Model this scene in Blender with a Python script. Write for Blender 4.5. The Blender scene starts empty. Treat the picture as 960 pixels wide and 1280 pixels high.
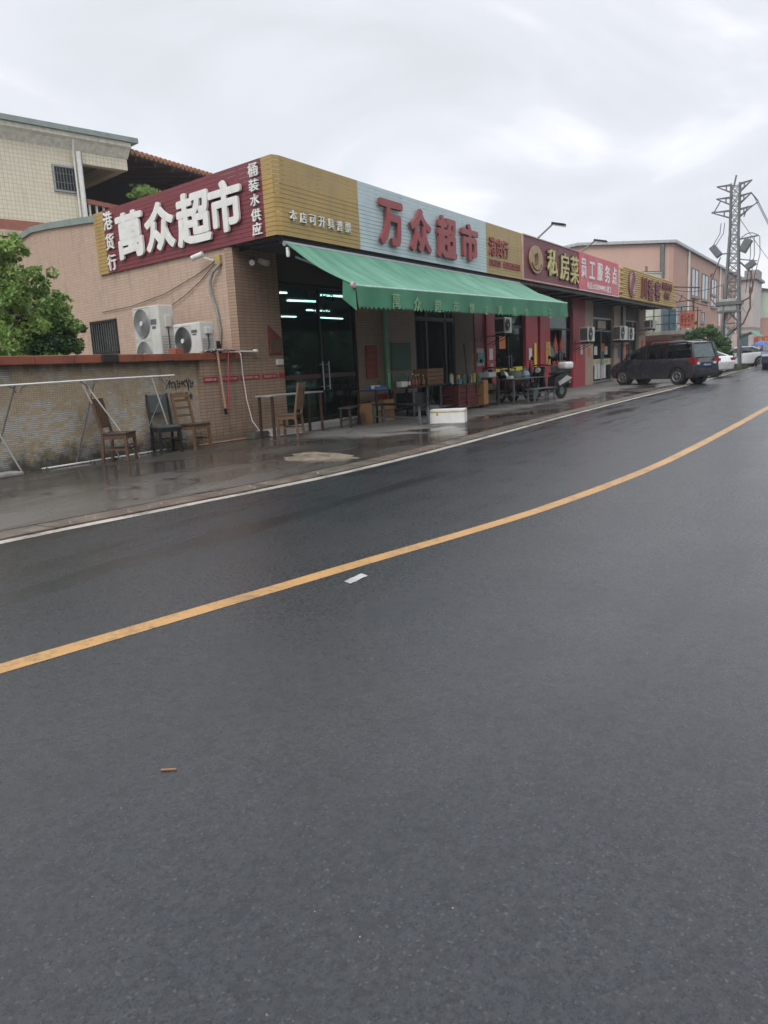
import bpy, bmesh, math, random
import numpy as np
from mathutils import Vector, Matrix
R_ = random.Random(7)
PI = math.pi
S = bpy.context.scene
COL = S.collection

# ---------------------------------------------------------------- camera
cd = bpy.data.cameras.new('camera')
cam = bpy.data.objects.new('camera', cd); COL.objects.link(cam)
cd.sensor_fit = 'VERTICAL'; cd.sensor_height = 24.0; cd.lens = 18.0
cd.clip_start = 0.1; cd.clip_end = 3000
rt = Vector((0.5171321, -0.8544045, -0.0506698))
dn = Vector((-0.1845657, -0.0535103, -0.9813624))
fw = Vector((0.8357691, 0.5168459, -0.1853656))
M = Matrix((rt, -dn, -fw)).transposed().to_4x4()
M.translation = Vector((0, 0, 1.3))
cam.matrix_world = M
S.camera = cam

# ---------------------------------------------------------------- world, sun, exposure
W = bpy.data.worlds.new('World'); S.world = W; W.use_nodes = True
nt = W.node_tree; nt.nodes.clear()
SUN_EL, SUN_AZ = math.radians(46), math.radians(196)     # azimuth of the sun in the XY plane
out = nt.nodes.new('ShaderNodeOutputWorld'); bg = nt.nodes.new('ShaderNodeBackground')
bg.inputs[1].default_value = 0.1
sky = nt.nodes.new('ShaderNodeTexSky'); sky.sky_type = 'NISHITA'; sky.sun_disc = False
sky.sun_elevation = SUN_EL; sky.sun_rotation = math.radians(90) - SUN_AZ
tc = nt.nodes.new('ShaderNodeTexCoord')
sep = nt.nodes.new('ShaderNodeSeparateXYZ'); nt.links.new(tc.outputs['Generated'], sep.inputs[0])
mp = nt.nodes.new('ShaderNodeMapping'); mp.inputs['Scale'].default_value = (1.0, 1.0, 2.6); mp.inputs['Location'].default_value = (0.35, 0.2, 0.1)
nt.links.new(tc.outputs['Generated'], mp.inputs[0])
n1 = nt.nodes.new('ShaderNodeTexNoise'); n1.inputs['Scale'].default_value = 2.3; n1.inputs['Detail'].default_value = 6; n1.inputs['Roughness'].default_value = 0.48; n1.inputs['Distortion'].default_value = 0.9
nt.links.new(mp.outputs[0], n1.inputs['Vector'])
cr = nt.nodes.new('ShaderNodeValToRGB')
cr.color_ramp.elements[0].position = 0.36; cr.color_ramp.elements[0].color = (7.25, 7.55, 7.95, 1)
cr.color_ramp.elements[1].position = 0.60; cr.color_ramp.elements[1].color = (9.9, 10.0, 10.5, 1)
e = cr.color_ramp.elements.new(0.5); e.color = (8.1, 8.3, 8.85, 1)
nt.links.new(n1.outputs['Fac'], cr.inputs[0])
# an overcast sky is brighter towards the zenith
mr = nt.nodes.new('ShaderNodeMapRange'); mr.inputs['From Min'].default_value = 0.38; mr.inputs['From Max'].default_value = 1.0
mr.inputs['To Min'].default_value = 1.0; mr.inputs['To Max'].default_value = 2.0
nt.links.new(sep.outputs['Z'], mr.inputs['Value'])
vm = nt.nodes.new('ShaderNodeVectorMath'); vm.operation = 'SCALE'
nt.links.new(cr.outputs[0], vm.inputs[0]); nt.links.new(mr.outputs[0], vm.inputs['Scale'])
mx = nt.nodes.new('ShaderNodeMixRGB'); mx.inputs[0].default_value = 0.93
nt.links.new(sky.outputs[0], mx.inputs[1]); nt.links.new(vm.outputs[0], mx.inputs[2])
nt.links.new(mx.outputs[0], bg.inputs[0]); nt.links.new(bg.outputs[0], out.inputs[0])

sd = bpy.data.lights.new('sun', 'SUN'); sd.energy = 1.4; sd.angle = math.radians(35); sd.color = (1.0, 0.97, 0.93)
sun = bpy.data.objects.new('sun', sd); COL.objects.link(sun)
sv = Vector((math.cos(SUN_EL) * math.cos(SUN_AZ), math.cos(SUN_EL) * math.sin(SUN_AZ), math.sin(SUN_EL)))
sun.rotation_euler = (-sv).to_track_quat('-Z', 'Y').to_euler(); sun.location = sv * 50
S.view_settings.view_transform = 'Standard'; S.view_settings.look = 'None'
S.view_settings.exposure = 0.14; S.view_settings.gamma = 1.0; S.view_settings.use_curve_mapping = False
S.render.engine = 'CYCLES'
S.cycles.use_denoising = True
S.cycles.max_bounces = 8; S.cycles.transparent_max_bounces = 16

# ---------------------------------------------------------------- materials
MATS = {}
def hexc(r, g, b):
    f = lambda c: ((c / 255 + 0.055) / 1.055) ** 2.4 if c > 10 else c / 255 / 12.92
    return (f(r), f(g), f(b))
class NT:
    def __init__(s, name):
        s.m = bpy.data.materials.new(name); s.m.use_nodes = True; s.t = s.m.node_tree; s.t.nodes.clear()
        s.o = s.t.nodes.new('ShaderNodeOutputMaterial'); s.p = s.t.nodes.new('ShaderNodeBsdfPrincipled')
        s.t.links.new(s.p.outputs[0], s.o.inputs[0])
    def n(s, kind, **kw):
        x = s.t.nodes.new('ShaderNode' + kind)
        for k, v in kw.items():
            if k.startswith('i_'):
                x.inputs[k[2:].replace('_', ' ')].default_value = v
            else: setattr(x, k, v)
        return x
    def l(s, a, b): s.t.links.new(a, b)
    def math(s, op, a, b=None, clamp=False):
        x = s.n('Math', operation=op, use_clamp=clamp)
        for i, v in enumerate((a, b)):
            if v is None: continue
            if isinstance(v, (int, float)): x.inputs[i].default_value = v
            else: s.l(v, x.inputs[i])
        return x.outputs[0]
    def mix(s, f, a, b, bt='MIX'):
        x = s.n('MixRGB', blend_type=bt)
        for i, v in enumerate((f, a, b)):
            if isinstance(v, (int, float)): x.inputs[i].default_value = v
            elif isinstance(v, tuple): x.inputs[i].default_value = (*v, 1)[:4]
            else: s.l(v, x.inputs[i])
        return x.outputs[0]
    def noise(s, vec, scale, detail=4, rough=0.55, dist=0.0):
        x = s.n('TexNoise'); x.inputs['Scale'].default_value = scale; x.inputs['Detail'].default_value = detail
        x.inputs['Roughness'].default_value = rough; x.inputs['Distortion'].default_value = dist
        s.l(vec, x.inputs['Vector']); return x.outputs['Fac']
    def ramp(s, f, a, b, lo=0.0, hi=1.0):
        x = s.n('MapRange'); s.l(f, x.inputs['Value'])
        x.inputs['From Min'].default_value = a; x.inputs['From Max'].default_value = b
        x.inputs['To Min'].default_value = lo; x.inputs['To Max'].default_value = hi
        return x.outputs[0]
    def bump(s, h, strength=0.3, dist=0.01):
        x = s.n('Bump'); x.inputs['Strength'].default_value = strength; x.inputs['Distance'].default_value = dist
        s.l(h, x.inputs['Height']); s.l(x.outputs[0], s.p.inputs['Normal']); return x
    def coords(s, scale=(1, 1, 1)):
        g = s.n('TexCoord'); m = s.n('Mapping'); m.inputs['Scale'].default_value = scale
        s.l(g.outputs['Object'], m.inputs[0]); return m.outputs[0]

def mat(name, rgb, rough=0.55, metal=0.0, var=0.25, scale=6.0, bump=0.15, dirt=0.0, spec=0.5, coat=0.0, fine=60.0):
    if name in MATS: return MATS[name]
    a = NT(name); v = a.coords()
    big = a.noise(v, scale, 5); sm = a.noise(v, fine, 3)
    c = a.mix(a.ramp(big, 0.3, 0.7), tuple(x * (1 - var) for x in rgb), tuple(min(1, x * (1 + var * 0.6)) for x in rgb))
    c = a.mix(a.ramp(sm, 0.35, 0.75, 0, 0.3), c, tuple(x * 0.7 for x in rgb))
    if dirt > 0:
        d = a.noise(a.coords((1.5, 1.5, 0.5)), 2.2, 8, 0.7)
        c = a.mix(a.ramp(d, 0.5, 0.72, 0, dirt), c, (0.035, 0.03, 0.024))
    a.l(c, a.p.inputs['Base Color'])
    r = a.ramp(big, 0.3, 0.7, max(0.02, rough - 0.1), min(1, rough + 0.1)); a.l(r, a.p.inputs['Roughness'])
    a.p.inputs['Metallic'].default_value = metal; a.p.inputs['Specular IOR Level'].default_value = spec
    a.p.inputs['Coat Weight'].default_value = coat; a.p.inputs['Coat Roughness'].default_value = 0.06
    if bump: a.bump(sm, bump, 0.004)
    MATS[name] = a.m; return a.m

def brick_mat(name, c1, c2, mortar, bw, bh, axis='x', mortar_size=0.006, offset=0.5, stain=0.5, rough=0.5, stain_col=(0.09, 0.075, 0.06), lowgrime=0.0):
    a = NT(name); g = a.n('TexCoord'); sp = a.n('SeparateXYZ'); a.l(g.outputs['Object'], sp.inputs[0])
    cb = a.n('CombineXYZ')
    if axis == 'x': a.l(sp.outputs['X'], cb.inputs[0])
    else: a.l(sp.outputs['Y'], cb.inputs[0])
    a.l(sp.outputs['Z'], cb.inputs[1])
    b = a.n('TexBrick'); a.l(cb.outputs[0], b.inputs['Vector'])
    b.offset = offset; b.inputs['Scale'].default_value = 1; b.inputs['Brick Width'].default_value = bw; b.inputs['Row Height'].default_value = bh
    b.inputs['Mortar Size'].default_value = mortar_size; b.inputs['Mortar Smooth'].default_value = 0.1; b.inputs['Bias'].default_value = 0
    b.inputs['Color1'].default_value = (*c1, 1); b.inputs['Color2'].default_value = (*c2, 1); b.inputs['Mortar'].default_value = (*mortar, 1)
    v = a.coords()
    big = a.noise(v, 0.8, 6, 0.6); mid = a.noise(a.coords((3, 3, 0.6)), 1.6, 7, 0.65)
    c = a.mix(a.ramp(big, 0.35, 0.7, 0, 0.22), b.outputs['Color'], tuple(x * 0.62 for x in c1))
    c = a.mix(a.ramp(mid, 0.52, 0.75, 0, stain), c, stain_col)
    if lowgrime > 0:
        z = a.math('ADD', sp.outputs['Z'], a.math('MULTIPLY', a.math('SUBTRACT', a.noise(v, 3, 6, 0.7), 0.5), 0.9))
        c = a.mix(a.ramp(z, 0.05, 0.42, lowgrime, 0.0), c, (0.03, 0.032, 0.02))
    a.l(c, a.p.inputs['Base Color']); a.p.inputs['Roughness'].default_value = rough
    a.bump(a.math('SUBTRACT', 1.0, b.outputs['Fac']), 0.5, 0.004)
    MATS[name] = a.m; return a.m

# wet asphalt
def make_asphalt():
    a = NT('asphalt_wet'); v = a.coords()
    fine = a.noise(v, 150, 4, 0.8); mid = a.noise(v, 1.3, 6, 0.6); lane = a.noise(a.coords((0.14, 1.3, 1)), 1.0, 5, 0.6, 0.3)
    vo = a.n('TexVoronoi'); vo.inputs['Scale'].default_value = 150; a.l(v, vo.inputs['Vector'])
    agg = a.n('SeparateXYZ'); a.l(vo.outputs['Color'], agg.inputs[0])
    c = a.mix(a.ramp(fine, 0.40, 0.60), (0.0035, 0.0048, 0.0066), (0.030, 0.0355, 0.043))
    c = a.mix(a.ramp(mid, 0.35, 0.7, 0, 0.55), c, (0.010, 0.0125, 0.017))
    c = a.mix(a.ramp(a.noise(v, 0.45, 5, 0.6), 0.45, 0.65, 0, 0.35), c, (0.030, 0.029, 0.026))
    c = a.mix(a.ramp(a.noise(v, 14, 5, 0.7), 0.5, 0.72, 0, 0.45), c, (0.036, 0.036, 0.033))
    g45 = a.noise(v, 42, 3, 0.75); g20 = a.noise(v, 19, 3, 0.7)
    c = a.mix(a.ramp(g45, 0.42, 0.58, 0, 0.45), c, (0.046, 0.050, 0.056)); c = a.mix(a.ramp(g20, 0.5, 0.62, 0, 0.4), c, (0.006, 0.007, 0.009))
    c = a.mix(a.ramp(agg.outputs[0], 0.94, 1.0, 0, 0.4), c, (0.11, 0.11, 0.11))
    for sc_i, th, keep, colr in ((58, 0.13, 0.84, (0.20, 0.19, 0.17)), (26, 0.05, 0.86, (0.42, 0.38, 0.31)), (70, 0.2, 0.86, (0.003, 0.003, 0.004))):
        wvv = a.n('VectorMath', operation='ADD'); nzz = a.n('TexNoise'); nzz.inputs['Scale'].default_value = 70; a.l(v, nzz.inputs['Vector']); s2 = a.n('VectorMath', operation='SCALE'); s2.inputs['Scale'].default_value = 0.02; a.l(nzz.outputs['Color'], s2.inputs[0]); a.l(v, wvv.inputs[0]); a.l(s2.outputs[0], wvv.inputs[1])
        vs = a.n('TexVoronoi'); vs.inputs['Scale'].default_value = sc_i; a.l(wvv.outputs[0], vs.inputs['Vector'])
        sp2 = a.n('SeparateXYZ'); a.l(vs.outputs['Color'], sp2.inputs[0])
        rad_ = a.math('MULTIPLY', sp2.outputs[1], th)
        clus = a.ramp(a.noise(v, 1.8, 4, 0.6), 0.40, 0.62, 0.25, 1.0)
        speck = a.math('MULTIPLY', a.math('MULTIPLY', a.math('LESS_THAN', vs.outputs['Distance'], rad_), a.math('GREATER_THAN', sp2.outputs[0], keep)), clus)
        c = a.mix(a.math('MULTIPLY', speck, 0.8), c, colr)
    # the strip along the edge stays wetter and darker
    g = a.n('TexCoord'); sp = a.n('SeparateXYZ'); a.l(g.outputs['Object'], sp.inputs[0])
    edge = a.ramp(a.math('ADD', sp.outputs['Y'], a.math('MULTIPLY', a.math('SUBTRACT', lane, 0.5), 5.0)), 3.2, 5.6)
    c = a.mix(a.math('MULTIPLY', edge, 0.28), c, (0.016, 0.016, 0.018))
    a.l(c, a.p.inputs['Base Color'])
    r = a.ramp(a.math('ADD', a.math('MULTIPLY', lane, 0.6), a.math('MULTIPLY', mid, 0.4)), 0.35, 0.65, 0.24, 0.36)
    r = a.math('SUBTRACT', r, a.math('MULTIPLY', a.math('MULTIPLY', edge, a.ramp(lane, 0.5, 0.62)), 0.2))
    r = a.math('ADD', r, a.math('MULTIPLY', a.math('SUBTRACT', g45, 0.5), 0.45))
    a.l(r, a.p.inputs['Roughness']); a.p.inputs['Specular IOR Level'].default_value = 0.5
    h = a.math('ADD', a.math('MULTIPLY', fine, 0.7), a.math('ADD', a.math('MULTIPLY', vo.outputs['Distance'], 0.8), a.math('MULTIPLY', g45, 1.2)))
    a.bump(h, 0.18, 0.003); return a.m
ASPH = make_asphalt()

def make_pavement():
    a = NT('pavement_wet'); v = a.coords()
    g = a.n('TexCoord'); sp = a.n('SeparateXYZ'); a.l(g.outputs['Object'], sp.inputs[0])
    fine = a.noise(v, 60, 4, 0.7); mid = a.noise(v, 0.9, 7, 0.62, 0.4); big = a.noise(a.coords((0.35, 0.8, 1)), 0.9, 5, 0.6, 0.6)
    # dry strip below the awning and canopies
    dx = a.ramp(sp.outputs['X'], 11.9, 12.7)
    dy = a.ramp(a.math('ADD', sp.outputs['Y'], a.math('MULTIPLY', a.math('SUBTRACT', mid, 0.5), 2.4)), 7.45, 8.0)
    dry = a.math('MULTIPLY', dx, dy)
    wet = a.mix(a.ramp(mid, 0.3, 0.7), (0.017, 0.0155, 0.0135), (0.058, 0.050, 0.042))
    wet = a.mix(a.ramp(big, 0.45, 0.62, 0, 0.6), wet, (0.085, 0.078, 0.070))
    kb = a.math('MULTIPLY', a.ramp(a.math('ADD', sp.outputs['Y'], a.math('MULTIPLY', a.math('SUBTRACT', big, 0.5), 3.5)), 8.6, 7.4), a.ramp(sp.outputs['X'], 9.5, 6.0))
    wet = a.mix(a.math('MULTIPLY', kb, 0.8), wet, (0.145, 0.135, 0.122))
    c = a.mix(dry, wet, a.mix(a.ramp(mid, 0.3, 0.7), (0.115, 0.108, 0.098), (0.195, 0.185, 0.17)))
    red = a.math('MULTIPLY', a.ramp(sp.outputs['Y'], 7.3, 6.5), a.math('MULTIPLY', a.ramp(a.noise(v, 1.7, 5, 0.6), 0.5, 0.62), a.ramp(sp.outputs['X'], 10, 14)))
    c = a.mix(a.math('MULTIPLY', red, 0.55), c, (0.12, 0.055, 0.04))
    # cracks
    vo = a.n('TexVoronoi', feature='DISTANCE_TO_EDGE'); vo.inputs['Scale'].default_value = 0.42
    wv = a.n('VectorMath', operation='ADD'); nz = a.n('TexNoise'); nz.inputs['Scale'].default_value = 1.6; nz.inputs['Detail'].default_value = 6; a.l(v, nz.inputs['Vector'])
    sc = a.n('VectorMath', operation='SCALE'); sc.inputs['Scale'].default_value = 0.9; a.l(nz.outputs['Color'], sc.inputs[0])
    a.l(v, wv.inputs[0]); a.l(sc.outputs[0], wv.inputs[1]); a.l(wv.outputs[0], vo.inputs['Vector'])
    crack = a.math('MULTIPLY', a.math('LESS_THAN', vo.outputs['Distance'], 0.007), a.ramp(a.noise(v, 0.5, 2), 0.42, 0.5))
    c = a.mix(a.math('MULTIPLY', crack, 0.85), c, (0.008, 0.008, 0.007))
    c = a.mix(a.ramp(fine, 0.45, 0.75, 0, 0.35), c, (0.02, 0.018, 0.016))
    a.l(c, a.p.inputs['Base Color'])
    pud = a.ramp(a.noise(a.coords((0.5, 1.0, 1)), 0.85, 4, 0.5, 0.5), 0.42, 0.56)
    wr = a.ramp(pud, 0, 1, 0.34, 0.09)
    rr = a.math('ADD', a.math('MULTIPLY', a.math('SUBTRACT', 1.0, dry), wr), a.math('MULTIPLY', dry, 0.75))
    a.l(rr, a.p.inputs['Roughness']); a.p.inputs['Specular IOR Level'].default_value = 0.5
    hb = a.math('MULTIPLY', a.math('ADD', fine, a.math('MULTIPLY', a.noise(v, 9, 4), 1.4)), a.ramp(pud, 0, 1, 1.0, 0.12))
    a.bump(hb, 0.4, 0.006); return a.m
PAVE = make_pavement()

def make_mosaic():
    a = NT('worn_mosaic_tiles'); g = a.n('TexCoord'); sp = a.n('SeparateXYZ'); a.l(g.outputs['Object'], sp.inputs[0])
    cb = a.n('CombineXYZ'); a.l(sp.outputs['X'], cb.inputs[0]); a.l(sp.outputs['Z'], cb.inputs[1])
    b = a.n('TexBrick'); a.l(cb.outputs[0], b.inputs['Vector']); b.offset = 0.0
    b.inputs['Scale'].default_value = 1; b.inputs['Brick Width'].default_value = 0.046; b.inputs['Row Height'].default_value = 0.03
    b.inputs['Mortar Size'].default_value = 0.003; b.inputs['Color1'].default_value = (0.47, 0.37, 0.24, 1); b.inputs['Color2'].default_value = (0.37, 0.295, 0.195, 1); b.inputs['Mortar'].default_value = (0.24, 0.195, 0.14, 1)
    sn = a.n('VectorMath', operation='SNAP'); a.l(cb.outputs[0], sn.inputs[0]); sn.inputs[1].default_value = (0.092, 0.03, 1)
    pn = a.noise(sn.outputs[0], 2.2, 6, 0.75); pw = a.n('TexWhiteNoise'); a.l(sn.outputs[0], pw.inputs['Vector'])
    low = a.ramp(sp.outputs['Z'], 0.1, 1.3, 0.10, -0.02)
    gone = a.ramp(a.math('ADD', a.math('ADD', pn, low), a.math('MULTIPLY', pw.outputs['Value'], 0.22)), 0.685, 0.695)
    lines = a.math('LESS_THAN', a.math('FRACT', a.math('MULTIPLY', sp.outputs['Z'], 33.0)), 0.3)
    bare = a.mix(lines, (0.46, 0.445, 0.415), a.mix(a.noise(a.coords(), 40, 3), (0.14, 0.13, 0.11), (0.26, 0.24, 0.21)))
    c = a.mix(gone, b.outputs['Color'], bare)
    c = a.mix(a.ramp(a.noise(a.coords((0.7, 1, 1.2)), 1.7, 7, 0.7), 0.50, 0.75, 0, 0.4), c, (0.19, 0.16, 0.12))
    c = a.mix(a.ramp(a.noise(a.coords((5, 1, 0.5)), 1.3, 6, 0.7), 0.55, 0.75, 0, 0.5), c, (0.07, 0.06, 0.045))
    holes = a.ramp(a.noise(a.coords(), 9, 3, 0.6), 0.71, 0.74); c = a.mix(holes, c, (0.02, 0.018, 0.015))
    v = a.coords()
    z = a.math('ADD', sp.outputs['Z'], a.math('MULTIPLY', a.math('SUBTRACT', a.noise(v, 3.5, 7, 0.75), 0.5), 1.0))
    c = a.mix(a.ramp(z, 0.05, 0.38, 0.9, 0.0), c, (0.022, 0.026, 0.014))
    top = a.ramp(a.math('ADD', sp.outputs['Z'], a.math('MULTIPLY', a.noise(a.coords((4, 4, 0.3)), 2, 5), 0.35)), 1.62, 1.78, 0, 0.6)
    c = a.mix(top, c, (0.04, 0.035, 0.028))
    a.l(c, a.p.inputs['Base Color']); a.p.inputs['Roughness'].default_value = 0.55
    a.bump(a.math('SUBTRACT', a.math('SUBTRACT', 1.0, b.outputs['Fac']), gone), 0.6, 0.005); return a.m
MOSA = make_mosaic()

def glass_mat(name, tint, gloss=0.10, trans=0.8):
    a = NT(name); t = a.t
    tr = a.n('BsdfTransparent'); tr.inputs[0].default_value = (*tint, 1)
    gl = a.n('BsdfGlossy'); gl.inputs['Roughness'].default_value = 0.03; gl.inputs[0].default_value = (0.85, 0.95, 0.92, 1)
    fr = a.n('Fresnel'); fr.inputs[0].default_value = 1.5
    f = a.math('ADD', a.math('MULTIPLY', fr.outputs[0], 0.35), gloss * 0.1)
    ms = a.n('MixShader'); a.l(f, ms.inputs[0]); a.l(tr.outputs[0], ms.inputs[1]); a.l(gl.outputs[0], ms.inputs[2])
    a.l(ms.outputs[0], a.o.inputs[0]); t.nodes.remove(a.p); MATS[name] = a.m; return a.m

def emis(name, rgb, s):
    a = NT(name); a.p.inputs['Emission Color'].default_value = (*rgb, 1); a.p.inputs['Emission Strength'].default_value = s
    a.p.inputs['Base Color'].default_value = (*rgb, 1); return a.m

def leaf_mat(name, c1, c2, c3):
    a = NT(name); gm = a.n('NewGeometry'); v = a.coords()
    c = a.mix(gm.outputs['Random Per Island'], c1, c2)
    c = a.mix(a.ramp(a.noise(v, 1.4, 3), 0.42, 0.62, 0, 0.75), c, c3)
    a.l(c, a.p.inputs['Base Color']); a.p.inputs['Roughness'].default_value = 0.5
    tl = a.n('BsdfTranslucent'); a.l(c, tl.inputs[0]); ms = a.n('MixShader'); ms.inputs[0].default_value = 0.3
    a.l(a.p.outputs[0], ms.inputs[1]); a.l(tl.outputs[0], ms.inputs[2]); a.l(ms.outputs[0], a.o.inputs[0]); return a.m

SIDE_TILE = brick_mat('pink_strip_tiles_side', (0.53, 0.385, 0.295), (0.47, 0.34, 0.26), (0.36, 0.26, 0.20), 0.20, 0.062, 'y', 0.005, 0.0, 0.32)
FRONT_TILE = brick_mat('pink_strip_tiles_shaded', (0.38, 0.26, 0.18), (0.32, 0.22, 0.155), (0.16, 0.11, 0.08), 0.20, 0.062, 'x', 0.006, 0.0, 0.35, lowgrime=0.35)  # pink tiles again, with the canopy's shade put into a darker copy
CREAM_TILE = brick_mat('cream_square_tiles', (0.70, 0.65, 0.50), (0.66, 0.60, 0.46), (0.42, 0.385, 0.29), 0.14, 0.14, 'x', 0.007, 0.0, 0.15)
PINK_WALL_X = mat('pink_render_long', (0.50, 0.30, 0.24), 0.8, var=0.12, scale=0.35, dirt=0.22, bump=0.1, fine=20)
PINK_END = mat('pink_render_end', (0.56, 0.37, 0.30), 0.8, var=0.10, scale=0.3, dirt=0.12, bump=0.1, fine=20)
CONC = mat('concrete', (0.30, 0.285, 0.26), 0.8, var=0.3, scale=2, dirt=0.35)
CONC_LT = mat('pale_concrete', (0.46, 0.45, 0.42), 0.75, var=0.2, scale=2, dirt=0.2)
CONC_DK = mat('dark_soffit', (0.085, 0.088, 0.088), 0.8, var=0.3, scale=1.5, dirt=0.4)  # dark grey tone for the canopy underside
GREYGREEN = mat('grey_green_flashing', (0.24, 0.29, 0.27), 0.55, var=0.15, dirt=0.25)
CAPRED = mat('wet_red_tile_cap', (0.28, 0.088, 0.052), 0.35, var=0.25, scale=3, dirt=0.45)
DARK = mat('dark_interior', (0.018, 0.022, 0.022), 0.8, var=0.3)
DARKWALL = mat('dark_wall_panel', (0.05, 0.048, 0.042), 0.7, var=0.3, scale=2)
REDP = mat('red_painted_pillar', (0.42, 0.035, 0.05), 0.5, var=0.25, scale=2, dirt=0.3)
BEIGEP = mat('beige_tiled_pillar', (0.42, 0.31, 0.235), 0.55, var=0.15, scale=2, dirt=0.2)
ALU = mat('dull_aluminium', (0.33, 0.35, 0.36), 0.4, 0.7, var=0.2)
DKMETAL = mat('dark_metal', (0.035, 0.036, 0.038), 0.45, 0.6, var=0.3)
GALV = mat('galvanised_steel', (0.17, 0.18, 0.18), 0.5, 0.5, var=0.25, scale=3)
RUST = mat('rusty_steel', (0.17, 0.09, 0.06), 0.75, 0.2, var=0.4, scale=12)
WHITEP = mat('white_plastic', (0.70, 0.70, 0.67), 0.45, var=0.12, dirt=0.25)
ACW = mat('weathered_white_casing', (0.62, 0.62, 0.58), 0.45, var=0.14, scale=3, dirt=0.28)
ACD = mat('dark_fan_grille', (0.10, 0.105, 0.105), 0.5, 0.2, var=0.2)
ACG = mat('grey_fan_grille', (0.30, 0.305, 0.30), 0.5, 0.2, var=0.2)
MAROON = mat('maroon_slats', (0.205, 0.038, 0.052), 0.42, var=0.16, scale=1.5, dirt=0.2)
OCHRE = mat('ochre_slats', (0.42, 0.285, 0.095), 0.42, var=0.14, scale=1.5, dirt=0.2)
PALEBLUE = mat('pale_blue_slats', (0.50, 0.60, 0.63), 0.42, var=0.10, scale=1.5, dirt=0.14)
WHITEL = mat('white_letter', (0.80, 0.80, 0.76), 0.4, var=0.08, dirt=0.12)
REDL = mat('red_letter', (0.30, 0.05, 0.055), 0.4, var=0.15, scale=4)
GOLDL = mat('gold_letter', (0.60, 0.55, 0.22), 0.4, 0.2, var=0.2)
DKEDGE = mat('dark_backing', (0.03, 0.028, 0.026), 0.5, var=0.2)
SIGNRED = mat('red_vinyl', (0.60, 0.055, 0.085), 0.35, var=0.1, scale=2, dirt=0.1)
AWN0 = mat('mint_awning_canvas', (0.17, 0.46, 0.33), 0.6, var=0.20, scale=1.3, dirt=0.12, bump=0.05)
def awning_mat():
    a = NT('mint_awning_canvas_wet'); v = a.coords((1.0, 0.16, 0.16)); st = a.noise(v, 3.0, 7, 0.65, 0.4); sk = a.noise(a.coords((1, 1, 1)), 1.1, 4)
    g = a.n('TexCoord'); sp = a.n('SeparateXYZ'); a.l(g.outputs['Object'], sp.inputs[0])
    c = a.mix(a.ramp(st, 0.35, 0.68), (0.050, 0.215, 0.135), (0.155, 0.37, 0.26)); c = a.mix(a.ramp(sk, 0.45, 0.7, 0, 0.5), c, (0.16, 0.43, 0.28))
    seam = a.math('LESS_THAN', a.math('FRACT', a.math('MULTIPLY', sp.outputs['X'], 0.667)), 0.012); c = a.mix(a.math('MULTIPLY', seam, 0.6), c, (0.06, 0.22, 0.14))
    a.l(c, a.p.inputs['Base Color']); a.p.inputs['Roughness'].default_value = 0.5; a.bump(st, 0.5, 0.03)
    tl = a.n('BsdfTranslucent'); a.l(c, tl.inputs[0]); ms = a.n('MixShader'); ms.inputs[0].default_value = 0.12
    a.l(a.p.outputs[0], ms.inputs[1]); a.l(tl.outputs[0], ms.inputs[2]); a.l(ms.outputs[0], a.o.inputs[0]); return a.m
AWN = awning_mat()
VAL = mat('green_valance_canvas', (0.05, 0.20, 0.115), 0.7, var=0.22, scale=2.5, dirt=0.12, bump=0.05)
VTXT = mat('faded_valance_print', (0.24, 0.40, 0.23), 0.7, var=0.3, scale=20)
WOOD = mat('brown_wood', (0.11, 0.058, 0.033), 0.5, var=0.4, scale=14)
WOODL = mat('honey_wood', (0.15, 0.085, 0.045), 0.5, var=0.35, scale=14)
WOODD = mat('dark_wet_wood', (0.055, 0.032, 0.022), 0.4, var=0.4, scale=14)
BLK = mat('black_paint', (0.012, 0.013, 0.014), 0.4, var=0.3)
RUBBER = mat('rubber', (0.014, 0.014, 0.014), 0.8, var=0.2)
TEAL = mat('teal_grey_cloth', (0.055, 0.068, 0.068), 0.7, var=0.2)
FOAM = mat('white_foam', (0.80, 0.80, 0.77), 0.7, var=0.06, dirt=0.15)
CARD = mat('cardboard', (0.30, 0.17, 0.08), 0.8, var=0.2, scale=5)
CRATE = mat('dark_red_crate', (0.17, 0.02, 0.028), 0.5, var=0.25)
YEL = mat('yellow_vinyl', (0.72, 0.62, 0.05), 0.5, var=0.12)
ORNG = mat('orange_paper', (0.62, 0.20, 0.06), 0.7, var=0.15)
BLUE = mat('blue_plastic', (0.05, 0.13, 0.42), 0.5, var=0.2)
GREENP = mat('mint_green', (0.17, 0.38, 0.26), 0.6, var=0.2, dirt=0.2)  # soft green for the drainpipe, door lettering and kiosk pane
GREENB = mat('green_bottle', (0.03, 0.32, 0.06), 0.2, var=0.2)
REDS = mat('red_sticker', (0.34, 0.025, 0.045), 0.45, var=0.2, scale=10)
ROOFT = mat('orange_roof_tile', (0.34, 0.15, 0.08), 0.7, var=0.3, scale=4, bump=0.4)
TREAD = mat('tree_bark', (0.10, 0.08, 0.06), 0.9, var=0.3)
GLASSG = glass_mat('green_tinted_glass', (0.40, 0.56, 0.53))
GLASSD = glass_mat('dark_tinted_glass', (0.35, 0.38, 0.40))
CARGL = glass_mat('car_glass', (0.50, 0.53, 0.55), 0.6)
BLUEGL = mat('blue_reflective_pane', (0.09, 0.16, 0.19), 0.15, 0.0, var=0.2, spec=0.8)
TUBE = emis('fluorescent_tube', (0.93, 1.0, 0.97), 9.0)
LEAF = leaf_mat('bright_leaves', (0.09, 0.19, 0.04), (0.21, 0.35, 0.08), (0.32, 0.44, 0.12))
LEAFD = leaf_mat('dark_leaves', (0.022, 0.07, 0.022), (0.045, 0.12, 0.035), (0.06, 0.14, 0.03))
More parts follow.
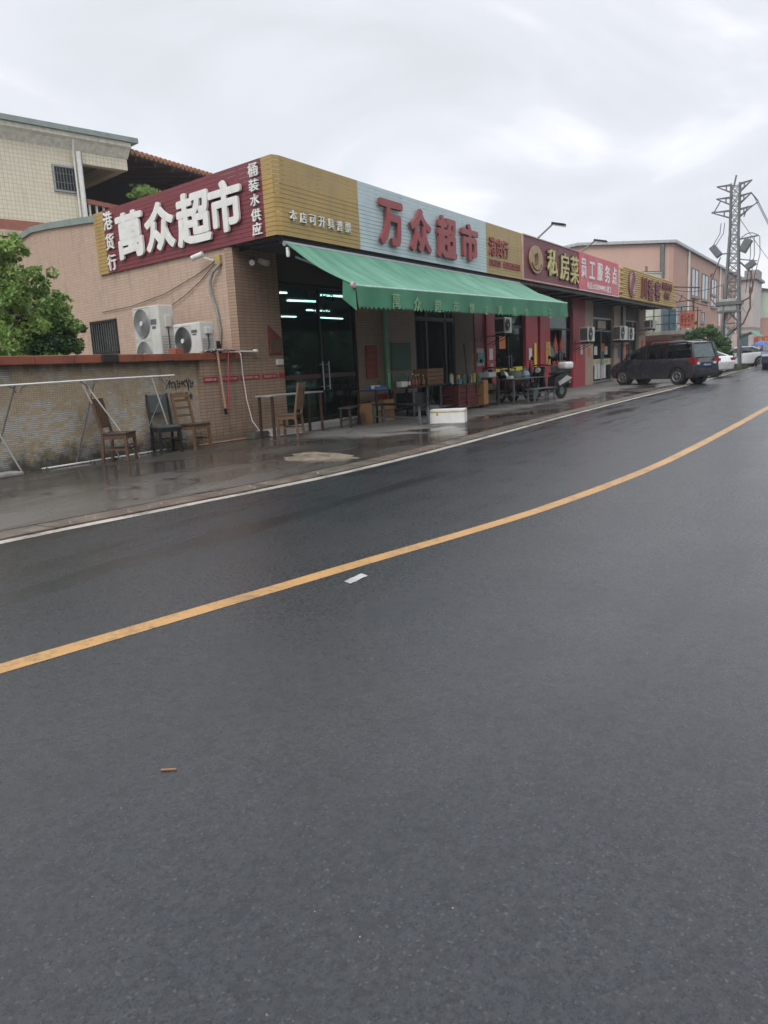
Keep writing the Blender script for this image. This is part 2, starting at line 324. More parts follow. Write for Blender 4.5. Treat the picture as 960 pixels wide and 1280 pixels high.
LEAFM = leaf_mat('mid_green_leaves', (0.03, 0.09, 0.025), (0.07, 0.16, 0.04), (0.09, 0.19, 0.045))
VANP = mat('dark_van_paint', (0.030, 0.031, 0.038), 0.25, 0.0, var=0.03, coat=0.7, bump=0)
WCARP = mat('white_car_paint', (0.78, 0.79, 0.80), 0.3, var=0.04, coat=0.6, bump=0)
SUVP = mat('navy_car_paint', (0.035, 0.05, 0.12), 0.28, 0.3, var=0.1, coat=0.7, bump=0)

# ---------------------------------------------------------------- mesh helpers
class MB:
    def __init__(s): s.v = []; s.f = []
    def add(s, vs, fs):
        n = len(s.v); s.v += [Vector(p) for p in vs]; s.f += [tuple(i + n for i in f) for f in fs]; return s
    def box(s, x0, x1, y0, y1, z0, z1):
        p = [(x0, y0, z0), (x1, y0, z0), (x1, y1, z0), (x0, y1, z0), (x0, y0, z1), (x1, y0, z1), (x1, y1, z1), (x0, y1, z1)]
        return s.add(p, [(0, 3, 2, 1), (4, 5, 6, 7), (0, 1, 5, 4), (1, 2, 6, 5), (2, 3, 7, 6), (3, 0, 4, 7)])
    def fbox(s, o, u, v, w, a0, a1, b0, b1, c0, c1):
        P = lambda a, b, c: o + u * a + v * b + w * c
        p = [P(a0, b0, c0), P(a1, b0, c0), P(a1, b1, c0), P(a0, b1, c0), P(a0, b0, c1), P(a1, b0, c1), P(a1, b1, c1), P(a0, b1, c1)]
        return s.add(p, [(0, 3, 2, 1), (4, 5, 6, 7), (0, 1, 5, 4), (1, 2, 6, 5), (2, 3, 7, 6), (3, 0, 4, 7)])
    def bar(s, p, q, w, h=None):
        h = h or w; p = Vector(p); q = Vector(q); d = (q - p); L = d.length
        if L < 1e-6: return s
        d.normalize(); up = Vector((0, 0, 1)) if abs(d.z) < 0.95 else Vector((1, 0, 0))
        a = d.cross(up).normalized(); b = a.cross(d).normalized()
        return s.fbox(p, d, a, b, 0, L, -w / 2, w / 2, -h / 2, h / 2)
    def tube(s, pts, r, n=8, cap=True):
        pts = [Vector(p) for p in pts]; rs = r if isinstance(r, (list, tuple)) else [r] * len(pts)
        rings = []; prev = None
        for i, p in enumerate(pts):
            d = (pts[min(i + 1, len(pts) - 1)] - pts[max(i - 1, 0)]).normalized()
            if prev is None:
                a = d.cross(Vector((0, 0, 1)) if abs(d.z) < 0.9 else Vector((1, 0, 0))).normalized()
            else:
                a = (prev - d * prev.dot(d)).normalized()
            prev = a; b = d.cross(a)
            rings.append([p + (a * math.cos(2 * PI * k / n) + b * math.sin(2 * PI * k / n)) * rs[i] for k in range(n)])
        vs = [q for rg in rings for q in rg]; fs = []
        for i in range(len(rings) - 1):
            for k in range(n): fs.append((i * n + k, i * n + (k + 1) % n, (i + 1) * n + (k + 1) % n, (i + 1) * n + k))
        if cap:
            fs.append(tuple(range(n - 1, -1, -1))); fs.append(tuple((len(rings) - 1) * n + k for k in range(n)))
        return s.add(vs, fs)
    def cyl(s, c, axis, r, L, n=20):
        c = Vector(c); a = Vector(axis).normalized(); return s.tube([c - a * L / 2, c + a * L / 2], r, n)
    def prism(s, poly, d0, d1, place):   # poly of 2D points extruded; place(u, v, d) -> 3D
        n = len(poly); vs = [place(u, v, d0) for u, v in poly] + [place(u, v, d1) for u, v in poly]
        fs = [tuple(range(n - 1, -1, -1)), tuple(range(n, 2 * n))] + [(i, (i + 1) % n, n + (i + 1) % n, n + i) for i in range(n)]
        return s.add(vs, fs)
    def lathe(s, prof, c=(0, 0, 0), n=20, axis='z'):
        c = Vector(c); vs = []; fs = []
        for r, z in prof:
            for k in range(n):
                x, y = r * math.cos(2 * PI * k / n), r * math.sin(2 * PI * k / n)
                vs.append(c + (Vector((x, y, z)) if axis == 'z' else Vector((x, z, y))))
        for i in range(len(prof) - 1):
            for k in range(n): fs.append((i * n + k, i * n + (k + 1) % n, (i + 1) * n + (k + 1) % n, (i + 1) * n + k))
        return s.add(vs, fs)
    def build(s, name, m, parent=None, world=False, bevel=0.0, smooth=False, seg=2):
        vs = s.v
        if world and parent is not None:
            mt = parent_matrix(parent).inverted(); vs = [mt @ p for p in vs]
        me = bpy.data.meshes.new(name); me.from_pydata([tuple(p) for p in vs], [], s.f); me.update()
        bm = bmesh.new(); bm.from_mesh(me); bmesh.ops.recalc_face_normals(bm, faces=bm.faces)
        if bevel > 0:
            es = [e for e in bm.edges if len(e.link_faces) == 2 and e.calc_face_angle(0) > 0.5]
            bmesh.ops.bevel(bm, geom=es, offset=bevel, segments=seg, profile=0.6, affect='EDGES', clamp_overlap=True)
        bm.to_mesh(me); bm.free()
        if smooth:
            for p in me.polygons: p.use_smooth = True
            if hasattr(me, 'set_sharp_from_angle'): me.set_sharp_from_angle(angle=math.radians(35))
        me.materials.append(m)
        o = bpy.data.objects.new(name, me); COL.objects.link(o); o.parent = parent
        return o

def parent_matrix(o):
    m = Matrix.LocRotScale(o.location, o.rotation_euler, o.scale)
    while o.parent is not None:
        o = o.parent; m = Matrix.LocRotScale(o.location, o.rotation_euler, o.scale) @ m
    return m
def thing(name, label, cat, loc=(0, 0, 0), rz=0.0, group=None):
    o = bpy.data.objects.new(name, None); COL.objects.link(o); o.empty_display_size = 0.2
    o.location = loc; o.rotation_euler = (0, 0, rz); o['label'] = label; o['category'] = cat
    if group: o['group'] = group
    return o
def tag(o, label, cat, group=None):
    o['label'] = label; o['category'] = cat
    if group: o['group'] = group
    return o
def struct(o): o['kind'] = 'structure'; return o
def copy_tree(o, parent=None, loc=None, rz=None, label=None):
    c = o.copy(); COL.objects.link(c); c.parent = parent
    if loc is not None: c.location = loc
    if rz is not None: c.rotation_euler = (0, 0, rz)
    if label: c['label'] = label
    for ch in list(o.children): copy_tree(ch, c)
    return c

# glyphs as meshes
GL = {}
def glyph(text, offset=0.0, extrude=0.02, bevel=0.0):
    k = (text, offset, extrude, bevel)
    if k in GL: return GL[k]
    cu = bpy.data.curves.new('glyph', 'FONT'); cu.body = text; cu.size = 1.0; cu.offset = offset; cu.extrude = extrude; cu.bevel_depth = bevel
    cu.bevel_resolution = 2; cu.resolution_u = 3
    o = bpy.data.objects.new('glyph', cu); COL.objects.link(o)
    dg = bpy.context.evaluated_depsgraph_get()
    me = bpy.data.meshes.new_from_object(o.evaluated_get(dg))
    vs = np.array([v.co[:] for v in me.vertices]); fs = [tuple(p.vertices) for p in me.polygons]
    bpy.data.objects.remove(o); bpy.data.curves.remove(cu); bpy.data.meshes.remove(me)
    lo, hi = vs.min(0), vs.max(0); vs = vs - (lo + hi) / 2; vs[:, 2] -= vs[:, 2].min()
    GL[k] = (vs, fs, hi - lo); return GL[k]
class Frame:   # a wall face: origin, right direction as seen, up, outward normal
    def __init__(s, o, u, n): s.o = Vector(o); s.u = Vector(u).normalized(); s.n = Vector(n).normalized(); s.v = Vector((0, 0, 1))
    def at(s, a, z, d=0): p = s.o + s.u * a + s.n * d; return Vector((p.x, p.y, s.o.z + z))
def letters(fr, text, a, z, w, h, d, name, m, parent, offset=0.0, depth=0.02, bevel=0.0, world=True, keep=False):
    # bold strokes: the thin glyph repeated round a small circle, each copy a hair further out
    vs, fs, sz = glyph(text, 0.0, 0.02, 0.0)
    r = offset * (1.0 if bevel == 0 else 1.25); sx, sy = w / (sz[0] + 2 * r), h / (sz[1] + 2 * r)
    if keep: sx = sy = min(sx, sy)
    mb = MB(); zz = max(vs[:, 2].max(), 1e-4); c = fr.at(a, z, d)
    n = 1 if r < 0.004 else (6 if r < 0.02 else 14); sh = [(0, 0)] if n == 1 else [(r * math.cos(2 * PI * k / n), r * math.sin(2 * PI * k / n)) for k in range(n)] + [(0, 0)]
    for i, (ox, oy) in enumerate(sh):
        dd = depth + 0.0004 * i
        mb.add([c + fr.u * ((p[0] + ox) * sx) + fr.v * ((p[1] + oy) * sy) + fr.n * (p[2] / zz * dd) for p in vs], fs)
    return mb.build(name, m, parent, world=world)
FRONT = Frame((0, 0, 0), (1, 0, 0), (0, -1, 0))            # facing the street; shift by .o.y
def front(y): return Frame((0, y, 0), (1, 0, 0), (0, -1, 0))
SB = Vector((0.17909, 0.98383, 0)); SN = Vector((-0.98383, 0.17909, 0))
C0 = Vector((12.1, 10.7, 0))
def side(off): # right as seen from the street corner is -SB
    return Frame(C0 + SN * off, -SB, SN)
def sxy(s, off=0.0, z=0.0): p = C0 + SB * s + SN * off; return Vector((p.x, p.y, z))

# ================================================================ GROUND, ROAD, PAVEMENT
def sheet(name, poly, z, m, thick=0.0):
    mb = MB(); n = len(poly)
    if thick: mb.prism(poly, z - thick, z, lambda u, v, d: (u, v, d))
    else: mb.add([(x, y, z) for x, y in poly], [tuple(range(n))])
    return struct(mb.build(name, m))
EDGE = [(-40, 9.6), (-10, 7.35), (0, 6.62), (3.8, 6.27), (5.4, 6.03), (7.06, 5.76), (8.6, 5.62), (11, 5.58), (13.2, 5.62), (17, 5.7), (23, 5.75), (29, 5.74), (40, 5.9), (52, 6.1), (80, 6.5), (140, 7.2), (300, 9)]
YEL_L = [(-40, 14.5), (-10, 6.3), (0, 3.95), (2.0, 3.42), (4.2, 2.885), (6.4, 2.37), (8.7, 2.06), (10.5, 1.93), (13.35, 1.82), (19.2, 1.66), (30, 1.5), (60, 1.4), (140, 1.5), (300, 2.5)]
def smooth_line(pts, step=0.5):
    out = []
    for i in range(len(pts) - 1):
        p0 = pts[max(i - 1, 0)]; p1 = pts[i]; p2 = pts[i + 1]; p3 = pts[min(i + 2, len(pts) - 1)]
        n = max(2, min(24, int((p2[0] - p1[0]) / step)))
        m1 = (p2[1] - p0[1]) / (p2[0] - p0[0]); m2 = (p3[1] - p1[1]) / (p3[0] - p1[0]); L = p2[0] - p1[0]
        for k in range(n):
            t = k / n; h = (2 * t**3 - 3 * t**2 + 1) * p1[1] + (t**3 - 2 * t**2 + t) * L * m1 + (-2 * t**3 + 3 * t**2) * p2[1] + (t**3 - t**2) * L * m2
            out.append((p1[0] + L * t, h))
    out.append(pts[-1]); return out
ED = smooth_line(EDGE); YL = smooth_line([p for p in YEL_L if p[0] > -12])
def strip(name, line, o0, o1, z, m, thick=0.0, wob=0.0):
    mb = MB(); vs = []; rr = random.Random(3)
    for x, y in line:
        vs += [(x, y + o0 + rr.uniform(-wob, wob), z), (x, y + o1 + rr.uniform(-wob, wob), z)]
    fs = [(2 * i, 2 * i + 2, 2 * i + 3, 2 * i + 1) for i in range(len(line) - 1)]
    mb.add(vs, fs)
    if thick:
        vs2 = [(x, y, z - thick) for x, y, z in vs]
        mb.add([p for i in range(len(line)) for p in (vs[2 * i], vs2[2 * i])], fs)
    return struct(mb.build(name, m))
SOIL = mat('damp_soil', (0.07, 0.06, 0.045), 0.9, var=0.35, scale=0.5, bump=0.3)
sheet('ground', [(-500, -500), (700, -500), (700, 700), (-500, 700)], -0.06, SOIL)
sheet('road', [(-200, -25), (400, -25)] + [(x, y + 0.05) for x, y in reversed(ED)], -0.024, ASPH, 0.02)
sheet('pavement', [(x, y + 0.42) for x, y in ED if x < 60] + [(60, 12.0), (110, 12.2), (110, 26), (-40, 26)], 0.0, PAVE, 0.04)
sheet('verge', [(x, y + 0.3) for x, y in ED if x > 60] + [(300, 200), (60, 12.1)], -0.012, mat('worn_forecourt', (0.13, 0.125, 0.115), 0.5, var=0.3, scale=0.8))
def kerb_mat():
    a = NT('worn_kerb_stones'); v = a.coords(); g = a.n('TexCoord'); sp = a.n('SeparateXYZ'); a.l(g.outputs['Object'], sp.inputs[0])
    n = a.noise(v, 3, 7, 0.7); j = a.math('LESS_THAN', a.math('FRACT', a.math('MULTIPLY', sp.outputs['X'], 1.15)), 0.035)
    c = a.mix(a.ramp(n, 0.35, 0.65), (0.05, 0.042, 0.035), (0.21, 0.175, 0.14)); c = a.mix(j, c, (0.02, 0.018, 0.015))
    c = a.mix(a.ramp(a.noise(v, 0.9, 4), 0.5, 0.6, 0, 0.4), c, (0.11, 0.055, 0.04))
    a.l(c, a.p.inputs['Base Color']); a.p.inputs['Roughness'].default_value = 0.35; a.bump(n, 0.5, 0.01); return a.m
strip('kerb', ED, 0.08, 0.46, -0.008, kerb_mat(), 0.02)
def worn_paint(name, rgb, under, lo, hi):
    a = NT(name); v = a.coords(); n = a.math('ADD', a.math('MULTIPLY', a.noise(v, 28, 6, 0.75), 0.6), a.math('MULTIPLY', a.noise(v, 2.2, 5, 0.6), 0.4))
    c = a.mix(a.ramp(a.noise(v, 3, 5), 0.3, 0.7), tuple(x * 0.82 for x in rgb), rgb)
    c = a.mix(a.ramp(n, lo, hi, 0, 0.85), c, under); a.l(c, a.p.inputs['Base Color'])
    a.p.inputs['Roughness'].default_value = 0.42; a.bump(a.noise(v, 85, 3), 0.3, 0.004); return a.m
strip('white_edge_line', ED, -0.08, 0.06, -0.0222, worn_paint('worn_white_paint', (0.50, 0.47, 0.41), (0.10, 0.09, 0.08), 0.46, 0.60), wob=0.010)
strip('yellow_centre_line', YL, -0.07, 0.07, -0.0222, worn_paint('worn_yellow_paint', (0.52, 0.29, 0.10), (0.09, 0.07, 0.05), 0.49, 0.66), wob=0.003)
# step in front of the supermarket doors
struct(MB().box(12.35, 18.0, 10.25, 10.68, 0.0, 0.13).build('doorstep', CONC_LT, bevel=0.015))

# ================================================================ LOW WALL
lw = thing('boundary_wall', 'low worn mosaic wall with a red tiled cap beside the supermarket', 'wall', (3, 10.85, 0))
MB().box(-8, 10.92, 10.8, 11.0, -0.05, 1.6).build('mosaic_face', MOSA, lw, True)
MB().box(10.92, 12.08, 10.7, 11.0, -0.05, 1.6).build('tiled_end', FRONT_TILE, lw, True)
mb = MB()
for i in range(29):
    x0 = -8 + i * 0.7; x1 = min(x0 + 0.695, 12.1)
    if x0 > 12: break
    mb.box(x0, x1, 10.63, 11.06, 1.603 + R_.uniform(-.003, .003), 1.735 + R_.uniform(-.004, .004))
mb.build('cap', CAPRED, lw, True, bevel=0.012)
mb = MB(); mb.box(8.62, 8.95, 10.60, 10.9, 1.598, 1.74); mb.build('soot_patch', mat('soot', (0.02, 0.017, 0.015), 0.7, var=0.5, scale=20), lw, True, bevel=0.02)
mb = MB(); rr = random.Random(5)   # moss and rubble line at the foot
for i in range(240):
    x = rr.uniform(5, 11.8); r = rr.uniform(0.01, 0.045)
    mb.lathe([(0.001, 0), (r, 0.0), (r * 0.8, r * 0.6), (0.001, r * 0.9)], (x, 10.78 - abs(rr.gauss(0, 0.06)), 0.0), 5)
o = mb.build('rubble', mat('mossy_rubble', (0.06, 0.06, 0.035), 0.9, var=0.5, scale=20)); o['kind'] = 'stuff'; tag(o, 'line of moss and small rubble at the foot of the mosaic wall', 'rubble')

# brush-like graffiti: strokes in a frame
gf = front(10.8)
mb = MB(); rr = random.Random(11)
def stroke(pts, r):
    ps = [gf.at(a, z, 0.004) for a, z in pts]; mb.tube(ps, r * 1.5, 4)
x = 10.12
for i in range(11):
    h = rr.uniform(0.10, 0.17); z = 1.17 + rr.uniform(-0.015, 0.02) + (0.03 if i in (1, 7) else 0)
    k = i % 5
    if k == 0: stroke([(x, z - h / 2), (x + 0.02, z + h * 0.7)], 0.008); stroke([(x - 0.02, z + 0.02), (x + 0.05, z + 0.03)], 0.007)
    elif k == 1: stroke([(x, z - h / 2), (x + 0.01, z + h / 2), (x + 0.04, z), (x, z - 0.01)], 0.008)
    elif k == 2: stroke([(x + 0.05 * math.cos(t) * 0.6 + 0.02, z + h * 0.4 * math.sin(t)) for t in [0.5, 1.5, 2.5, 3.5, 4.5, 5.5]], 0.008)
    elif k == 3: stroke([(x, z + h / 2), (x + 0.02, z - h / 2), (x + 0.05, z + h / 2), (x + 0.03, z - h * 0.9)], 0.008)
    else: stroke([(x, z + h / 3), (x + 0.03, z + h / 2), (x + 0.02, z - h / 2), (x + 0.06, z - h / 3)], 0.008)
    x += 0.064
for i, ch in enumerate(((10.55, 0.93), (10.63, 0.93), (10.70, 0.94))):
    a, z = ch; stroke([(a, z - 0.06), (a + 0.01, z + 0.07)], 0.008); stroke([(a - 0.02, z + 0.02), (a + 0.04, z + 0.03), (a + 0.03, z - 0.05)], 0.007)
mb.build('graffiti', BLK, lw, True)
tag(MB().box(10.35, 10.55, 10.72, 10.9, 1.736, 1.83).build('loose_brick', mat('red_brick', (0.30, 0.09, 0.05), 0.8, var=0.2), None, bevel=0.006), 'loose orange red brick lying on the wall cap before the small air conditioner', 'brick')

# ================================================================ SHOP BUILDING
sb = thing('shop_building', 'long single storey row of shops with pink tiled walls and a front canopy', 'building', (12.1, 10.7, 0))
# side wall following its own parapet line
prof = [(0.0, 3.79), (0.0, 4.9), (5.0, 5.04), (7.38, 5.24), (8.37, 5.29), (9.4, 5.15), (10.6, 4.85), (13, 4.6)]
WIN = (4.62, 5.88, 1.95, 2.77)
def spl(a, b): # wall panel between s values, following the top
    def top(s):
        for i in range(1, len(prof) - 1):
            if prof[i][0] <= s <= prof[i + 1][0]:
                t = (s - prof[i][0]) / (prof[i + 1][0] - prof[i][0]); return prof[i][1] * (1 - t) + prof[i + 1][1] * t
        return prof[-1][1]
    return top(a), top(b)
mb = MB()
def wallpanel(a, b, z0a, z1a=None, z1b=None):
    ta, tb = spl(a, b); z1a = ta if z1a is None else z1a; z1b = tb if z1b is None else z1b
    P = [sxy(a, 0, z0a), sxy(b, 0, z0a), sxy(b, 0, z1b), sxy(a, 0, z1a), sxy(a, -0.2, z0a), sxy(b, -0.2, z0a), sxy(b, -0.2, z1b), sxy(a, -0.2, z1a)]
    mb.add(P, [(0, 1, 2, 3), (7, 6, 5, 4), (0, 4, 5, 1), (3, 2, 6, 7), (1, 5, 6, 2), (0, 3, 7, 4)])
wallpanel(0.05, WIN[0], 0); wallpanel(WIN[0], WIN[1], 0, WIN[2], WIN[2]); wallpanel(WIN[0], WIN[1], WIN[3])
wallpanel(WIN[1], 7.38, 0); wallpanel(7.38, 8.37, 0); wallpanel(8.37, 9.4, 0); wallpanel(9.4, 10.6, 0); wallpanel(10.6, 13, 0)
# object coordinates along Y are used by the tiles, so build it unrotated
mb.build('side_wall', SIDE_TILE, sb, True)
mb = MB()
for i in range(2, len(prof) - 1):
    (a, za), (b, zb) = prof[i], prof[i + 1]
    a += 0.0; P = []
    n = max(1, int((b - a) / 0.8))
    for k in range(n):
        s0 = a + (b - a) * k / n; s1 = a + (b - a) * (k + 1) / n - 0.012; t0 = za + (zb - za) * k / n; t1 = za + (zb - za) * (k + 1) / n
        q = [sxy(s0, 0.06, t0 - 0.02), sxy(s1, 0.06, t1 - 0.02), sxy(s1, 0.06, t1 + 0.13), sxy(s0, 0.06, t0 + 0.13), sxy(s0, -0.26, t0 - 0.02), sxy(s1, -0.26, t1 - 0.02), sxy(s1, -0.26, t1 + 0.13), sxy(s0, -0.26, t0 + 0.13)]
        mb.add(q, [(0, 1, 2, 3), (7, 6, 5, 4), (0, 4, 5, 1), (3, 2, 6, 7), (1, 5, 6, 2), (0, 3, 7, 4)])
mb.build('parapet_flashing', GREYGREEN, sb, True)
# barred side window
w = MB()
for a0, a1, b0, b1 in ((WIN[0], WIN[1], WIN[2], WIN[2] + 0.05), (WIN[0], WIN[1], WIN[3] - 0.05, WIN[3]), (WIN[0], WIN[0] + 0.05, WIN[2], WIN[3]), (WIN[1] - 0.05, WIN[1], WIN[2], WIN[3])):
    w.fbox(C0, SB, Vector((0, 0, 1)), SN, a0, a1, b0, b1, -0.08, 0.03)
wo = w.build('window', DKMETAL, sb, True)
w = MB()
for i in range(11):
    s0 = WIN[0] + 0.1 + i * 0.108; w.tube([sxy(s0, 0.01, WIN[2] + 0.04), sxy(s0, 0.01, WIN[3] - 0.04)], 0.011, 6)
w.build('bars', GALV, wo, True)
MB().fbox(C0, SB, Vector((0, 0, 1)), SN, WIN[0] + 0.04, WIN[1] - 0.04, WIN[2] + 0.04, WIN[3] - 0.04, -0.16, -0.14).build('pane', mat('dark_pane', (0.015, 0.016, 0.017), 0.25), wo, True)  # near-black pane set back behind the bars

# front wall: pillars and lintels between the openings
def fw_(a, b, z0, z1, name, m, y0=10.7, y1=10.9, bev=0.0): return MB().box(a, b, y0, y1, z0, z1).build(name, m, sb, True, bevel=bev)
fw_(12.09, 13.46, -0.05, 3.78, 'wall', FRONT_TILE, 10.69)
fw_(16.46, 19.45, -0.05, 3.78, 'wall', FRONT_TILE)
fw_(13.46, 16.46, 3.24, 3.78, 'lintel', DARKWALL)
fw_(19.45, 22.0, 3.1, 3.78, 'lintel', DARKWALL)
fw_(22.0, 23.4, -0.05, 3.78, 'wall', mat('brown_wall', (0.15, 0.115, 0.09), 0.7, dirt=0.4))
fw_(23.4, 24.2, -0.05, 3.78, 'wall', mat('red_menu_wall', (0.27, 0.03, 0.045), 0.5, dirt=0.3), 10.67)
fw_(24.2, 24.92, -0.05, 3.78, 'pillar', REDP, 10.60)
fw_(24.92, 27.86, 3.1, 3.78, 'lintel', DARKWALL)
fw_(27.86, 29.1, -0.05, 3.78, 'pillar', REDP, 10.62)
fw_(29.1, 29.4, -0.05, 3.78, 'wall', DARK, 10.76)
fw_(29.4, 30.55, -0.05, 3.78, 'pillar', REDP, 10.62)
fw_(30.55, 33.45, 3.1, 3.78, 'lintel', DARKWALL)
fw_(33.45, 35.2, -0.05, 3.78, 'pillar', REDP, 10.60)
fw_(35.2, 36.45, -0.05, 3.78, 'pillar', BEIGEP, 10.60)
fw_(36.45, 40.1, 3.1, 3.78, 'lintel', DARKWALL)
fw_(40.1, 42.4, -0.05, 3.78, 'pillar', BEIGEP, 10.60)
fw_(42.4, 45.3, 3.1, 3.78, 'lintel', DARKWALL)
fw_(45.3, 46.9, -0.05, 3.78, 'pillar', BEIGEP, 10.60)
MB().box(46.7, 46.9, 10.905, 22, -0.05, 4.9).build('end_wall', PINK_END, sb, True)
# canopy slab / soffit, roof, floor, back wall
poly = [(11.93, 9.33), (47.85, 9.33), (47.85, 10.62), (46.9, 10.9), (46.9, 22), (14.3, 22), (12.22, 10.72), (12.12, 10.6)]
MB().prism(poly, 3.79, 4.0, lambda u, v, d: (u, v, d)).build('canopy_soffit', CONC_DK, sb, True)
mb = MB()
for i in range(19): mb.box(12.3 + i * 1.85, 12.36 + i * 1.85, 9.35, 10.68, 3.72, 3.788)
mb.box(11.98, 47.8, 9.34, 9.42, 3.68, 3.789)
mb.build('soffit_frame', DKMETAL, sb, True)
MB().prism([(12.3, 10.9), (46.65, 10.9), (46.65, 22), (14.3, 22)], 4.55, 4.7, lambda u, v, d: (u, v, d)).build('roof', CONC, sb, True)
MB().prism([(12.35, 10.86), (46.6, 10.86), (46.6, 20), (14.1, 20)], -0.02, 0.03, lambda u, v, d: (u, v, d)).build('floor', mat('dark_floor', (0.07, 0.075, 0.072), 0.3, var=0.2), sb, True)
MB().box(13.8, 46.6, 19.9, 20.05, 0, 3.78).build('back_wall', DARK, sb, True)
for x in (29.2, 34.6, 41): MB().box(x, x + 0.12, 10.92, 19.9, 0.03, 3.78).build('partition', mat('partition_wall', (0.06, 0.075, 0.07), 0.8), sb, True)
# drainpipe by the second pillar, and one on the beige pillar
MB().tube([(17.72, 10.62, 0.1), (17.74, 10.62, 3.7)], 0.065, 10).build('drainpipe', GREENP, sb, True, smooth=True)
MB().tube([(41.2, 10.5, 0.0), (41.2, 10.5, 3.75)], 0.06, 8).build('drainpipe', DKMETAL, sb, True, smooth=True)
MB().tube([(41.6, 10.52, 0.0), (41.6, 10.52, 3.75)], 0.05, 8).build('drainpipe', ALU, sb, True, smooth=True)

def glass_door(a, b, zt, glassm, leaves, rail, bandm, bandz, handles=True, frame=DKMETAL, transom=2.45, z0=0.03):
    d = MB(); d.box(a, a + 0.06, 10.72, 10.8, z0, zt); d.box(b - 0.06, b, 10.72, 10.8, z0, zt); d.box(a + 0.06, b - 0.06, 10.72, 10.8, zt - 0.07, zt); d.box(a + 0.06, b - 0.06, 10.72, 10.8, z0, z0 + 0.1)
    if transom: d.box(a + 0.06, b - 0.06, 10.725, 10.795, transom, transom + 0.06)
    for i in range(1, leaves):
        x = a + (b - a) * i / leaves; d.box(x - 0.02, x + 0.02, 10.725, 10.795, z0 + 0.1, transom or zt)
    do = d.build('door', frame, sb, True)
    MB().box(a + 0.06, b - 0.06, 10.755, 10.765, z0 + 0.1, zt - 0.07).build('pane', glassm, do, True)
    if bandm:
        bb = MB()
        for i in range(leaves):
            x0 = a + (b - a) * i / leaves + 0.08; x1 = a + (b - a) * (i + 1) / leaves - 0.08; bb.box(x0, x1, 10.744, 10.75, bandz[0], bandz[1])
        bb.build('safety_band', bandm, do, True)
    if handles:
        c = (a + b) / 2 + handles if isinstance(handles, float) else (a + b) / 2
        for sx in (-0.12, 0.12):
            hh = MB(); hh.tube([(c + sx, 10.66, 0.85), (c + sx, 10.66, 1.5)], 0.016, 8); hh.bar((c + sx, 10.66, 0.92), (c + sx, 10.75, 0.92), 0.02); hh.bar((c + sx, 10.66, 1.43), (c + sx, 10.75, 1.43), 0.02)
            hh.build('handle', ALU, do, True)
    return do
d1 = glass_door(13.46, 16.46, 3.24, GLASSG, 2, 0, mat('faded_red_band', (0.10, 0.035, 0.035), 0.5), (1.12, 1.22), 0.03, z0=0.13, transom=None)
d2 = glass_door(24.92, 27.86, 3.1, GLASSD, 2, 0, YEL, (0.92, 1.06))
d3 = glass_door(30.55, 33.45, 3.1, GLASSD, 2, 0, None, None)
d4 = glass_door(36.45, 40.1, 3.1, GLASSD, 2, 0, mat('cream_band', (0.62, 0.56, 0.36), 0.6), (0.85, 1.15), frame=ALU)
d5 = glass_door(42.4, 45.3, 3.1, GLASSD, 2, 0, mat('olive_band', (0.45, 0.45, 0.18), 0.6), (0.85, 1.05), frame=ALU)
letters(front(10.752), '招租代办', 15.1, 2.98, 1.1, 0.2, 0.0, 'lettering', BLK, d1, 0.01, 0.004)
letters(front(10.752), '烟酒茶', 15.15, 2.66, 0.8, 0.2, 0.0, 'lettering', BLK, d1, 0.01, 0.004)
# paper cuts on the third door, pictures on the fourth
RD = mat('red_paper', (0.55, 0.07, 0.05), 0.6)
for x in (31.55, 32.35):
    mb = MB(); mb.prism([(0, .42), (.27, 0), (0, -.42), (-.27, 0)], 0, 0.006, lambda u, v, d: (x + u, 10.75 - d, 1.83 + v)); p = mb.build('diamond_paper', RD, d3, True)
    letters(front(10.742), '福', x, 1.83, 0.2, 0.26, 0.0, 'lettering', mat('gold_print', (0.5, 0.3, 0.08), 0.5), p, 0.01, 0.003)
letters(front(10.748), '欢迎光临', 32.0, 1.08, 1.7, 0.24, 0.0, 'lettering', RD, d3, 0.02, 0.005)
mb = MB()
for i in range(4): mb.prism([(0, 0), (.42, 0), (.42, .62), (.21, .75), (0, .62)], 0, 0.005, lambda u, v, d: (37.15 + i * 0.5 + u, 10.745 - d, 0.2 + v))
mb.build('white_decals', mat('frosted_white', (0.6, 0.6, 0.58), 0.6), d4, True)
letters(front(10.742), '日用百货', 38.2, 1.0, 2.4, 0.2, 0.0, 'lettering', GREENP, d4, 0.01, 0.004)
MB().box(25.6, 26.15, 10.740, 10.75, 1.72, 2.18).build('notice', ORNG, d2, True)
MB().box(37.6, 38.9, 10.70, 10.745, 2.6, 2.95).build('transom_sign', BEIGEP, d4, True)
MB().box(38.3, 38.9, 10.735, 10.745, 1.5, 1.9).build('notice', ORNG, d4, True)

# supermarket counter opening
d = MB()
for x in (19.45, 20.15, 21.35, 21.9): d.box(x, x + 0.1, 10.72, 10.82, 0.03, 3.1)
d.box(19.55, 21.9, 10.72, 10.82, 2.55, 2.65); d.box(19.55, 21.9, 10.72, 10.82, 3.0, 3.1)
of = d.build('shopfront_frame', DKMETAL, sb, True)
MB().box(20.25, 21.3, 10.765, 10.775, 2.65, 3.0).build('pane', GLASSD, of, True)

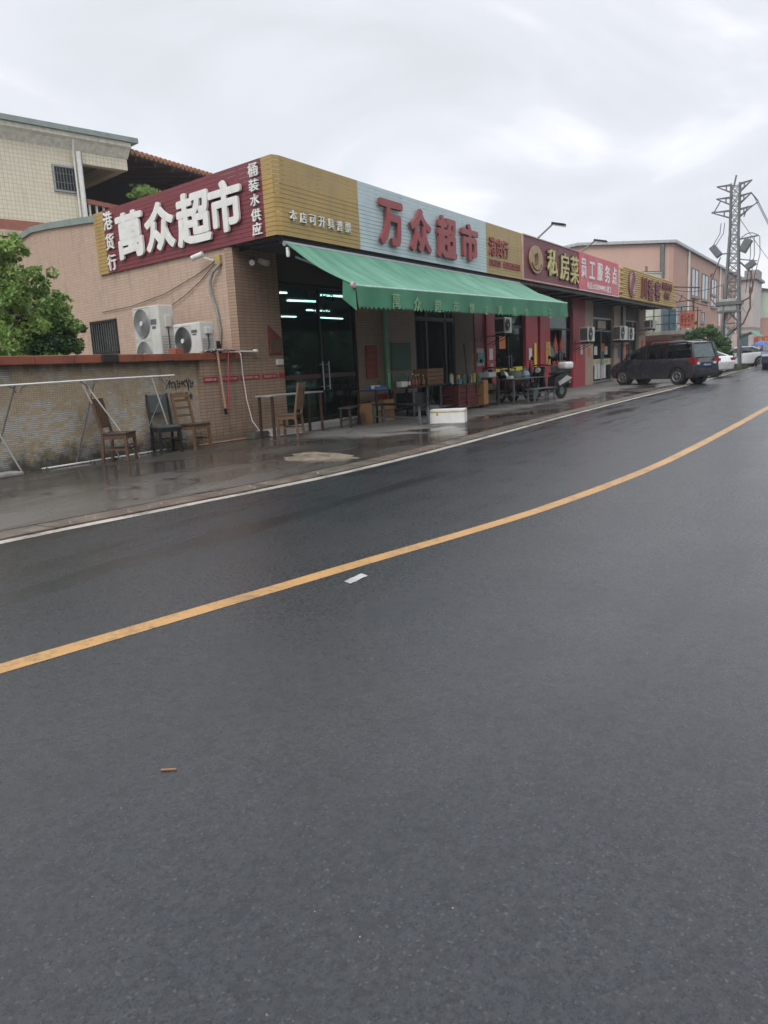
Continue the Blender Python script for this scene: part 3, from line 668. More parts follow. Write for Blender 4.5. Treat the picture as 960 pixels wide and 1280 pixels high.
# notices and boards
nb = MB().box(16.78, 17.32, 10.672, 10.69, 1.02, 1.86).build('notice_board', mat('dark_red_notice', (0.30, 0.03, 0.03), 0.6), sb, True)
for i, tx in enumerate(('诚信经营', '烟酒副食', '粮油饮料', '桶装水', '送货上门')):
    letters(front(10.672), tx, 17.05, 1.76 - i * 0.17, 0.4, 0.09, 0.0, 'lettering', mat('faded_orange_print', (0.42, 0.16, 0.05), 0.6), nb, 0.005, 0.003)
gb = MB().box(18.06, 19.1, 10.665, 10.69, 1.2, 1.93).build('green_board', mat('green_panel', (0.05, 0.16, 0.09), 0.6, dirt=0.1), sb, True)
MB().box(18.02, 19.0, 10.66, 10.69, 0.82, 1.12).build('poster', mat('pale_green_poster', (0.16, 0.26, 0.19), 0.6, var=0.5, scale=10), sb, True)
MB().box(17.35, 17.5, 10.67, 10.695, 0.72, 0.95).build('meter_box', mat('pale_green_poster', (0, 0, 0)), sb, True)
ps = MB(); ps.prism([(12.97, 1.66), (13.42, 1.66), (13.42, 2.02), (13.0, 2.3), (12.97, 2.3)], 0, 0.015, lambda u, v, d: (u, 10.688 - d, v)); ps = ps.build('poster', mat('red_house_poster', (0.20, 0.05, 0.04), 0.6, var=0.5, scale=9), sb, True)
MB().box(13.02, 13.38, 10.660, 10.671, 1.72, 1.98).build('poster_panel', mat('brown_panel', (0.14, 0.09, 0.06), 0.6, var=0.5, scale=18), ps, True)
MB().box(13.2, 13.42, 10.66, 10.688, 1.46, 1.58).build('switch_plate', WHITEP, sb, True, bevel=0.006)
for i, (x0, x1) in enumerate(((10.97, 11.35), (11.43, 11.95), (12.02, 12.62), (12.7, 13.2), (13.26, 13.45))):
    st = MB().box(x0, x1, 10.681, 10.687, 1.18, 1.28).build('sticker', REDS, sb if x0 > 12.1 else lw, True)
    if x1 - x0 > 0.3:
        letters(front(10.681), '旺铺招租 2288', (x0 + x1) / 2, 1.23, (x1 - x0) * 0.8, 0.05, 0.0, 'lettering', mat('pink_print', (0.6, 0.35, 0.35), 0.6), st, 0.005, 0.002)
yn = MB().box(30.0, 30.5, 10.598, 10.618, 1.02, 1.95).build('notice', mat('yellow_notice', (0.62, 0.42, 0.10), 0.6), sb, True)
for i, tx in enumerate('今日特价菜'): letters(front(10.598), tx, 30.25, 1.82 - i * 0.17, 0.2, 0.13, 0.0, 'lettering', RD, yn, 0.01, 0.003)
mb = MB(); mb.box(24.35, 24.65, 10.585, 10.598, 1.35, 1.72); mb.build('torn_paper', WHITEP, sb, True)
mn = MB()
for i in range(3): mn.box(23.5, 24.05, 10.655, 10.668, 0.75 + i * 0.42, 0.9 + i * 0.42)
mn.build('menu_strip', mat('pale_menu', (0.5, 0.45, 0.45), 0.6), sb, True)
MB().box(23.55, 24.1, 10.645, 10.668, 1.25, 1.6).build('menu_picture', mat('teal_print', (0.10, 0.28, 0.26), 0.5, var=0.6, scale=12), sb, True)
letters(front(10.655), '快餐 小炒', 23.8, 2.0, 0.6, 0.14, 0.0, 'lettering', mat('pink_print', (0, 0, 0)), sb, 0.01, 0.004)
letters(front(10.590), '快', 24.55, 1.1, 0.28, 0.3, 0.0, 'lettering', WHITEP, sb, 0.01, 0.004)

# interior lights of the supermarket (fluorescent tubes)
TL = [((16.04, 12.75), (16.3, 12.68)), ((17.99, 14.0), (19.18, 13.77)), ((17.62, 12.58), (18.77, 12.43)), ((22.75, 18.09), (23.6, 18.0)), ((21.4, 15.87), (22.65, 15.81)), ((24.92, 17.9), (26.61, 17.94))]
for (x0, y0), (x1, y1) in TL:
    t = thing('ceiling_light', 'lit white fluorescent tube under the supermarket ceiling', 'light', ((x0 + x1) / 2, (y0 + y1) / 2, 3.3), 0, 'fluorescent tubes in the supermarket')
    MB().tube([(x0, y0, 3.3), (x1, y1, 3.3)], 0.022, 8).build('tube', TUBE, t, True)
    MB().bar((x0, y0, 3.36), (x1, y1, 3.36), 0.06, 0.05).build('fitting', WHITEP, t, True)
    t2 = MB().bar(((x0 + x1) / 2, (y0 + y1) / 2, 3.38), ((x0 + x1) / 2, (y0 + y1) / 2, 3.78), 0.02); t2.build('hanger', ALU, t, True)
# shelves seen dimly behind the doors
for k, (x, y) in enumerate(((14.0, 13.2), (15.6, 14.6), (17.3, 16.0))):
    t = thing('display_shelf', 'dim goods shelf inside the supermarket, %s behind the glass doors' % ('first', 'second', 'third')[k], 'shelf', (x, y, 0.03))
    m_ = MB()
    for z in (0.1, 0.5, 0.9, 1.3, 1.7): m_.box(-0.9, 0.9, -0.2, 0.2, z, z + 0.03)
    for sx in (-0.9, 0.88): m_.box(sx, sx + 0.02, -0.2, 0.2, 0, 1.9)
    m_.build('shelf_frame', ALU, t)
    g = MB(); rr = random.Random(k)
    for z in (0.13, 0.53, 0.93, 1.33, 1.73):
        xx = -0.85
        while xx < 0.8:
            ww = rr.uniform(0.06, 0.16); g.box(xx, xx + ww - 0.01, -0.17, 0.1, z, z + rr.uniform(0.12, 0.3)); xx += ww
    g.build('goods', mat('shelf_goods', (0.14, 0.12, 0.11), 0.5, var=0.8, scale=7), t)

# ================================================================ SIGN BOARDS
def slat_panel(name, o, u, n, a0, a1, z0, z1, m, parent, rows=17, gap=0.007, d0=0.0):
    mb = MB(); hh = (z1 - z0) / rows; vz = Vector((0, 0, 1))
    for i in range(rows):
        b0 = z0 + i * hh; mb.fbox(o, u, vz, n, a0, a1, b0 + gap / 2, b0 + hh - gap / 2, d0 - 0.014, d0)
    return mb.build(name, m, parent, world=True)
ux = Vector((1, 0, 0)); ny = Vector((0, -1, 0)); vz = Vector((0, 0, 1))
Z0, Z1 = 3.8, 5.2
# side sign
ss = thing('side_signboard', 'maroon slatted signboard with big white characters on the side wall', 'sign', (12.3, 12.3, Z0))
so = C0 + SN * 0.06
slat_panel('ochre_border', so, SB, SN, 4.62, 5.06, Z0, Z1, OCHRE, ss, d0=0.0)
slat_panel('board', so, SB, SN, -1.12, 4.615, Z0, Z1, MAROON, ss, d0=0.0)
slat_panel('ochre_border', so, SB, SN, -1.42, -1.125, Z0, Z1, OCHRE, ss, d0=0.0)
mb = MB(); mb.fbox(so, SB, vz, SN, -1.38, 5.05, Z0 + 0.01, 4.86, -0.075, -0.06); mb.build('backing', DKEDGE, ss, True)
mb = MB()
for s_ in np.arange(-1.3, 5.05, 0.9): mb.fbox(so, SB, vz, SN, s_, s_ + 0.03, Z0, Z1 - 0.01, -0.058, -0.018)
mb.build('frame', DKMETAL, ss, True)
fs_ = side(0.06)
for ch, s_, z, w_, h_ in [('萬', 3.44, 4.5, 1.1, 1.0), ('众', 2.25, 4.5, 1.11, 0.99), ('超', 1.02, 4.47, 1.18, 1.04), ('市', -0.05, 4.52, 1.02, 0.96)]:
    e = letters(fs_, ch, -s_, z, w_, h_, 0.03, 'character', WHITEL, ss, 0.030, 0.045, 0.012)
for ch, s_, z, w_, h_ in [('港', 4.36, 4.94, 0.38, 0.40), ('货', 4.36, 4.48, 0.36, 0.36), ('行', 4.36, 4.02, 0.36, 0.36), ('桶', -0.93, 5.02, 0.27, 0.24), ('装', -0.93, 4.75, 0.28, 0.22), ('水', -0.93, 4.49, 0.26, 0.21), ('供', -0.93, 4.22, 0.27, 0.22), ('应', -0.93, 3.97, 0.27, 0.23)]:
    letters(fs_, ch, -s_, z, w_, h_, 0.02, 'character', WHITEL, ss, 0.018, 0.03)
# supermarket front sign
fs2 = thing('front_signboard', 'ochre and pale blue slatted supermarket sign with red characters above the green awning', 'sign', (18, 9.25, Z0))
fo = Vector((0, 9.25, 0))
slat_panel('ochre_panel', fo, ux, ny, 11.93, 14.55, Z0, Z1, OCHRE, fs2)
slat_panel('pale_panel', fo, ux, ny, 14.555, 21.24, Z0, Z1, PALEBLUE, fs2)
slat_panel('ochre_panel', fo, ux, ny, 21.245, 23.98, Z0, Z1, OCHRE, fs2)
# mitred corner strip joining both faces
pa = Vector((11.93, 9.25, 0)); pb = sxy(-1.42, 0.06); dd = (pb - pa); L = dd.length; dd.normalize(); nn = Vector((dd.y, -dd.x, 0))
if nn.dot(Vector((-1, -1, 0))) < 0: nn = -nn
slat_panel('corner_strip', pa, dd, nn, 0.002, L - 0.002, Z0, Z1, OCHRE, fs2)
MB().box(11.98, 23.96, 9.31, 9.33, Z0 + 0.01, 4.78).build('backing', DKEDGE, fs2, True)
mb = MB()
for x in np.arange(12.05, 23.9, 1.1): mb.box(x, x + 0.03, 9.268, 9.305, Z0, Z1 - 0.01)
mb.box(11.98, 23.96, 9.27, 9.30, Z1 - 0.03, Z1 - 0.005)
mb.build('frame', DKMETAL, fs2, True)
ff = front(9.25)
for ch, x, z, w_, h_ in [('万', 15.79, 4.47, 1.04, 0.99), ('众', 17.17, 4.47, 1.06, 1.02), ('超', 18.58, 4.46, 1.11, 1.05), ('市', 19.96, 4.48, 1.08, 0.98)]:
    letters(ff, ch, x, z, w_, h_, 0.04, 'character', REDL, fs2, 0.034, 0.055, 0.012)
for i, ch in enumerate('本店可开具普票'): letters(ff, ch, 12.22 + i * 0.308, 4.18, 0.2, 0.2, 0.01, 'character', WHITEL, fs2, 0.012, 0.03)
for i, ch in enumerate('港货行'): letters(ff, ch, 21.62 + i * 0.5, 4.57, 0.46, 0.5, 0.01, 'character', REDL, fs2, 0.015, 0.03)
letters(ff, '日用百货', 21.85, 4.12, 0.85, 0.19, 0.01, 'lettering', REDL, fs2, 0.02, 0.012)
letters(ff, '烟酒粮油饮料', 23.15, 4.13, 1.35, 0.2, 0.01, 'lettering', REDL, fs2, 0.02, 0.012)
# restaurant sign
rs = thing('restaurant_signboard', 'maroon slatted restaurant sign with gold characters and a round gold emblem', 'sign', (27, 9.25, Z0))
slat_panel('board', fo, ux, ny, 24.12, 29.78, Z0 + 0.05, Z1 - 0.03, MAROON, rs, rows=22, gap=0.008)
MB().box(24.1, 29.8, 9.285, 9.31, Z0 + 0.03, Z1 - 0.02).build('backing', DKEDGE, rs, True)
mb = MB(); mb.box(24.02, 24.1, 9.22, 9.3, Z0, Z1); mb.box(24.1, 29.8, 9.22, 9.3, Z0, Z0 + 0.045); mb.box(24.1, 29.8, 9.22, 9.3, Z1 - 0.025, Z1 + 0.01); mb.build('frame', mat('pink_trim', (0.55, 0.36, 0.30), 0.5), rs, True)
def disc(cx, cz, rx, rz_, y, th, n=40): return MB().prism([(rx * math.cos(2 * PI * k / n), rz_ * math.sin(2 * PI * k / n)) for k in range(n)], 0, th, lambda u, v, d: (cx + u, y - d, cz + v))
em = disc(25.2, 4.5, 0.62, 0.44, 9.24, 0.05).build('emblem', mat('dull_gold', (0.42, 0.28, 0.14), 0.45, 0.2), rs, True, bevel=0.01)
mb = MB(); F9 = front(9.19)
for k in range(3): mb.tube([F9.at(25.0 + 0.12 * k + 0.06 * math.sin(t), 4.3 + t * 0.12 + k * 0.03, 0.005) for t in (0, 1, 2, 3)], 0.022, 5)
mb.tube([F9.at(25.2 + 0.45 * math.cos(t), 4.42 + 0.25 * math.sin(t), 0.005) for t in np.linspace(3.3, 6.1, 9)], 0.025, 5)
mb.build('emblem_relief', mat('dark_relief', (0.12, 0.06, 0.03), 0.5), em, True)
for ch, x, z, w_, h_ in [('私', 26.76, 4.53, 1.0, 0.88), ('房', 28.08, 4.5, 0.9, 0.93), ('菜', 29.22, 4.47, 0.92, 0.98)]:
    e = letters(ff, ch, x, z, w_, h_, 0.03, 'character', GOLDL, rs, 0.008, 0.05)
    letters(ff, ch, x, z, w_ * 1.05, h_ * 1.05, 0.003, 'character_backing', DKEDGE, e, 0.03, 0.03)
# staff service sign
sv_ = thing('service_signboard', 'flat red signboard with white characters between the maroon and log-edged signs', 'sign', (32.6, 9.25, Z0))
MB().box(29.83, 35.52, 9.21, 9.27, Z0 + 0.03, Z1).build('board', SIGNRED, sv_, True)
mb = MB(); mb.box(29.83, 35.52, 9.195, 9.275, Z0, Z0 + 0.028); mb.box(35.525, 35.575, 9.195, 9.275, Z0, Z1); mb.build('frame', WHITEP, sv_, True)
f3 = front(9.21)
for ch, x, z, w_, h_ in [('员', 30.4, 4.64, 0.66, 0.72), ('工', 31.5, 4.63, 0.72, 0.66), ('服', 32.6, 4.65, 0.74, 0.70), ('务', 33.72, 4.64, 0.76, 0.71), ('点', 34.82, 4.65, 0.70, 0.73)]:
    letters(f3, ch, x, z, w_, h_, 0.002, 'character', WHITEL, sv_, 0.02, 0.012)
letters(f3, '电话:13556944453 招工', 32.6, 4.04, 3.5, 0.27, 0.002, 'lettering', WHITEL, sv_, 0.015, 0.01)
# log-edged sign
LOGC = mat('yellow_log', (0.56, 0.39, 0.13), 0.5, var=0.14, scale=1.5)
ls = thing('snack_signboard', 'ochre signboard with notched log ends and maroon characters at the far end', 'sign', (41.7, 9.25, Z0))
MB().box(36.1, 47.35, 9.185, 9.28, Z0, Z1 - 0.02).build('board', LOGC, ls, True)
mb = MB()
for i in range(14):
    z = Z0 + i * 0.099; a_, b_ = (35.6, 47.9) if i % 2 == 0 else (36.15, 47.3)
    mb.tube([(a_, 9.2, z + 0.05), (b_, 9.2, z + 0.05)], 0.047, 8)
mb.build('logs', LOGC, ls, True, smooth=True)
f4 = front(9.15)
em = disc(37.65, 4.5, 0.66, 0.62, 9.15, 0.04).build('emblem', mat('maroon_emblem', (0.22, 0.07, 0.07), 0.5, var=0.3, scale=6), ls, True, bevel=0.01)
mb = MB()
for r in (0.36, 0.5): mb.tube([front(9.11).at(37.65 + r * math.cos(t), 4.5 + r * 0.94 * math.sin(t), 0.004) for t in np.linspace(0, 2 * PI, 30)], 0.018, 4)
mb.build('emblem_relief', mat('pale_pink', (0.5, 0.32, 0.28), 0.5), em, True)
DM = mat('dark_maroon_letter', (0.16, 0.03, 0.035), 0.5)
for ch, x, z, w_, h_ in [('川', 39.95, 4.44, 1.1, 1.0), ('香', 41.4, 4.43, 1.2, 1.05), ('客', 43.0, 4.46, 1.3, 0.97)]: letters(f4, ch, x, z, w_, h_, 0.01, 'character', DM, ls, 0.03, 0.05)
letters(f4, '家常小炒', 45.36, 4.8, 2.5, 0.4, 0.01, 'lettering', DM, ls, 0.02, 0.04); letters(f4, '快餐', 45.3, 4.32, 1.3, 0.36, 0.01, 'lettering', DM, ls, 0.02, 0.04)

# ================================================================ AWNING
aw = thing('awning', 'mint green canvas awning with scalloped printed valance over the supermarket front', 'awning', (17.9, 9.2, 3.68))
xs = np.linspace(11.92, 23.85, 61)
def awp(x, t): # t 0 at the wall, 1 at the front bar
    f = (x - 11.92) / 11.93; z1 = 2.755 + 0.19 * f; y1 = 7.74
    sag = -0.10 * math.sin(PI * t) * (0.7 + 0.3 * math.sin(x * 2.1)) + 0.022 * math.sin(x * 3.7 - t * 5) * math.sin(PI * t) + 0.012 * math.sin(x * 5.3 + t * 3) * math.sin(PI * t) + 0.006 * math.sin(x * 13.7 + t * 7)
    return (x, 9.24 + (y1 - 9.24) * t, 3.67 + (z1 - 3.67) * t + sag)
NT_ = 14
vs = [awp(x, t / NT_) for x in xs for t in range(NT_ + 1)]; n = NT_ + 1
fs = [(i * n + j, (i + 1) * n + j, (i + 1) * n + j + 1, i * n + j + 1) for i in range(60) for j in range(NT_)]
m_ = MB(); m_.add(vs, fs); m_.add([(x, y, z - 0.008) for x, y, z in vs], fs); o = m_.build('canopy_cloth', AWN, aw, True, smooth=True)
# valance with teeth
vs = []; fs = []; NX = 300
for i in range(NX + 1):
    x = 11.95 + 11.88 * i / NX; f = (x - 11.92) / 11.93; zt = 2.745 + 0.19 * f; lo = zt - 0.40 - 0.05 * f
    tooth = 0.055 if i % 4 in (1,) else (0.028 if i % 4 in (0, 2) else 0.0)
    wv = 0.02 * math.sin(x * 3.1) + 0.012 * math.sin(x * 7.7)
    vs += [(x, 7.735, zt), (x, 7.73 + wv * 0.5, zt - 0.2), (x, 7.72 + wv, lo + 0.055), (x, 7.72 + wv, lo + 0.055 - tooth)]
for i in range(NX):
    for j in range(3): fs.append((i * 4 + j, (i + 1) * 4 + j, (i + 1) * 4 + j + 1, i * 4 + j + 1))
m_ = MB(); m_.add(vs, fs); va = m_.build('valance', VAL, aw, True)
# side return of the valance
m_ = MB()
for X_, zt in ((11.935, 2.745), (23.84, 2.935)):
    m_.add([(X_, 7.74, zt), (X_, 8.0, zt + 0.14), (X_ - 0.01, 8.02, zt - 0.2), (X_, 7.73, zt - 0.43)], [(0, 1, 2, 3)])
m_.build('valance_return', VAL, aw, True)
for ch, x, z, w_, h_ in [('萬', 13.31, 2.54, 0.3, 0.29), ('众', 14.16, 2.51, 0.3, 0.28), ('超', 15.07, 2.51, 0.29, 0.26), ('市', 15.94, 2.54, 0.27, 0.24), ('领', 16.78, 2.53, 0.26, 0.23), ('主', 17.61, 2.52, 0.24, 0.21), ('风', 18.46, 2.53, 0.26, 0.22), ('化', 19.41, 2.54, 0.26, 0.22), ('食', 20.29, 2.55, 0.28, 0.22), ('王', 22.16, 2.58, 0.26, 0.25)]:
    letters(front(7.70), ch, x, z, w_, h_, 0.0, 'print', VTXT, va, 0.004, 0.004)
m_ = MB(); m_.tube([(11.9, 7.76, 2.75), (23.87, 7.76, 2.94)], 0.028, 10); m_.build('front_bar', mat('pale_bar', (0.35, 0.5, 0.42), 0.5), aw, True)
m_ = MB(); m_.lathe([(0.001, -0.03), (0.05, -0.03), (0.06, 0), (0.05, 0.03), (0.001, 0.03)], (11.9, 7.76, 2.76), 14, 'y'); m_.build('end_cap', mat('pinkish_cap', (0.5, 0.36, 0.33), 0.5), aw, True)
for x in (12.3, 17.8, 23.4):
    f = (x - 11.92) / 11.93; m_ = MB(); m_.bar((x, 9.3, 3.45), (x + 0.5, 8.5, 3.05 + 0.05 * f), 0.04); m_.bar((x + 0.5, 8.5, 3.05 + 0.05 * f), (x, 7.78, 2.72 + 0.19 * f), 0.035); m_.build('folding_arm', ALU, aw, True)
m_ = MB(); m_.tube([(11.95, 9.27, 3.66), (23.8, 9.27, 3.66)], 0.05, 8); m_.build('roller', ALU, aw, True)
m_ = MB(); cr_ = Vector((11.95, 9.2, 3.58)); m_.bar(cr_, cr_ + Vector((0, 0, -0.12)), 0.05); m_.lathe([(0.001, -0.18), (0.035, -0.17), (0.04, -0.1), (0.02, -0.02), (0.001, 0)], cr_, 10); m_.build('gear_box', WHITEP, aw, True)

# ================================================================ SIGN LAMPS
def sign_lamp(p, q, r, lab):
    t = thing('sign_lamp', lab, 'lamp', p, 0, 'flood lamps on arms above the signs')
    MB().tube([p, q], 0.03, 8).build('arm', GALV, t, True)
    p2, r2 = Vector(q), Vector(r); d_ = (r2 - p2).normalized()
    m_ = MB(); m_.bar(p2 - d_ * 0.05, r2, 0.2, 0.07); m_.build('lamp_head', DKMETAL, t, True, bevel=0.015)
    m_ = MB(); m_.bar(p2 + Vector((0, 0, -0.05)), r2 + Vector((0, 0, -0.05)), 0.16, 0.02); m_.build('lens', WHITEP, t, True)
sign_lamp((25.6, 9.35, 5.19), (26.03, 8.9, 5.70), (26.05, 8.5, 5.60), 'small flood lamp on a long arm above the maroon restaurant sign')
sign_lamp((30.3, 9.35, 5.19), (30.73, 8.85, 5.66), (30.75, 8.42, 5.56), 'small flood lamp on a long arm above the flat red sign')

# ================================================================ AIR CONDITIONERS
def fan_part(cx, cz, r, y, m, parent, hub=True):
    f = MB()
    for k in range(9):
        rr_ = r * (0.25 + 0.75 * k / 8); f.tube([(cx + rr_ * math.cos(t), y - 0.012, cz + rr_ * math.sin(t)) for t in np.linspace(0, 2 * PI, 25)], 0.004 if k < 8 else 0.012, 4, False)
    for k in range(28):
        t = 2 * PI * k / 28; f.bar((cx + r * .2 * math.cos(t), y - 0.008, cz + r * .2 * math.sin(t)), (cx + r * math.cos(t + .25), y - 0.008, cz + r * math.sin(t + .25)), 0.004)
    fo_ = f.build('fan_grille', m, parent)
    MB().cyl((cx, y + 0.002, cz), (0, 1, 0), r * 0.97, 0.006, 28).build('fan_well', ACD if m is ACD else ACG, fo_)
    MB().cyl((cx, y - 0.02, cz), (0, 1, 0), r * 0.17, 0.02, 16).build('hub', WHITEP, fo_)
def ac_unit(name, label, w, h, dpt, loc, rz, fans, fanm=ACG, pos=0.36, detail=True, group=None):
    t = thing(name, label, 'air conditioner', loc, rz, group)
    MB().box(-w / 2, w / 2, 0, dpt, 0.05, h).build('casing', ACW, t, bevel=0.02)
    m_ = MB()
    for sx in (-w * 0.35, w * 0.35): m_.box(sx - 0.04, sx + 0.04, 0.02, dpt - 0.02, 0, 0.048)
    m_.build('foot', DKMETAL, t)
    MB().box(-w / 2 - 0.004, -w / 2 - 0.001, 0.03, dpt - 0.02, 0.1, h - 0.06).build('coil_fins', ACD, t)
    r = min(h / fans * 0.42, w * 0.30)
    for i in range(fans):
        z = 0.05 + (h - 0.05) * (i + 0.5) / fans; fan_part(-w / 2 + r * 1.12 + 0.02, z, r, -0.004, fanm, t)
        m_ = MB(); cx = -w / 2 + r * 1.12 + 0.02; q_ = r * 1.08
        for a_, b_ in (((-q_, -q_), (q_, -q_)), ((q_, -q_), (q_, q_)), ((q_, q_), (-q_, q_)), ((-q_, q_), (-q_, -q_))):
            m_.bar((cx + a_[0], -0.003, z + a_[1]), (cx + b_[0], -0.003, z + b_[1]), 0.012)
        m_.build('fan_frame', ACW, t)
    if detail:
        m_ = MB(); m_.box(w * 0.18, w * 0.40, -0.004, -0.001, h * 0.72, h * 0.80); m_.box(w * 0.22, w * 0.36, -0.004, -0.001, h * 0.66, h * 0.70)
        m_.build('badge', mat('grey_badge', (0.12, 0.12, 0.13), 0.5), t)
        m_ = MB(); m_.box(w / 2 + 0.001, w / 2 + 0.05, dpt * 0.35, dpt * 0.75, h * 0.68, h * 0.85); cv = m_.build('valve_cover', ACW, t, bevel=0.01)
        m_ = MB(); m_.tube([(w / 2 + 0.03, dpt * .5, h * 0.68), (w / 2 + 0.035, dpt * .5, h * 0.4), (w / 2 + 0.06, dpt * .3, h * 0.15), (w / 2 + 0.1, dpt * .2, 0.02)], 0.012, 6); m_.build('cable', BLK, t)
        m_ = MB()
        for k in range(12): m_.box(w / 2 + 0.001, w / 2 + 0.004, dpt * 0.12, dpt * 0.9, h * (0.1 + k * 0.04), h * (0.1 + k * 0.04) + 0.006)
        m_.build('louvre', ACD, t)
    return t
RS = math.atan2(SB.y, SB.x) + PI  # local +x = -SB (towards the street), local -y = outward
def side_loc(s, off, z): return sxy(s, off, z)
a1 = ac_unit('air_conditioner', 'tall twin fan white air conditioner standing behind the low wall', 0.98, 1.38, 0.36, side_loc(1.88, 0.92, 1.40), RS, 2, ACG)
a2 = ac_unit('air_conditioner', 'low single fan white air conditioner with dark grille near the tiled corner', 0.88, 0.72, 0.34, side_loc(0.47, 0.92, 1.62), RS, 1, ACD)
st = thing('equipment_stand', 'steel angle stand behind the low wall carrying the two big air conditioners', 'stand', sxy(1.3, 0.7, 0))
m_ = MB()
for s_ in (0.15, 0.8): 
    for of_ in (0.85, 0.6): m_.bar(sxy(s_, of_, 0), sxy(s_, of_, 1.59), 0.04)
m_.bar(sxy(0.0, 0.85, 1.6), sxy(0.95, 0.85, 1.6), 0.035); m_.bar(sxy(0.0, 0.6, 1.6), sxy(0.95, 0.6, 1.6), 0.035); m_.build('leg', RUST, st, True)
m_ = MB()
for s_ in (1.5, 2.25):
    for of_ in (0.85, 0.6): m_.bar(sxy(s_, of_, 0), sxy(s_, of_, 1.37), 0.04)
m_.bar(sxy(1.4, 0.85, 1.375), sxy(2.35, 0.85, 1.375), 0.035); m_.bar(sxy(1.4, 0.6, 1.375), sxy(2.35, 0.6, 1.375), 0.035); m_.build('leg', RUST, st, True)
def wall_ac(x, y, z, w, h, lab, rz=0.0, dep=0.36):
    t = ac_unit('wall_air_conditioner', lab, w, h, dep, (x, y, z), rz, 1, ACD, detail=False, group='air conditioners bracketed to the shop fronts')
    for sx in (-w * 0.35, w * 0.35): MB().bar((sx, 0.0, -0.02), (sx, dep + 0.3, -0.02), 0.03).bar((sx, 0.02, -0.03), (sx, dep + 0.3, -0.3), 0.025).build('bracket', DKMETAL, t)
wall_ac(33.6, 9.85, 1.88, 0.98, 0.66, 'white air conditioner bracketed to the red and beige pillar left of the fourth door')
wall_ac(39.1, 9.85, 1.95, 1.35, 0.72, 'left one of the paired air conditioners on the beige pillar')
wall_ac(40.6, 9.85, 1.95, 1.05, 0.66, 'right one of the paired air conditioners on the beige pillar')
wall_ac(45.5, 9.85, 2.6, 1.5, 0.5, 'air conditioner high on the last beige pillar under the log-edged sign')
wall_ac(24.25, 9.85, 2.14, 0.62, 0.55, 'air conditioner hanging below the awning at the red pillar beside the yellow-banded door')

# ================================================================ CCTV, conduit, cables on the side wall
cc = thing('security_camera', 'white bullet security camera on the side wall below the maroon sign', 'camera', sxy(0.62, 0.02, 3.62))
MB().cyl(sxy(0.85, 0.22, 3.70), SB * 0.9 + SN * 0.4 + Vector((0, 0, -0.25)), 0.055, 0.27, 14).build('camera_body', WHITEP, cc, True, bevel=0.006)
MB().bar(sxy(0.72, 0.16, 3.66), sxy(0.6, 0.01, 3.6), 0.03).build('bracket', WHITEP, cc, True)
cc = thing('junction_box', 'yellowed junction box on the tiled corner beside the security camera', 'box', sxy(0.4, 0.02, 3.5))
MB().fbox(C0, SB, vz, SN, 0.34, 0.5, 3.5, 3.68, 0.002, 0.07).build('box_body', mat('yellowed_plastic', (0.45, 0.33, 0.12), 0.5), cc, True, bevel=0.01)
pc = thing('conduit', 'grey bent conduit running down the side wall to the air conditioners', 'pipe', sxy(0.6, 0.03, 3.4))
MB().tube([sxy(0.38, 0.03, 3.50), sxy(0.42, 0.08, 3.44), sxy(0.55, 0.10, 3.36), sxy(0.68, 0.09, 3.2), sxy(0.72, 0.07, 3.0), sxy(0.60, 0.05, 2.6), sxy(0.55, 0.04, 2.2), sxy(0.62, 0.04, 1.9), sxy(0.62, 0.04, 1.6)], 0.035, 8).build('pipe_run', mat('grey_pvc', (0.28, 0.28, 0.25), 0.6), pc, True, smooth=True)
MB().tube([sxy(0.62, 0.06, 2.0), sxy(0.62, 0.06, 1.7)], 0.05, 8).build('pipe_end', BLK, pc, True)
for k, (pp, lab) in enumerate(((([sxy(5.2, 0.03, 2.95), sxy(3.8, 0.04, 2.98), sxy(2.4, 0.04, 3.12), sxy(1.2, 0.03, 3.38), sxy(0.5, 0.03, 3.58)]), 'thin slack cable sagging across the pink side wall'), (([sxy(2.3, 0.05, 2.82), sxy(1.7, 0.04, 3.0), sxy(1.1, 0.03, 3.24), sxy(0.5, 0.03, 3.55)]), 'thin taut cable rising from the tall air conditioner to the corner'))):
    tag(MB().tube(pp, 0.009, 5).build('cable', mat('brown_cable', (0.12, 0.07, 0.05), 0.7)), lab, 'cable')
cc = thing('security_camera', 'dark pair of dome cameras under the canopy on the front wall', 'camera', (12.35, 10.62, 3.5))
MB().cyl((12.75, 10.45, 3.52), (-0.3, -1, -0.35), 0.06, 0.26, 12).build('camera_body', CONC_LT, cc, True)
MB().cyl((12.45, 10.5, 3.5), (-0.9, -0.6, -0.3), 0.055, 0.2, 12).build('camera_body', CONC_LT, cc, True)
MB().bar((12.45, 10.55, 3.55), (12.75, 10.7, 3.62), 0.04).build('bracket', DKMETAL, cc, True)

# ================================================================ CREAM BUILDING BEHIND
cb_ = thing('cream_house', 'cream tiled house with a roofed terrace behind the supermarket', 'building', (19.6, 24, 0))
MB().box(2.0, 19.6, 24.0, 33, 0, 9.55).build('wall', CREAM_TILE, cb_, True)
m_ = MB(); m_.box(1.5, 21.65, 23.55, 33.2, 9.85, 10.02); m_.build('roof_slab', GREYGREEN, cb_, True)
m_ = MB(); m_.prism([(0.02, 9.55), (0.02, 9.35), (-0.2, 9.62), (-0.32, 9.70), (-0.32, 9.848), (0.02, 9.848)], 1.8, 21.4, lambda u, v, d: (d, 23.98 + u, v)); m_.build('cornice', mat('pale_cornice', (0.72, 0.70, 0.60), 0.7, dirt=0.15), cb_, True)
MB().box(19.62, 21.35, 23.99, 24.3, 8.95, 9.34).build('terrace_beam', CREAM_TILE, cb_, True)
MB().box(21.05, 21.35, 24.31, 32.9, 8.95, 9.34).build('terrace_beam', CREAM_TILE, cb_, True)
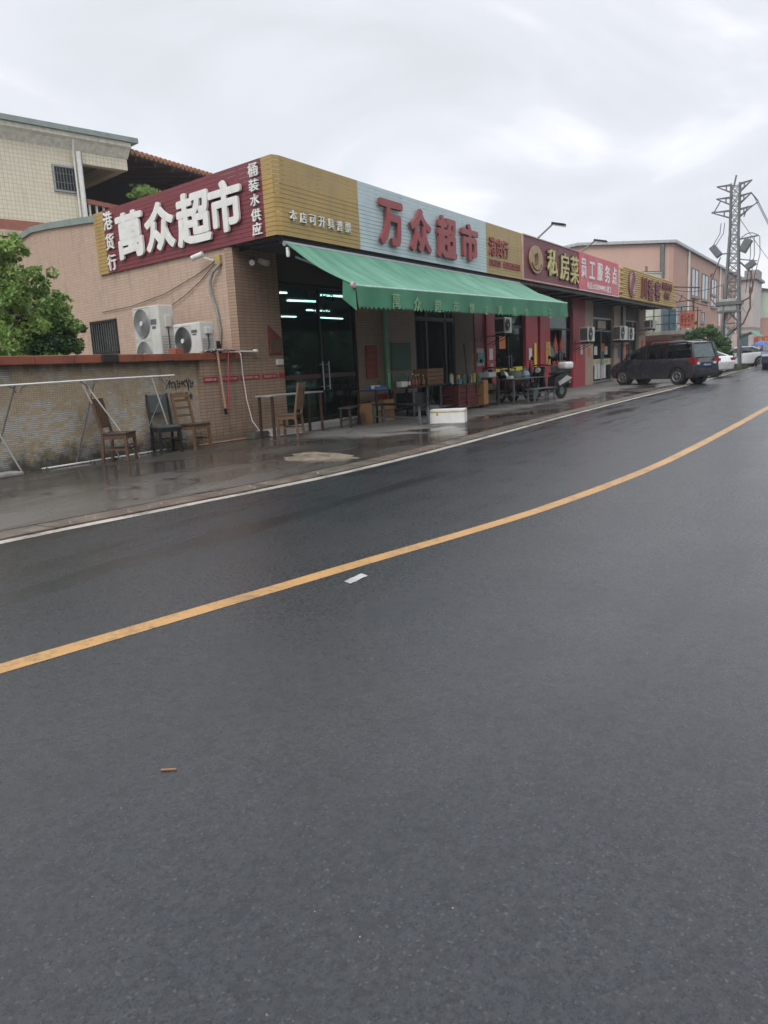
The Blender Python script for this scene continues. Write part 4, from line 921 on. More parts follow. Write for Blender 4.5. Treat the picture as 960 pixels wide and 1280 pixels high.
MB().box(19.62, 21.05, 24.31, 33, 9.35, 9.5).build('terrace_ceiling', mat('grey_ceiling', (0.24, 0.25, 0.24), 0.8), cb_, True)
MB().box(19.7, 34, 29.5, 29.8, 6.5, 10.5).build('terrace_back_wall', mat('dark_back_wall', (0.04, 0.045, 0.055), 0.9), cb_, True)
MB().box(2, 34, 24.0, 33, 6.2, 6.8).build('floor_slab', mat('brick_band', (0.32, 0.12, 0.085), 0.7, dirt=0.15), cb_, True).location = (0, -0.03, 0)
MB().box(2, 19.6, 23.9, 24.0, 6.25, 6.45).build('band', mat('pale_band', (0.5, 0.42, 0.33), 0.7), cb_, True)
MB().box(19.6, 34, 24, 33, 0, 6.2).build('lower_wall', PINK_END, cb_, True)
m_ = MB()   # lean-to roof over the terrace: sheet, rafters, tiles
m_.prism([(24 - 0.5, 9.62), (24 - 0.5, 9.54), (30.5, 10.6), (30.5, 10.75)], 21.45, 34, lambda u, v, d: (d, u, v)); m_.build('lean_to_roof', mat('roof_underside', (0.06, 0.055, 0.06), 0.9), cb_, True)
m_ = MB()
for i in range(13): m_.bar((21.9 + i * 1.0, 23.6, 9.50), (21.9 + i * 1.0, 30, 10.5), 0.09, 0.16)
m_.build('rafters', mat('dark_rafter', (0.10, 0.06, 0.05), 0.9), cb_, True)
m_ = MB()
for i in range(50): m_.tube([(21.55 + i * 0.25, 23.42, 9.66), (21.55 + i * 0.25, 26.5, 10.18)], 0.11, 6)
m_.build('roof_tiles', ROOFT, cb_, True)
m_ = MB(); m_.box(19.65, 34, 24.0, 24.2, 7.62, 7.78); m_.build('balustrade_rail', mat('brick_band', (0, 0, 0)), cb_, True)
m_ = MB()
for i in range(40): m_.lathe([(0.05, 6.8), (0.085, 7.0), (0.085, 7.1), (0.04, 7.3), (0.05, 7.62)], (19.8 + i * 0.33, 24.1, 0), 8)
m_.build('balusters', WHITEP, cb_, True)
wn = MB(); 
for a0, a1, b0, b1 in ((18.47, 19.30, 7.9, 7.96), (18.47, 19.30, 8.72, 8.78), (18.47, 18.53, 7.96, 8.72), (19.24, 19.30, 7.96, 8.72)): wn.box(a0, a1, 23.93, 24.0, b0, b1)
wn = wn.build('window', ALU, cb_, True)
MB().box(18.53, 19.24, 23.97, 23.98, 7.96, 8.72).build('pane', DARK, wn, True)
m_ = MB()
for i in range(6): m_.tube([(18.61 + i * 0.11, 23.92, 7.95), (18.61 + i * 0.11, 23.92, 8.73)], 0.013, 6)
m_.tube([(18.49, 23.92, 8.2), (19.28, 23.92, 8.2)], 0.012, 6); m_.tube([(18.49, 23.92, 8.5), (19.28, 23.92, 8.5)], 0.012, 6)
m_.build('bars', GALV, wn, True)
MB().tube([(19.42, 23.85, 9.3), (19.42, 23.85, 0)], 0.085, 10).build('downpipe', WHITEP, cb_, True, smooth=True)
MB().tube([(19.22, 23.7, 9.62), (19.25, 23.85, 9.3), (19.26, 23.88, 9.0), (19.26, 23.88, 0)], 0.035, 8).build('downpipe', WHITEP, cb_, True, smooth=True)

cb_.rotation_euler = (0, 0, math.radians(-13))
for ch in cb_.children:     # the lean-to terrace stands at its own angle to the house
    if ch.name.split('.')[0] in ('lean_to_roof', 'rafters', 'roof_tiles', 'balustrade_rail', 'balusters', 'terrace_back_wall', 'lower_wall'): ch.rotation_euler = (0, 0, math.radians(17))

# ================================================================ TREES
def leafcloud(blobs, n, size, seed=1, flat=0.5):
    rng = np.random.default_rng(seed); vs = []; fs = []
    wts = np.array([b[3] ** 2 for b in blobs]); wts = wts / wts.sum()
    idx = rng.choice(len(blobs), n, p=wts)
    for k in range(n):
        bx, by, bz, br = blobs[idx[k]]
        d = rng.normal(size=3); d /= np.linalg.norm(d); r = br * (0.55 + 0.5 * rng.random() ** 0.6)
        c = np.array([bx, by, bz]) + d * r * np.array([1, 1, 0.85])
        a = rng.normal(size=3); a /= np.linalg.norm(a); b = np.cross(a, d + rng.normal(size=3) * 0.5); b /= (np.linalg.norm(b) + 1e-9)
        s = size * rng.uniform(0.45, 1.45); i = len(vs)
        vs += [c - a * s, c + b * s * flat, c + a * s, c - b * s * flat]; fs.append((i, i + 1, i + 2, i + 3))
    return MB().add([tuple(v) for v in vs], fs)
def subblobs(centres, k, rr_, seed):
    rng = random.Random(seed); out = []
    for x, y, z, r in centres:
        out.append((x, y, z, r * 0.62))
        for _ in range(k):
            a = rng.uniform(0, 2 * PI); e_ = rng.uniform(-0.7, 1.2); q = r * rng.uniform(0.55, 1.18)
            out.append((x + q * math.cos(a) * math.cos(e_), y + q * math.sin(a) * math.cos(e_) * 0.8, z + q * math.sin(e_), r * rng.uniform(*rr_)))
    return out
def tree(name, label, base, top, centres, n, size, lm, seed, k=9, rr_=(0.16, 0.34), tr=0.1, bad=None):
    t = thing(name, label, 'tree' if 'tree' in name else 'bush', base)
    B = Vector(base); T = Vector(top); m_ = MB(); m_.tube([B, B.lerp(T, 0.4) + Vector((0.06, -0.04, 0)), T], [tr, tr * 0.75, tr * 0.45], 8)
    tk = m_.build('trunk', TREAD, t, True, smooth=True)
    m_ = MB(); rng = random.Random(seed)
    for x, y, z, r in centres:
        s0 = B.lerp(T, rng.uniform(0.5, 0.95)); m_.tube([s0, s0.lerp(Vector((x, y, z)), 0.5) + Vector((0, 0, 0.1)), Vector((x, y, z + r * 0.4))], [tr * 0.4, tr * 0.25, tr * 0.1], 6)
    m_.build('limbs', TREAD, tk, True, smooth=True)
    leafcloud(subblobs(centres, k, rr_, seed), n, size, seed).build('crown', lm, t, True)
    return t
TB = [(8.9, 3.2, .65), (9.1, 3.7, .36), (8.7, 3.95, .34), (9.5, 3.1, .42), (9.9, 2.75, .36), (9.2, 2.6, .68), (9.7, 2.35, .55), (10.1, 2.2, .34), (8.8, 2.1, .7), (9.6, 1.9, .5), (8.5, 3.5, .5)]
TREEB = [(PX, 13.4, PZ, PR) for PX, PZ, PR in TB]
tree('garden_tree', 'leafy green tree behind the low wall at the left edge', (9.1, 13.4, 0), (9.0, 13.4, 3.0), TREEB, 17000, 0.044, LEAF, 3, k=16, rr_=(0.10, 0.30))
tree('garden_bush', 'darker bush behind the low wall beside the barred window', (9.6, 13.3, 0), (9.7, 13.3, 1.8), [(9.95, 13.35, 2.1, 0.45), (9.4, 13.2, 2.0, 0.45), (9.7, 13.4, 2.55, 0.3)], 7500, 0.036, LEAFD, 5)
tree('terrace_plant', 'small bushy plant on the cream house terrace', (22.1, 23.6, 6.8), (22.1, 23.6, 7.9), [(22.1, 23.5, 8.2, 0.48), (22.6, 23.5, 8.15, 0.36), (21.6, 23.5, 8.2, 0.34)], 2600, 0.07, LEAF, 8)
tree('roadside_bush', 'large dark green roadside bush between the van and the pylon', (49, 7.7, 0), (49, 7.7, 1.9), [(49.2, 8.5, 2.1, 0.48), (49, 8.05, 2.35, 0.5), (49, 7.5, 2.3, 0.52), (48.8, 6.95, 1.9, 0.5), (48.9, 6.6, 1.35, 0.45), (49, 7.9, 1.6, 0.75), (48.8, 7.1, 1.1, 0.7), (49, 8.6, 1.5, 0.5)], 16000, 0.06, LEAFM, 9)
tree('roadside_bush', 'smaller grey green bush directly behind the left side of the pylon', (50.5, 7.0, 0), (50.5, 7.0, 1.5), [(50.5, 6.9, 1.4, 0.42), (50.5, 6.6, 0.9, 0.4)], 2500, 0.085, LEAFD, 19)
# unseen trees added behind the camera to block low sky light and darken reflections
bl = []; rg = random.Random(31)
for i in range(70): x = -30 + i * 1.9; bl += [(x, -19 + rg.uniform(-2, 2), rg.uniform(2.0, 3.5), rg.uniform(2.4, 3.4)), (x + rg.uniform(-1, 1), -20 + rg.uniform(-2, 2), rg.uniform(5.5, 8.5), rg.uniform(2.2, 3.3))]
o = leafcloud(bl, 26000, 0.42, 77, 0.6).build('light_blocking_wood', LEAFD); o['kind'] = 'stuff'; tag(o, 'unseen wood added across the road to block low light and darken reflections', 'light_blocking_wood')
# grass clump at the pylon foot
m_ = MB(); rng = random.Random(4)
for i in range(2600):
    x = rng.uniform(50.8, 56.5); y = rng.uniform(6.15, 7.9); h = rng.uniform(0.1, 0.42); a = rng.uniform(0, PI); w_ = 0.03
    m_.add([(x - w_ * math.cos(a), y - w_ * math.sin(a), 0), (x + w_ * math.cos(a), y + w_ * math.sin(a), 0), (x + rng.uniform(-.1, .1), y + rng.uniform(-.1, .1), h)], [(0, 1, 2)])
o = m_.build('grass', leaf_mat('dull_grass', (0.05, 0.07, 0.03), (0.09, 0.11, 0.045), (0.12, 0.12, 0.06))); o['kind'] = 'stuff'; tag(o, 'rough grass round the foot of the pylon', 'grass')

# ================================================================ FACTORY BUILDINGS TO THE RIGHT
pb_ = thing('factory_building', 'long pink rendered factory with tall windows and white downpipes', 'building', (62, 12, 0))
XF = 61.6
MB().box(XF, 99.0, 12.0, 12.3, 0, 9.1).build('wall', PINK_WALL_X, pb_, True)
m_ = MB(); m_.prism([(12.3, 0), (12.3, 9.1), (19, 9.75), (27, 9.0), (27, 0)], XF, XF + 0.3, lambda u, v, d: (d, u, v)); m_.build('gable_wall', PINK_END, pb_, True)
m_ = MB(); m_.prism([(11.75, 9.12), (11.75, 9.32), (19, 9.98), (27.4, 9.2), (27.4, 9.02), (19, 9.77)], XF - 0.3, 99.2, lambda u, v, d: (d, u, v)); m_.build('roof', mat('pale_sheet_roof', (0.42, 0.45, 0.46), 0.5, 0.2), pb_, True)
m_ = MB(); m_.box(98.8, 99, 12.3, 27, 0, 9.1); m_.build('end_wall', PINK_END, pb_, True)
for x in (67.2, 83.6, 95.5): MB().tube([(x, 11.9, 9.1), (x, 11.9, 0)], 0.09 if x < 90 else 0.1, 8).build('downpipe', WHITEP, pb_, True)
MB().tube([(XF - 0.1, 12.75, 9.1), (XF - 0.1, 12.75, 0)], 0.17, 8).build('downpipe', GALV, pb_, True)
for i, (x0, x1, z0, z1) in enumerate(((69.0, 72.2, 5.75, 8.0), (73.9, 77.2, 5.7, 7.9), (79.0, 82.2, 6.35, 7.85), (79.0, 82.2, 5.3, 6.25), (73.9, 75.6, 3.75, 4.65), (86.5, 88.4, 5.3, 7.6), (90.5, 92.5, 5.2, 7.5))):
    wf = MB(); wf.box(x0, x1, 11.95, 12.0, z0, z0 + 0.08); wf.box(x0, x1, 11.95, 12.0, z1 - 0.08, z1); wf.box(x0, x0 + 0.1, 11.95, 12.0, z0 + .08, z1 - .08); wf.box(x1 - 0.1, x1, 11.95, 12.0, z0 + .08, z1 - .08); wf.box((x0 + x1) / 2 - .05, (x0 + x1) / 2 + .05, 11.95, 12.0, z0 + .08, z1 - .08)
    wf = wf.build('window', DKMETAL if i != 3 else ALU, pb_, True)
    MB().box(x0 + 0.1, x1 - 0.1, 11.975, 11.985, z0 + 0.08, z1 - 0.08).build('pane', BLUEGL, wf, True)
    MB().box(x0 - 0.15, x1 + 0.15, 11.85, 12.0, z0 - 0.15, z0 - 0.01).build('sill', CONC, wf, True)
for i in range(8):   # grey vertical bay strips between windows
    pass
MB().box(77.4, 78.8, 11.97, 11.998, 5.6, 7.9).build('wall_panel', mat('faded_panel', (0.50, 0.32, 0.27), 0.8), pb_, True)
MB().box(63.0, 66.6, 11.97, 11.998, 2.9, 5.0).build('wall_panel', mat('grey_panel', (0.30, 0.27, 0.25), 0.8), pb_, True)
MB().box(80, 88, 11.2, 11.99, 2.3, 3.5).build('ledge', CONC, pb_, True)
MB().prism([(0, 0), (0.4, 0.8), (0.5, 0.7), (0.12, -0.05)], 0, 0.1, lambda u, v, d: (78 + u * 2, 11.95 - d, 7.9 + v * 0.4)).build('wall_lamp', DKMETAL, pb_, True)
sc_ = thing('stair_tower', 'bare grey concrete stair tower beyond the pink factory', 'building', (106, 11, 0))
MB().box(100.0, 108, 10.6, 12.6, 0, 9.3).build('wall', mat('pale_grey_render', (0.55, 0.50, 0.47), 0.8, var=0.12, scale=0.5, dirt=0.2), sc_, True)
MB().box(99.6, 108.4, 10.3, 13.4, 9.0, 9.3).build('roof_slab', CONC, sc_, True)
MB().box(102, 106, 10.45, 11.9, 9.3, 10.2).build('water_tank_room', CONC, sc_, True)
MB().box(99.97, 108, 10.57, 12.4, 3.4, 3.7).build('ledge', CONC, sc_, True)
for z in (1.5,): 
    wf = MB().box(99.9, 99.98, 11.0, 12.2, z, z + 1.5).build('window', BLUEGL, sc_, True)
gb2 = thing('green_top_building', 'two tone building, pale green above pink, at the right edge', 'building', (115, 9.5, 0))
m_ = MB(); m_.prism([(9.8, 4.9), (9.8, 8.15), (15, 9.2), (22, 8), (22, 4.9)], 108.6, 160, lambda u, v, d: (d, u, v)); m_.build('upper_wall', mat('pale_green_render', (0.50, 0.60, 0.50), 0.8, var=0.1, scale=0.4, dirt=0.15), gb2, True)
MB().box(108.6, 160, 9.8, 22, 0, 4.88).build('lower_wall', PINK_WALL_X, gb2, True)
m_ = MB(); m_.prism([(9.4, 8.08), (9.4, 8.25), (15, 9.42), (22.4, 8.1), (22.4, 7.95), (15, 9.22)], 108.3, 160.3, lambda u, v, d: (d, u, v)); m_.build('roof', GALV, gb2, True)
for x in (112, 119, 127, 136, 146):
    wf = MB(); wf.box(x, x + 3.4, 9.74, 9.8, 4.0, 6.9); wf = wf.build('window', BLUEGL, gb2, True); MB().box(x + 1.6, x + 1.8, 9.70, 9.735, 4.0, 6.9).build('mullion', ALU, wf, True)
for x in (117, 133): MB().tube([(x, 9.7, 8.1), (x, 9.7, 0)], 0.1, 8).build('downpipe', WHITEP, gb2, True)

# small annex with balcony and cage behind the last shop
an = thing('annex_house', 'small annex with a flat balcony slab and metal cage beyond the last shop', 'building', (53, 11, 0))
MB().box(50.4, 51.9, 9.2, 10.2, 0, 2.3).build('wall', mat('beige_annex', (0.46, 0.38, 0.26), 0.8, dirt=0.2), an, True)
MB().box(49.9, 51.9, 8.35, 12.5, 2.35, 2.58).build('balcony_slab', CONC, an, True)
MB().box(50.5, 51.9, 10.2, 12.4, 0, 2.3).build('wall', mat('brown_brick', (0.17, 0.09, 0.07), 0.8), an, True)
MB().box(51.5, 51.6, 9.3, 9.75, 2.72, 2.95).build('white_box', WHITEP, an, True)
m_ = MB()
for y in (8.6, 9.3, 10.0, 10.9, 12.3): m_.bar((50.4, y, 2.58), (50.4, y, 3.95), 0.05)
for z in (3.0, 3.5, 3.95): m_.bar((50.4, 8.6, z), (50.4, 12.3, z), 0.04)
m_.bar((50.4, 8.6, 3.9), (51.8, 8.6, 3.9), 0.04); m_.bar((51.8, 8.6, 2.58), (51.8, 8.6, 3.95), 0.05)
m_.build('balcony_railing', DKMETAL, an, True)
MB().box(51.0, 51.3, 9.7, 10.5, 2.6, 3.9).build('window', BLUEGL, an, True)
MB().box(51.1, 51.25, 11.3, 11.9, 2.7, 3.3).build('washing', WHITEP, an, True)
MB().box(51.4, 51.45, 9.95, 10.15, 3.1, 3.9).build('towel', WHITEP, an, True)
rb = thing('balcony_banner', 'faded red upright banner panel on the annex balcony', 'sign', (50.3, 8.95, 2.6))
MB().box(50.2, 50.28, 8.50, 9.35, 2.68, 3.62).build('panel', mat('faded_red_panel', (0.42, 0.13, 0.08), 0.7), rb, True)
fr_b = Frame((50.2, 0, 0), (0, -1, 0), (-1, 0, 0))
for i, ch in enumerate('安全生产'): letters(fr_b, ch, -9.2 + i * 0.19, 3.17, 0.15, 0.7, 0.002, 'character', mat('dark_red_print', (0.2, 0.02, 0.02), 0.6), rb, 0.03, 0.01)
pr = thing('pipe_bracket', 'rusty horizontal pole brackets jutting from the end of the shop row', 'bracket', (48.4, 9.5, 4.9))
m_ = MB(); m_.bar((48.0, 9.4, 4.98), (52.0, 8.55, 5.1), 0.07); m_.bar((48.0, 9.4, 4.1), (52.5, 8.6, 4.45), 0.07); m_.bar((51.5, 8.8, 2.6), (51.5, 8.8, 4.4), 0.09); m_.bar((49.2, 9.2, 4.2), (49.5, 9.1, 4.6), 0.05); m_.bar((48.0, 9.45, 3.6), (52.5, 8.5, 3.75), 0.05)
m_.build('poles', RUST, pr, True)
# water tank behind the log-edged sign
wt = thing('water_tank', 'round cream water tank with a thin roof rail rising behind the log-edged sign', 'tank', (52.5, 12.2, 0))
m_ = MB(); m_.lathe([(1.25, 0), (1.25, 6.2), (1.3, 6.22), (1.3, 6.28), (0.01, 6.4)], (0, 0, 0), 32); m_.build('tank_body', mat('cream_enamel', (0.56, 0.58, 0.48), 0.6, var=0.12, dirt=0.2), wt, smooth=True)
m_ = MB(); m_.tube([(1.28 * math.cos(t), 1.28 * math.sin(t), 6.3) for t in np.linspace(0, 2 * PI, 33)], 0.03, 5)
for k in range(3): m_.bar((-0.5 + k * 0.28, -0.4, 6.3), (-0.5 + k * 0.28, -0.4, 6.7), 0.03)
m_.bar((-0.5, -0.4, 6.7), (0.06, -0.4, 6.7), 0.03); m_.build('rail', DKMETAL, wt)
# red shrine-like kiosk
sh = thing('red_kiosk', 'small bright red kiosk front with a little framed window past the last pillar', 'kiosk', (49.5, 10.9, 0))
MB().box(49.3, 50.0, 9.9, 11.4, 0, 2.0).build('kiosk_body', mat('bright_red', (0.62, 0.03, 0.05), 0.5), sh, True)
MB().box(48.9, 50.1, 9.7, 11.6, 2.02, 2.3).build('kiosk_roof', RUST, sh, True)
kf = MB().box(49.25, 49.3, 10.4, 10.85, 1.0, 1.7).build('kiosk_window', WHITEP, sh, True)
MB().box(49.235, 49.25, 10.48, 10.77, 1.08, 1.62).build('pane', GREENP, kf, True)
letters(Frame((49.3, 0, 0), (0, -1, 0), (-1, 0, 0)), '福满门', -10.6, 1.84, 1.0, 0.2, 0.003, 'lettering', DM, sh, 0.03, 0.01)

# ================================================================ LATTICE PYLON
TX, TY = 52.64, 6.78
tw = thing('lattice_pylon', 'tall grey lattice power pylon with cross arms and switchgear beside the road', 'pylon', (TX, TY, 0))
def hw(z): return 0.56 + (0.235 - 0.56) * min(z / 8.0, 1.0)
for sx in (-1, 1):
    for sy in (-1, 1):
        MB().bar((sx * hw(0), sy * hw(0), 0), (sx * hw(8), sy * hw(8), 8), 0.11).bar((sx * hw(8), sy * hw(8), 7.99), (sx * hw(10), sy * hw(10), 10.95), 0.09).build('leg', GALV, tw)
m_ = MB(); z = 0.0; k = 0
while z < 10.7:
    st_ = 0.95 if z < 4 else 0.55; z2 = min(z + st_, 10.9); a, b = hw(z), hw(z2)
    for s_ in (-1, 1):
        if k % 2: m_.bar((-a, s_ * a, z), (b, s_ * b, z2), 0.052); m_.bar((s_ * a, -a, z), (s_ * b, b, z2), 0.052); m_.bar((s_ * a, a, z), (s_ * b, -b, z2), 0.042)
        else: m_.bar((a, s_ * a, z), (-b, s_ * b, z2), 0.052); m_.bar((s_ * a, a, z), (s_ * b, -b, z2), 0.052); m_.bar((s_ * a, -a, z), (s_ * b, b, z2), 0.042)
        m_.bar((-b, s_ * b, z2), (b, s_ * b, z2), 0.042); m_.bar((s_ * b, -b, z2), (s_ * b, b, z2), 0.042)
    z = z2; k += 1
m_.build('bracing', GALV, tw)
MB().bar((0, 0.1, 10.8), (0, -0.02, 11.42), 0.09).build('peak', GALV, tw)
for z in (10.9, 10.2, 9.45):
    m_ = MB()
    for sy, L_ in ((-1, 0.78 if z > 9.5 else 0.86), (1, 0.95 if z > 9.5 else 1.2)):
        tip = (0, sy * (0.1 + L_), z + 0.12 if sy < 0 else z + 0.02)
        for sx in (-0.2, 0.2):
            m_.bar((sx, sy * 0.23, z), tip, 0.06); m_.bar((sx, sy * 0.23, z - 0.42), tip, 0.055)
            m_.bar((sx * 0.7, sy * (0.23 + L_ * 0.3), z + 0.02), (sx * 0.7, sy * (0.23 + L_ * 0.3), z - 0.28), 0.035)
    m_.build('cross_arm', GALV, tw)
def insul(p, q):
    p, q = Vector(p), Vector(q); n = 9; pts = [p.lerp(q, i / (n * 2)) for i in range(n * 2 + 1)]; return MB().tube(pts, [0.05 if i % 2 else 0.02 for i in range(n * 2 + 1)], 8)
for p, q in (((0, -0.86, 10.3), (0, -1.25, 9.78)), ((0, -0.94, 9.55), (0, -1.25, 9.74)), ((0, 1.3, 9.5), (0.1, 1.0, 9.5)), ((0, -0.7, 9.6), (0, -0.5, 9.0)), ((0, 0.8, 10.1), (0, 1.15, 9.5))): insul(p, q).build('insulator', mat('brown_porcelain', (0.12, 0.12, 0.12), 0.3), tw)
m_ = MB(); m_.bar((0, -0.2, 7.75), (0, -1.35, 7.85), 0.07); m_.bar((0.2, -0.2, 7.75), (0.2, -1.35, 7.85), 0.05); m_.build('switch_arm', GALV, tw)
m_ = MB(); m_.tube([(0, -0.4 - 0.95 * t, 7.82 + 0.22 * math.sin(PI * t)) for t in np.linspace(0, 1, 10)], 0.022, 5)
for y0, y1 in ((-0.9, -0.8), (-1.1, -1.0), (-1.4, -1.2)): m_.tube([(0, y0, 7.8), (0.1, y0 * 1.03, 6.8), (0.1, y1, 5.6), (0.2, y1 * 0.9, 4.6)], 0.02, 5)
for a_ in (0.55, 0.75): m_.tube([(0, a_, 8.8), (0, a_ + 0.05, 8.2), (0, 0.6 + a_ * 0.8, 7.5)], 0.02, 5)
m_.build('jumper_cables', BLK, tw)
def tbox(c, u, L_, w_, name, m):
    u = Vector(u).normalized(); c = Vector(c); v_ = Vector((1, 0, 0)).cross(u); b_ = MB(); b_.fbox(c, u, v_, Vector((1, 0, 0)), -L_ / 2, L_ / 2, -w_ / 2, w_ / 2, -0.25, 0.25); return b_.build(name, m, tw, bevel=0.03)
tbox((0, 1.0, 7.2), (0, -0.55, -0.75), 0.75, 0.4, 'switch_box', GALV)
tbox((0, -0.65, 7.35), (0, -0.45, 0.8), 0.8, 0.45, 'switch_box', GALV)
tbox((0, -0.95, 6.2), (0, -0.75, 0.5), 0.6, 0.35, 'switch_box', GALV)
MB().bar((0, 0.3, 7.0), (0, 0.95, 7.0), 0.07).build('bracket', GALV, tw)
MB().bar((0, -0.3, 6.6), (0.1, -1.3, 6.4), 0.06).build('bracket', GALV, tw)
m_ = MB(); m_.box(-0.55, 0.55, -0.6, 0.85, 3.95, 4.15); m_.box(-0.5, 0.5, -0.5, 0.8, 3.5, 3.6); m_.build('platform', GALV, tw)
MB().box(-0.45, -0.1, -0.3, 0.65, 3.6, 4.3).build('transformer_box', mat('pale_grey_enamel', (0.36, 0.37, 0.36), 0.5, dirt=0.2), tw, bevel=0.03)
m_ = MB(); m_.tube([(-0.2, -0.4, 6.4), (-0.2, -1.0, 5.8), (-0.2, -1.15, 5.0), (-0.2, -1.0, 4.3), (-0.2, -0.4, 4.0)], 0.055, 6); m_.tube([(-0.2, -1.0, 4.9), (-0.2, -1.05, 3.7), (-0.2, -0.7, 2.8), (-0.2, 0.2, 2.1)], 0.05, 6); m_.tube([(-0.2, 0.7, 6.8), (-0.2, 1.2, 5.4), (-0.2, 1.2, 4.4), (-0.2, 0.8, 3.9)], 0.035, 6)
m_.build('cable_loops', mat('reddish_cable', (0.13, 0.075, 0.07), 0.7), tw)
MB().tube([(0.2, 0.3, 0), (0.2, 0.3, 3.6)], 0.06, 6).build('riser_pipe', WHITEP, tw)
MB().prism([(0, 0), (0.35, 0.05), (0.38, 0.8), (0.1, 0.85), (-0.06, 0.4)], 0, 0.05, lambda u, v, d: (-0.6 - d, -0.2 - u * 0.9 + 0.1, 1.35 + v)).build('faded_poster', mat('pale_pink_poster', (0.55, 0.44, 0.40), 0.8), tw)
# overhead lines going to the right
def wire(p, q, sag, r, lab):
    p, q = Vector(p), Vector(q); pts = []
    for i in range(17):
        t = i / 16; c = p.lerp(q, t); c.z -= sag * 4 * t * (1 - t); pts.append(c)
    tag(MB().tube(pts, r, 5).build('power_line', BLK), lab, 'cable', 'overhead wires')
wire((TX, TY - 1.0, 10.1), (150, 4.2, 10.6), 2.6, 0.022, 'upper overhead wire running away along the road from the pylon arm')
wire((TX, TY - 1.25, 9.75), (150, 3.4, 10.2), 2.8, 0.022, 'outermost overhead wire running away along the road from the pylon arm')
wire((TX, TY - 0.3, 8.9), (150, 4.5, 9.0), 2.2, 0.018, 'lowest overhead wire running away along the road from the pylon body')

wire((TX, TY + 0.5, 5.2), (61.6, 13.2, 6.4), 0.5, 0.02, 'short slack wire from the pylon to the gable of the pink factory')
wire((TX, TY + 0.4, 3.9), (48.0, 9.5, 4.9), 0.35, 0.018, 'short slack wire from the pylon to the end of the log-edged sign')
wire((TX, TY - 0.3, 4.6), (99.9, 10.6, 6.5), 1.2, 0.02, 'slack wire from the pylon to the concrete stair tower')

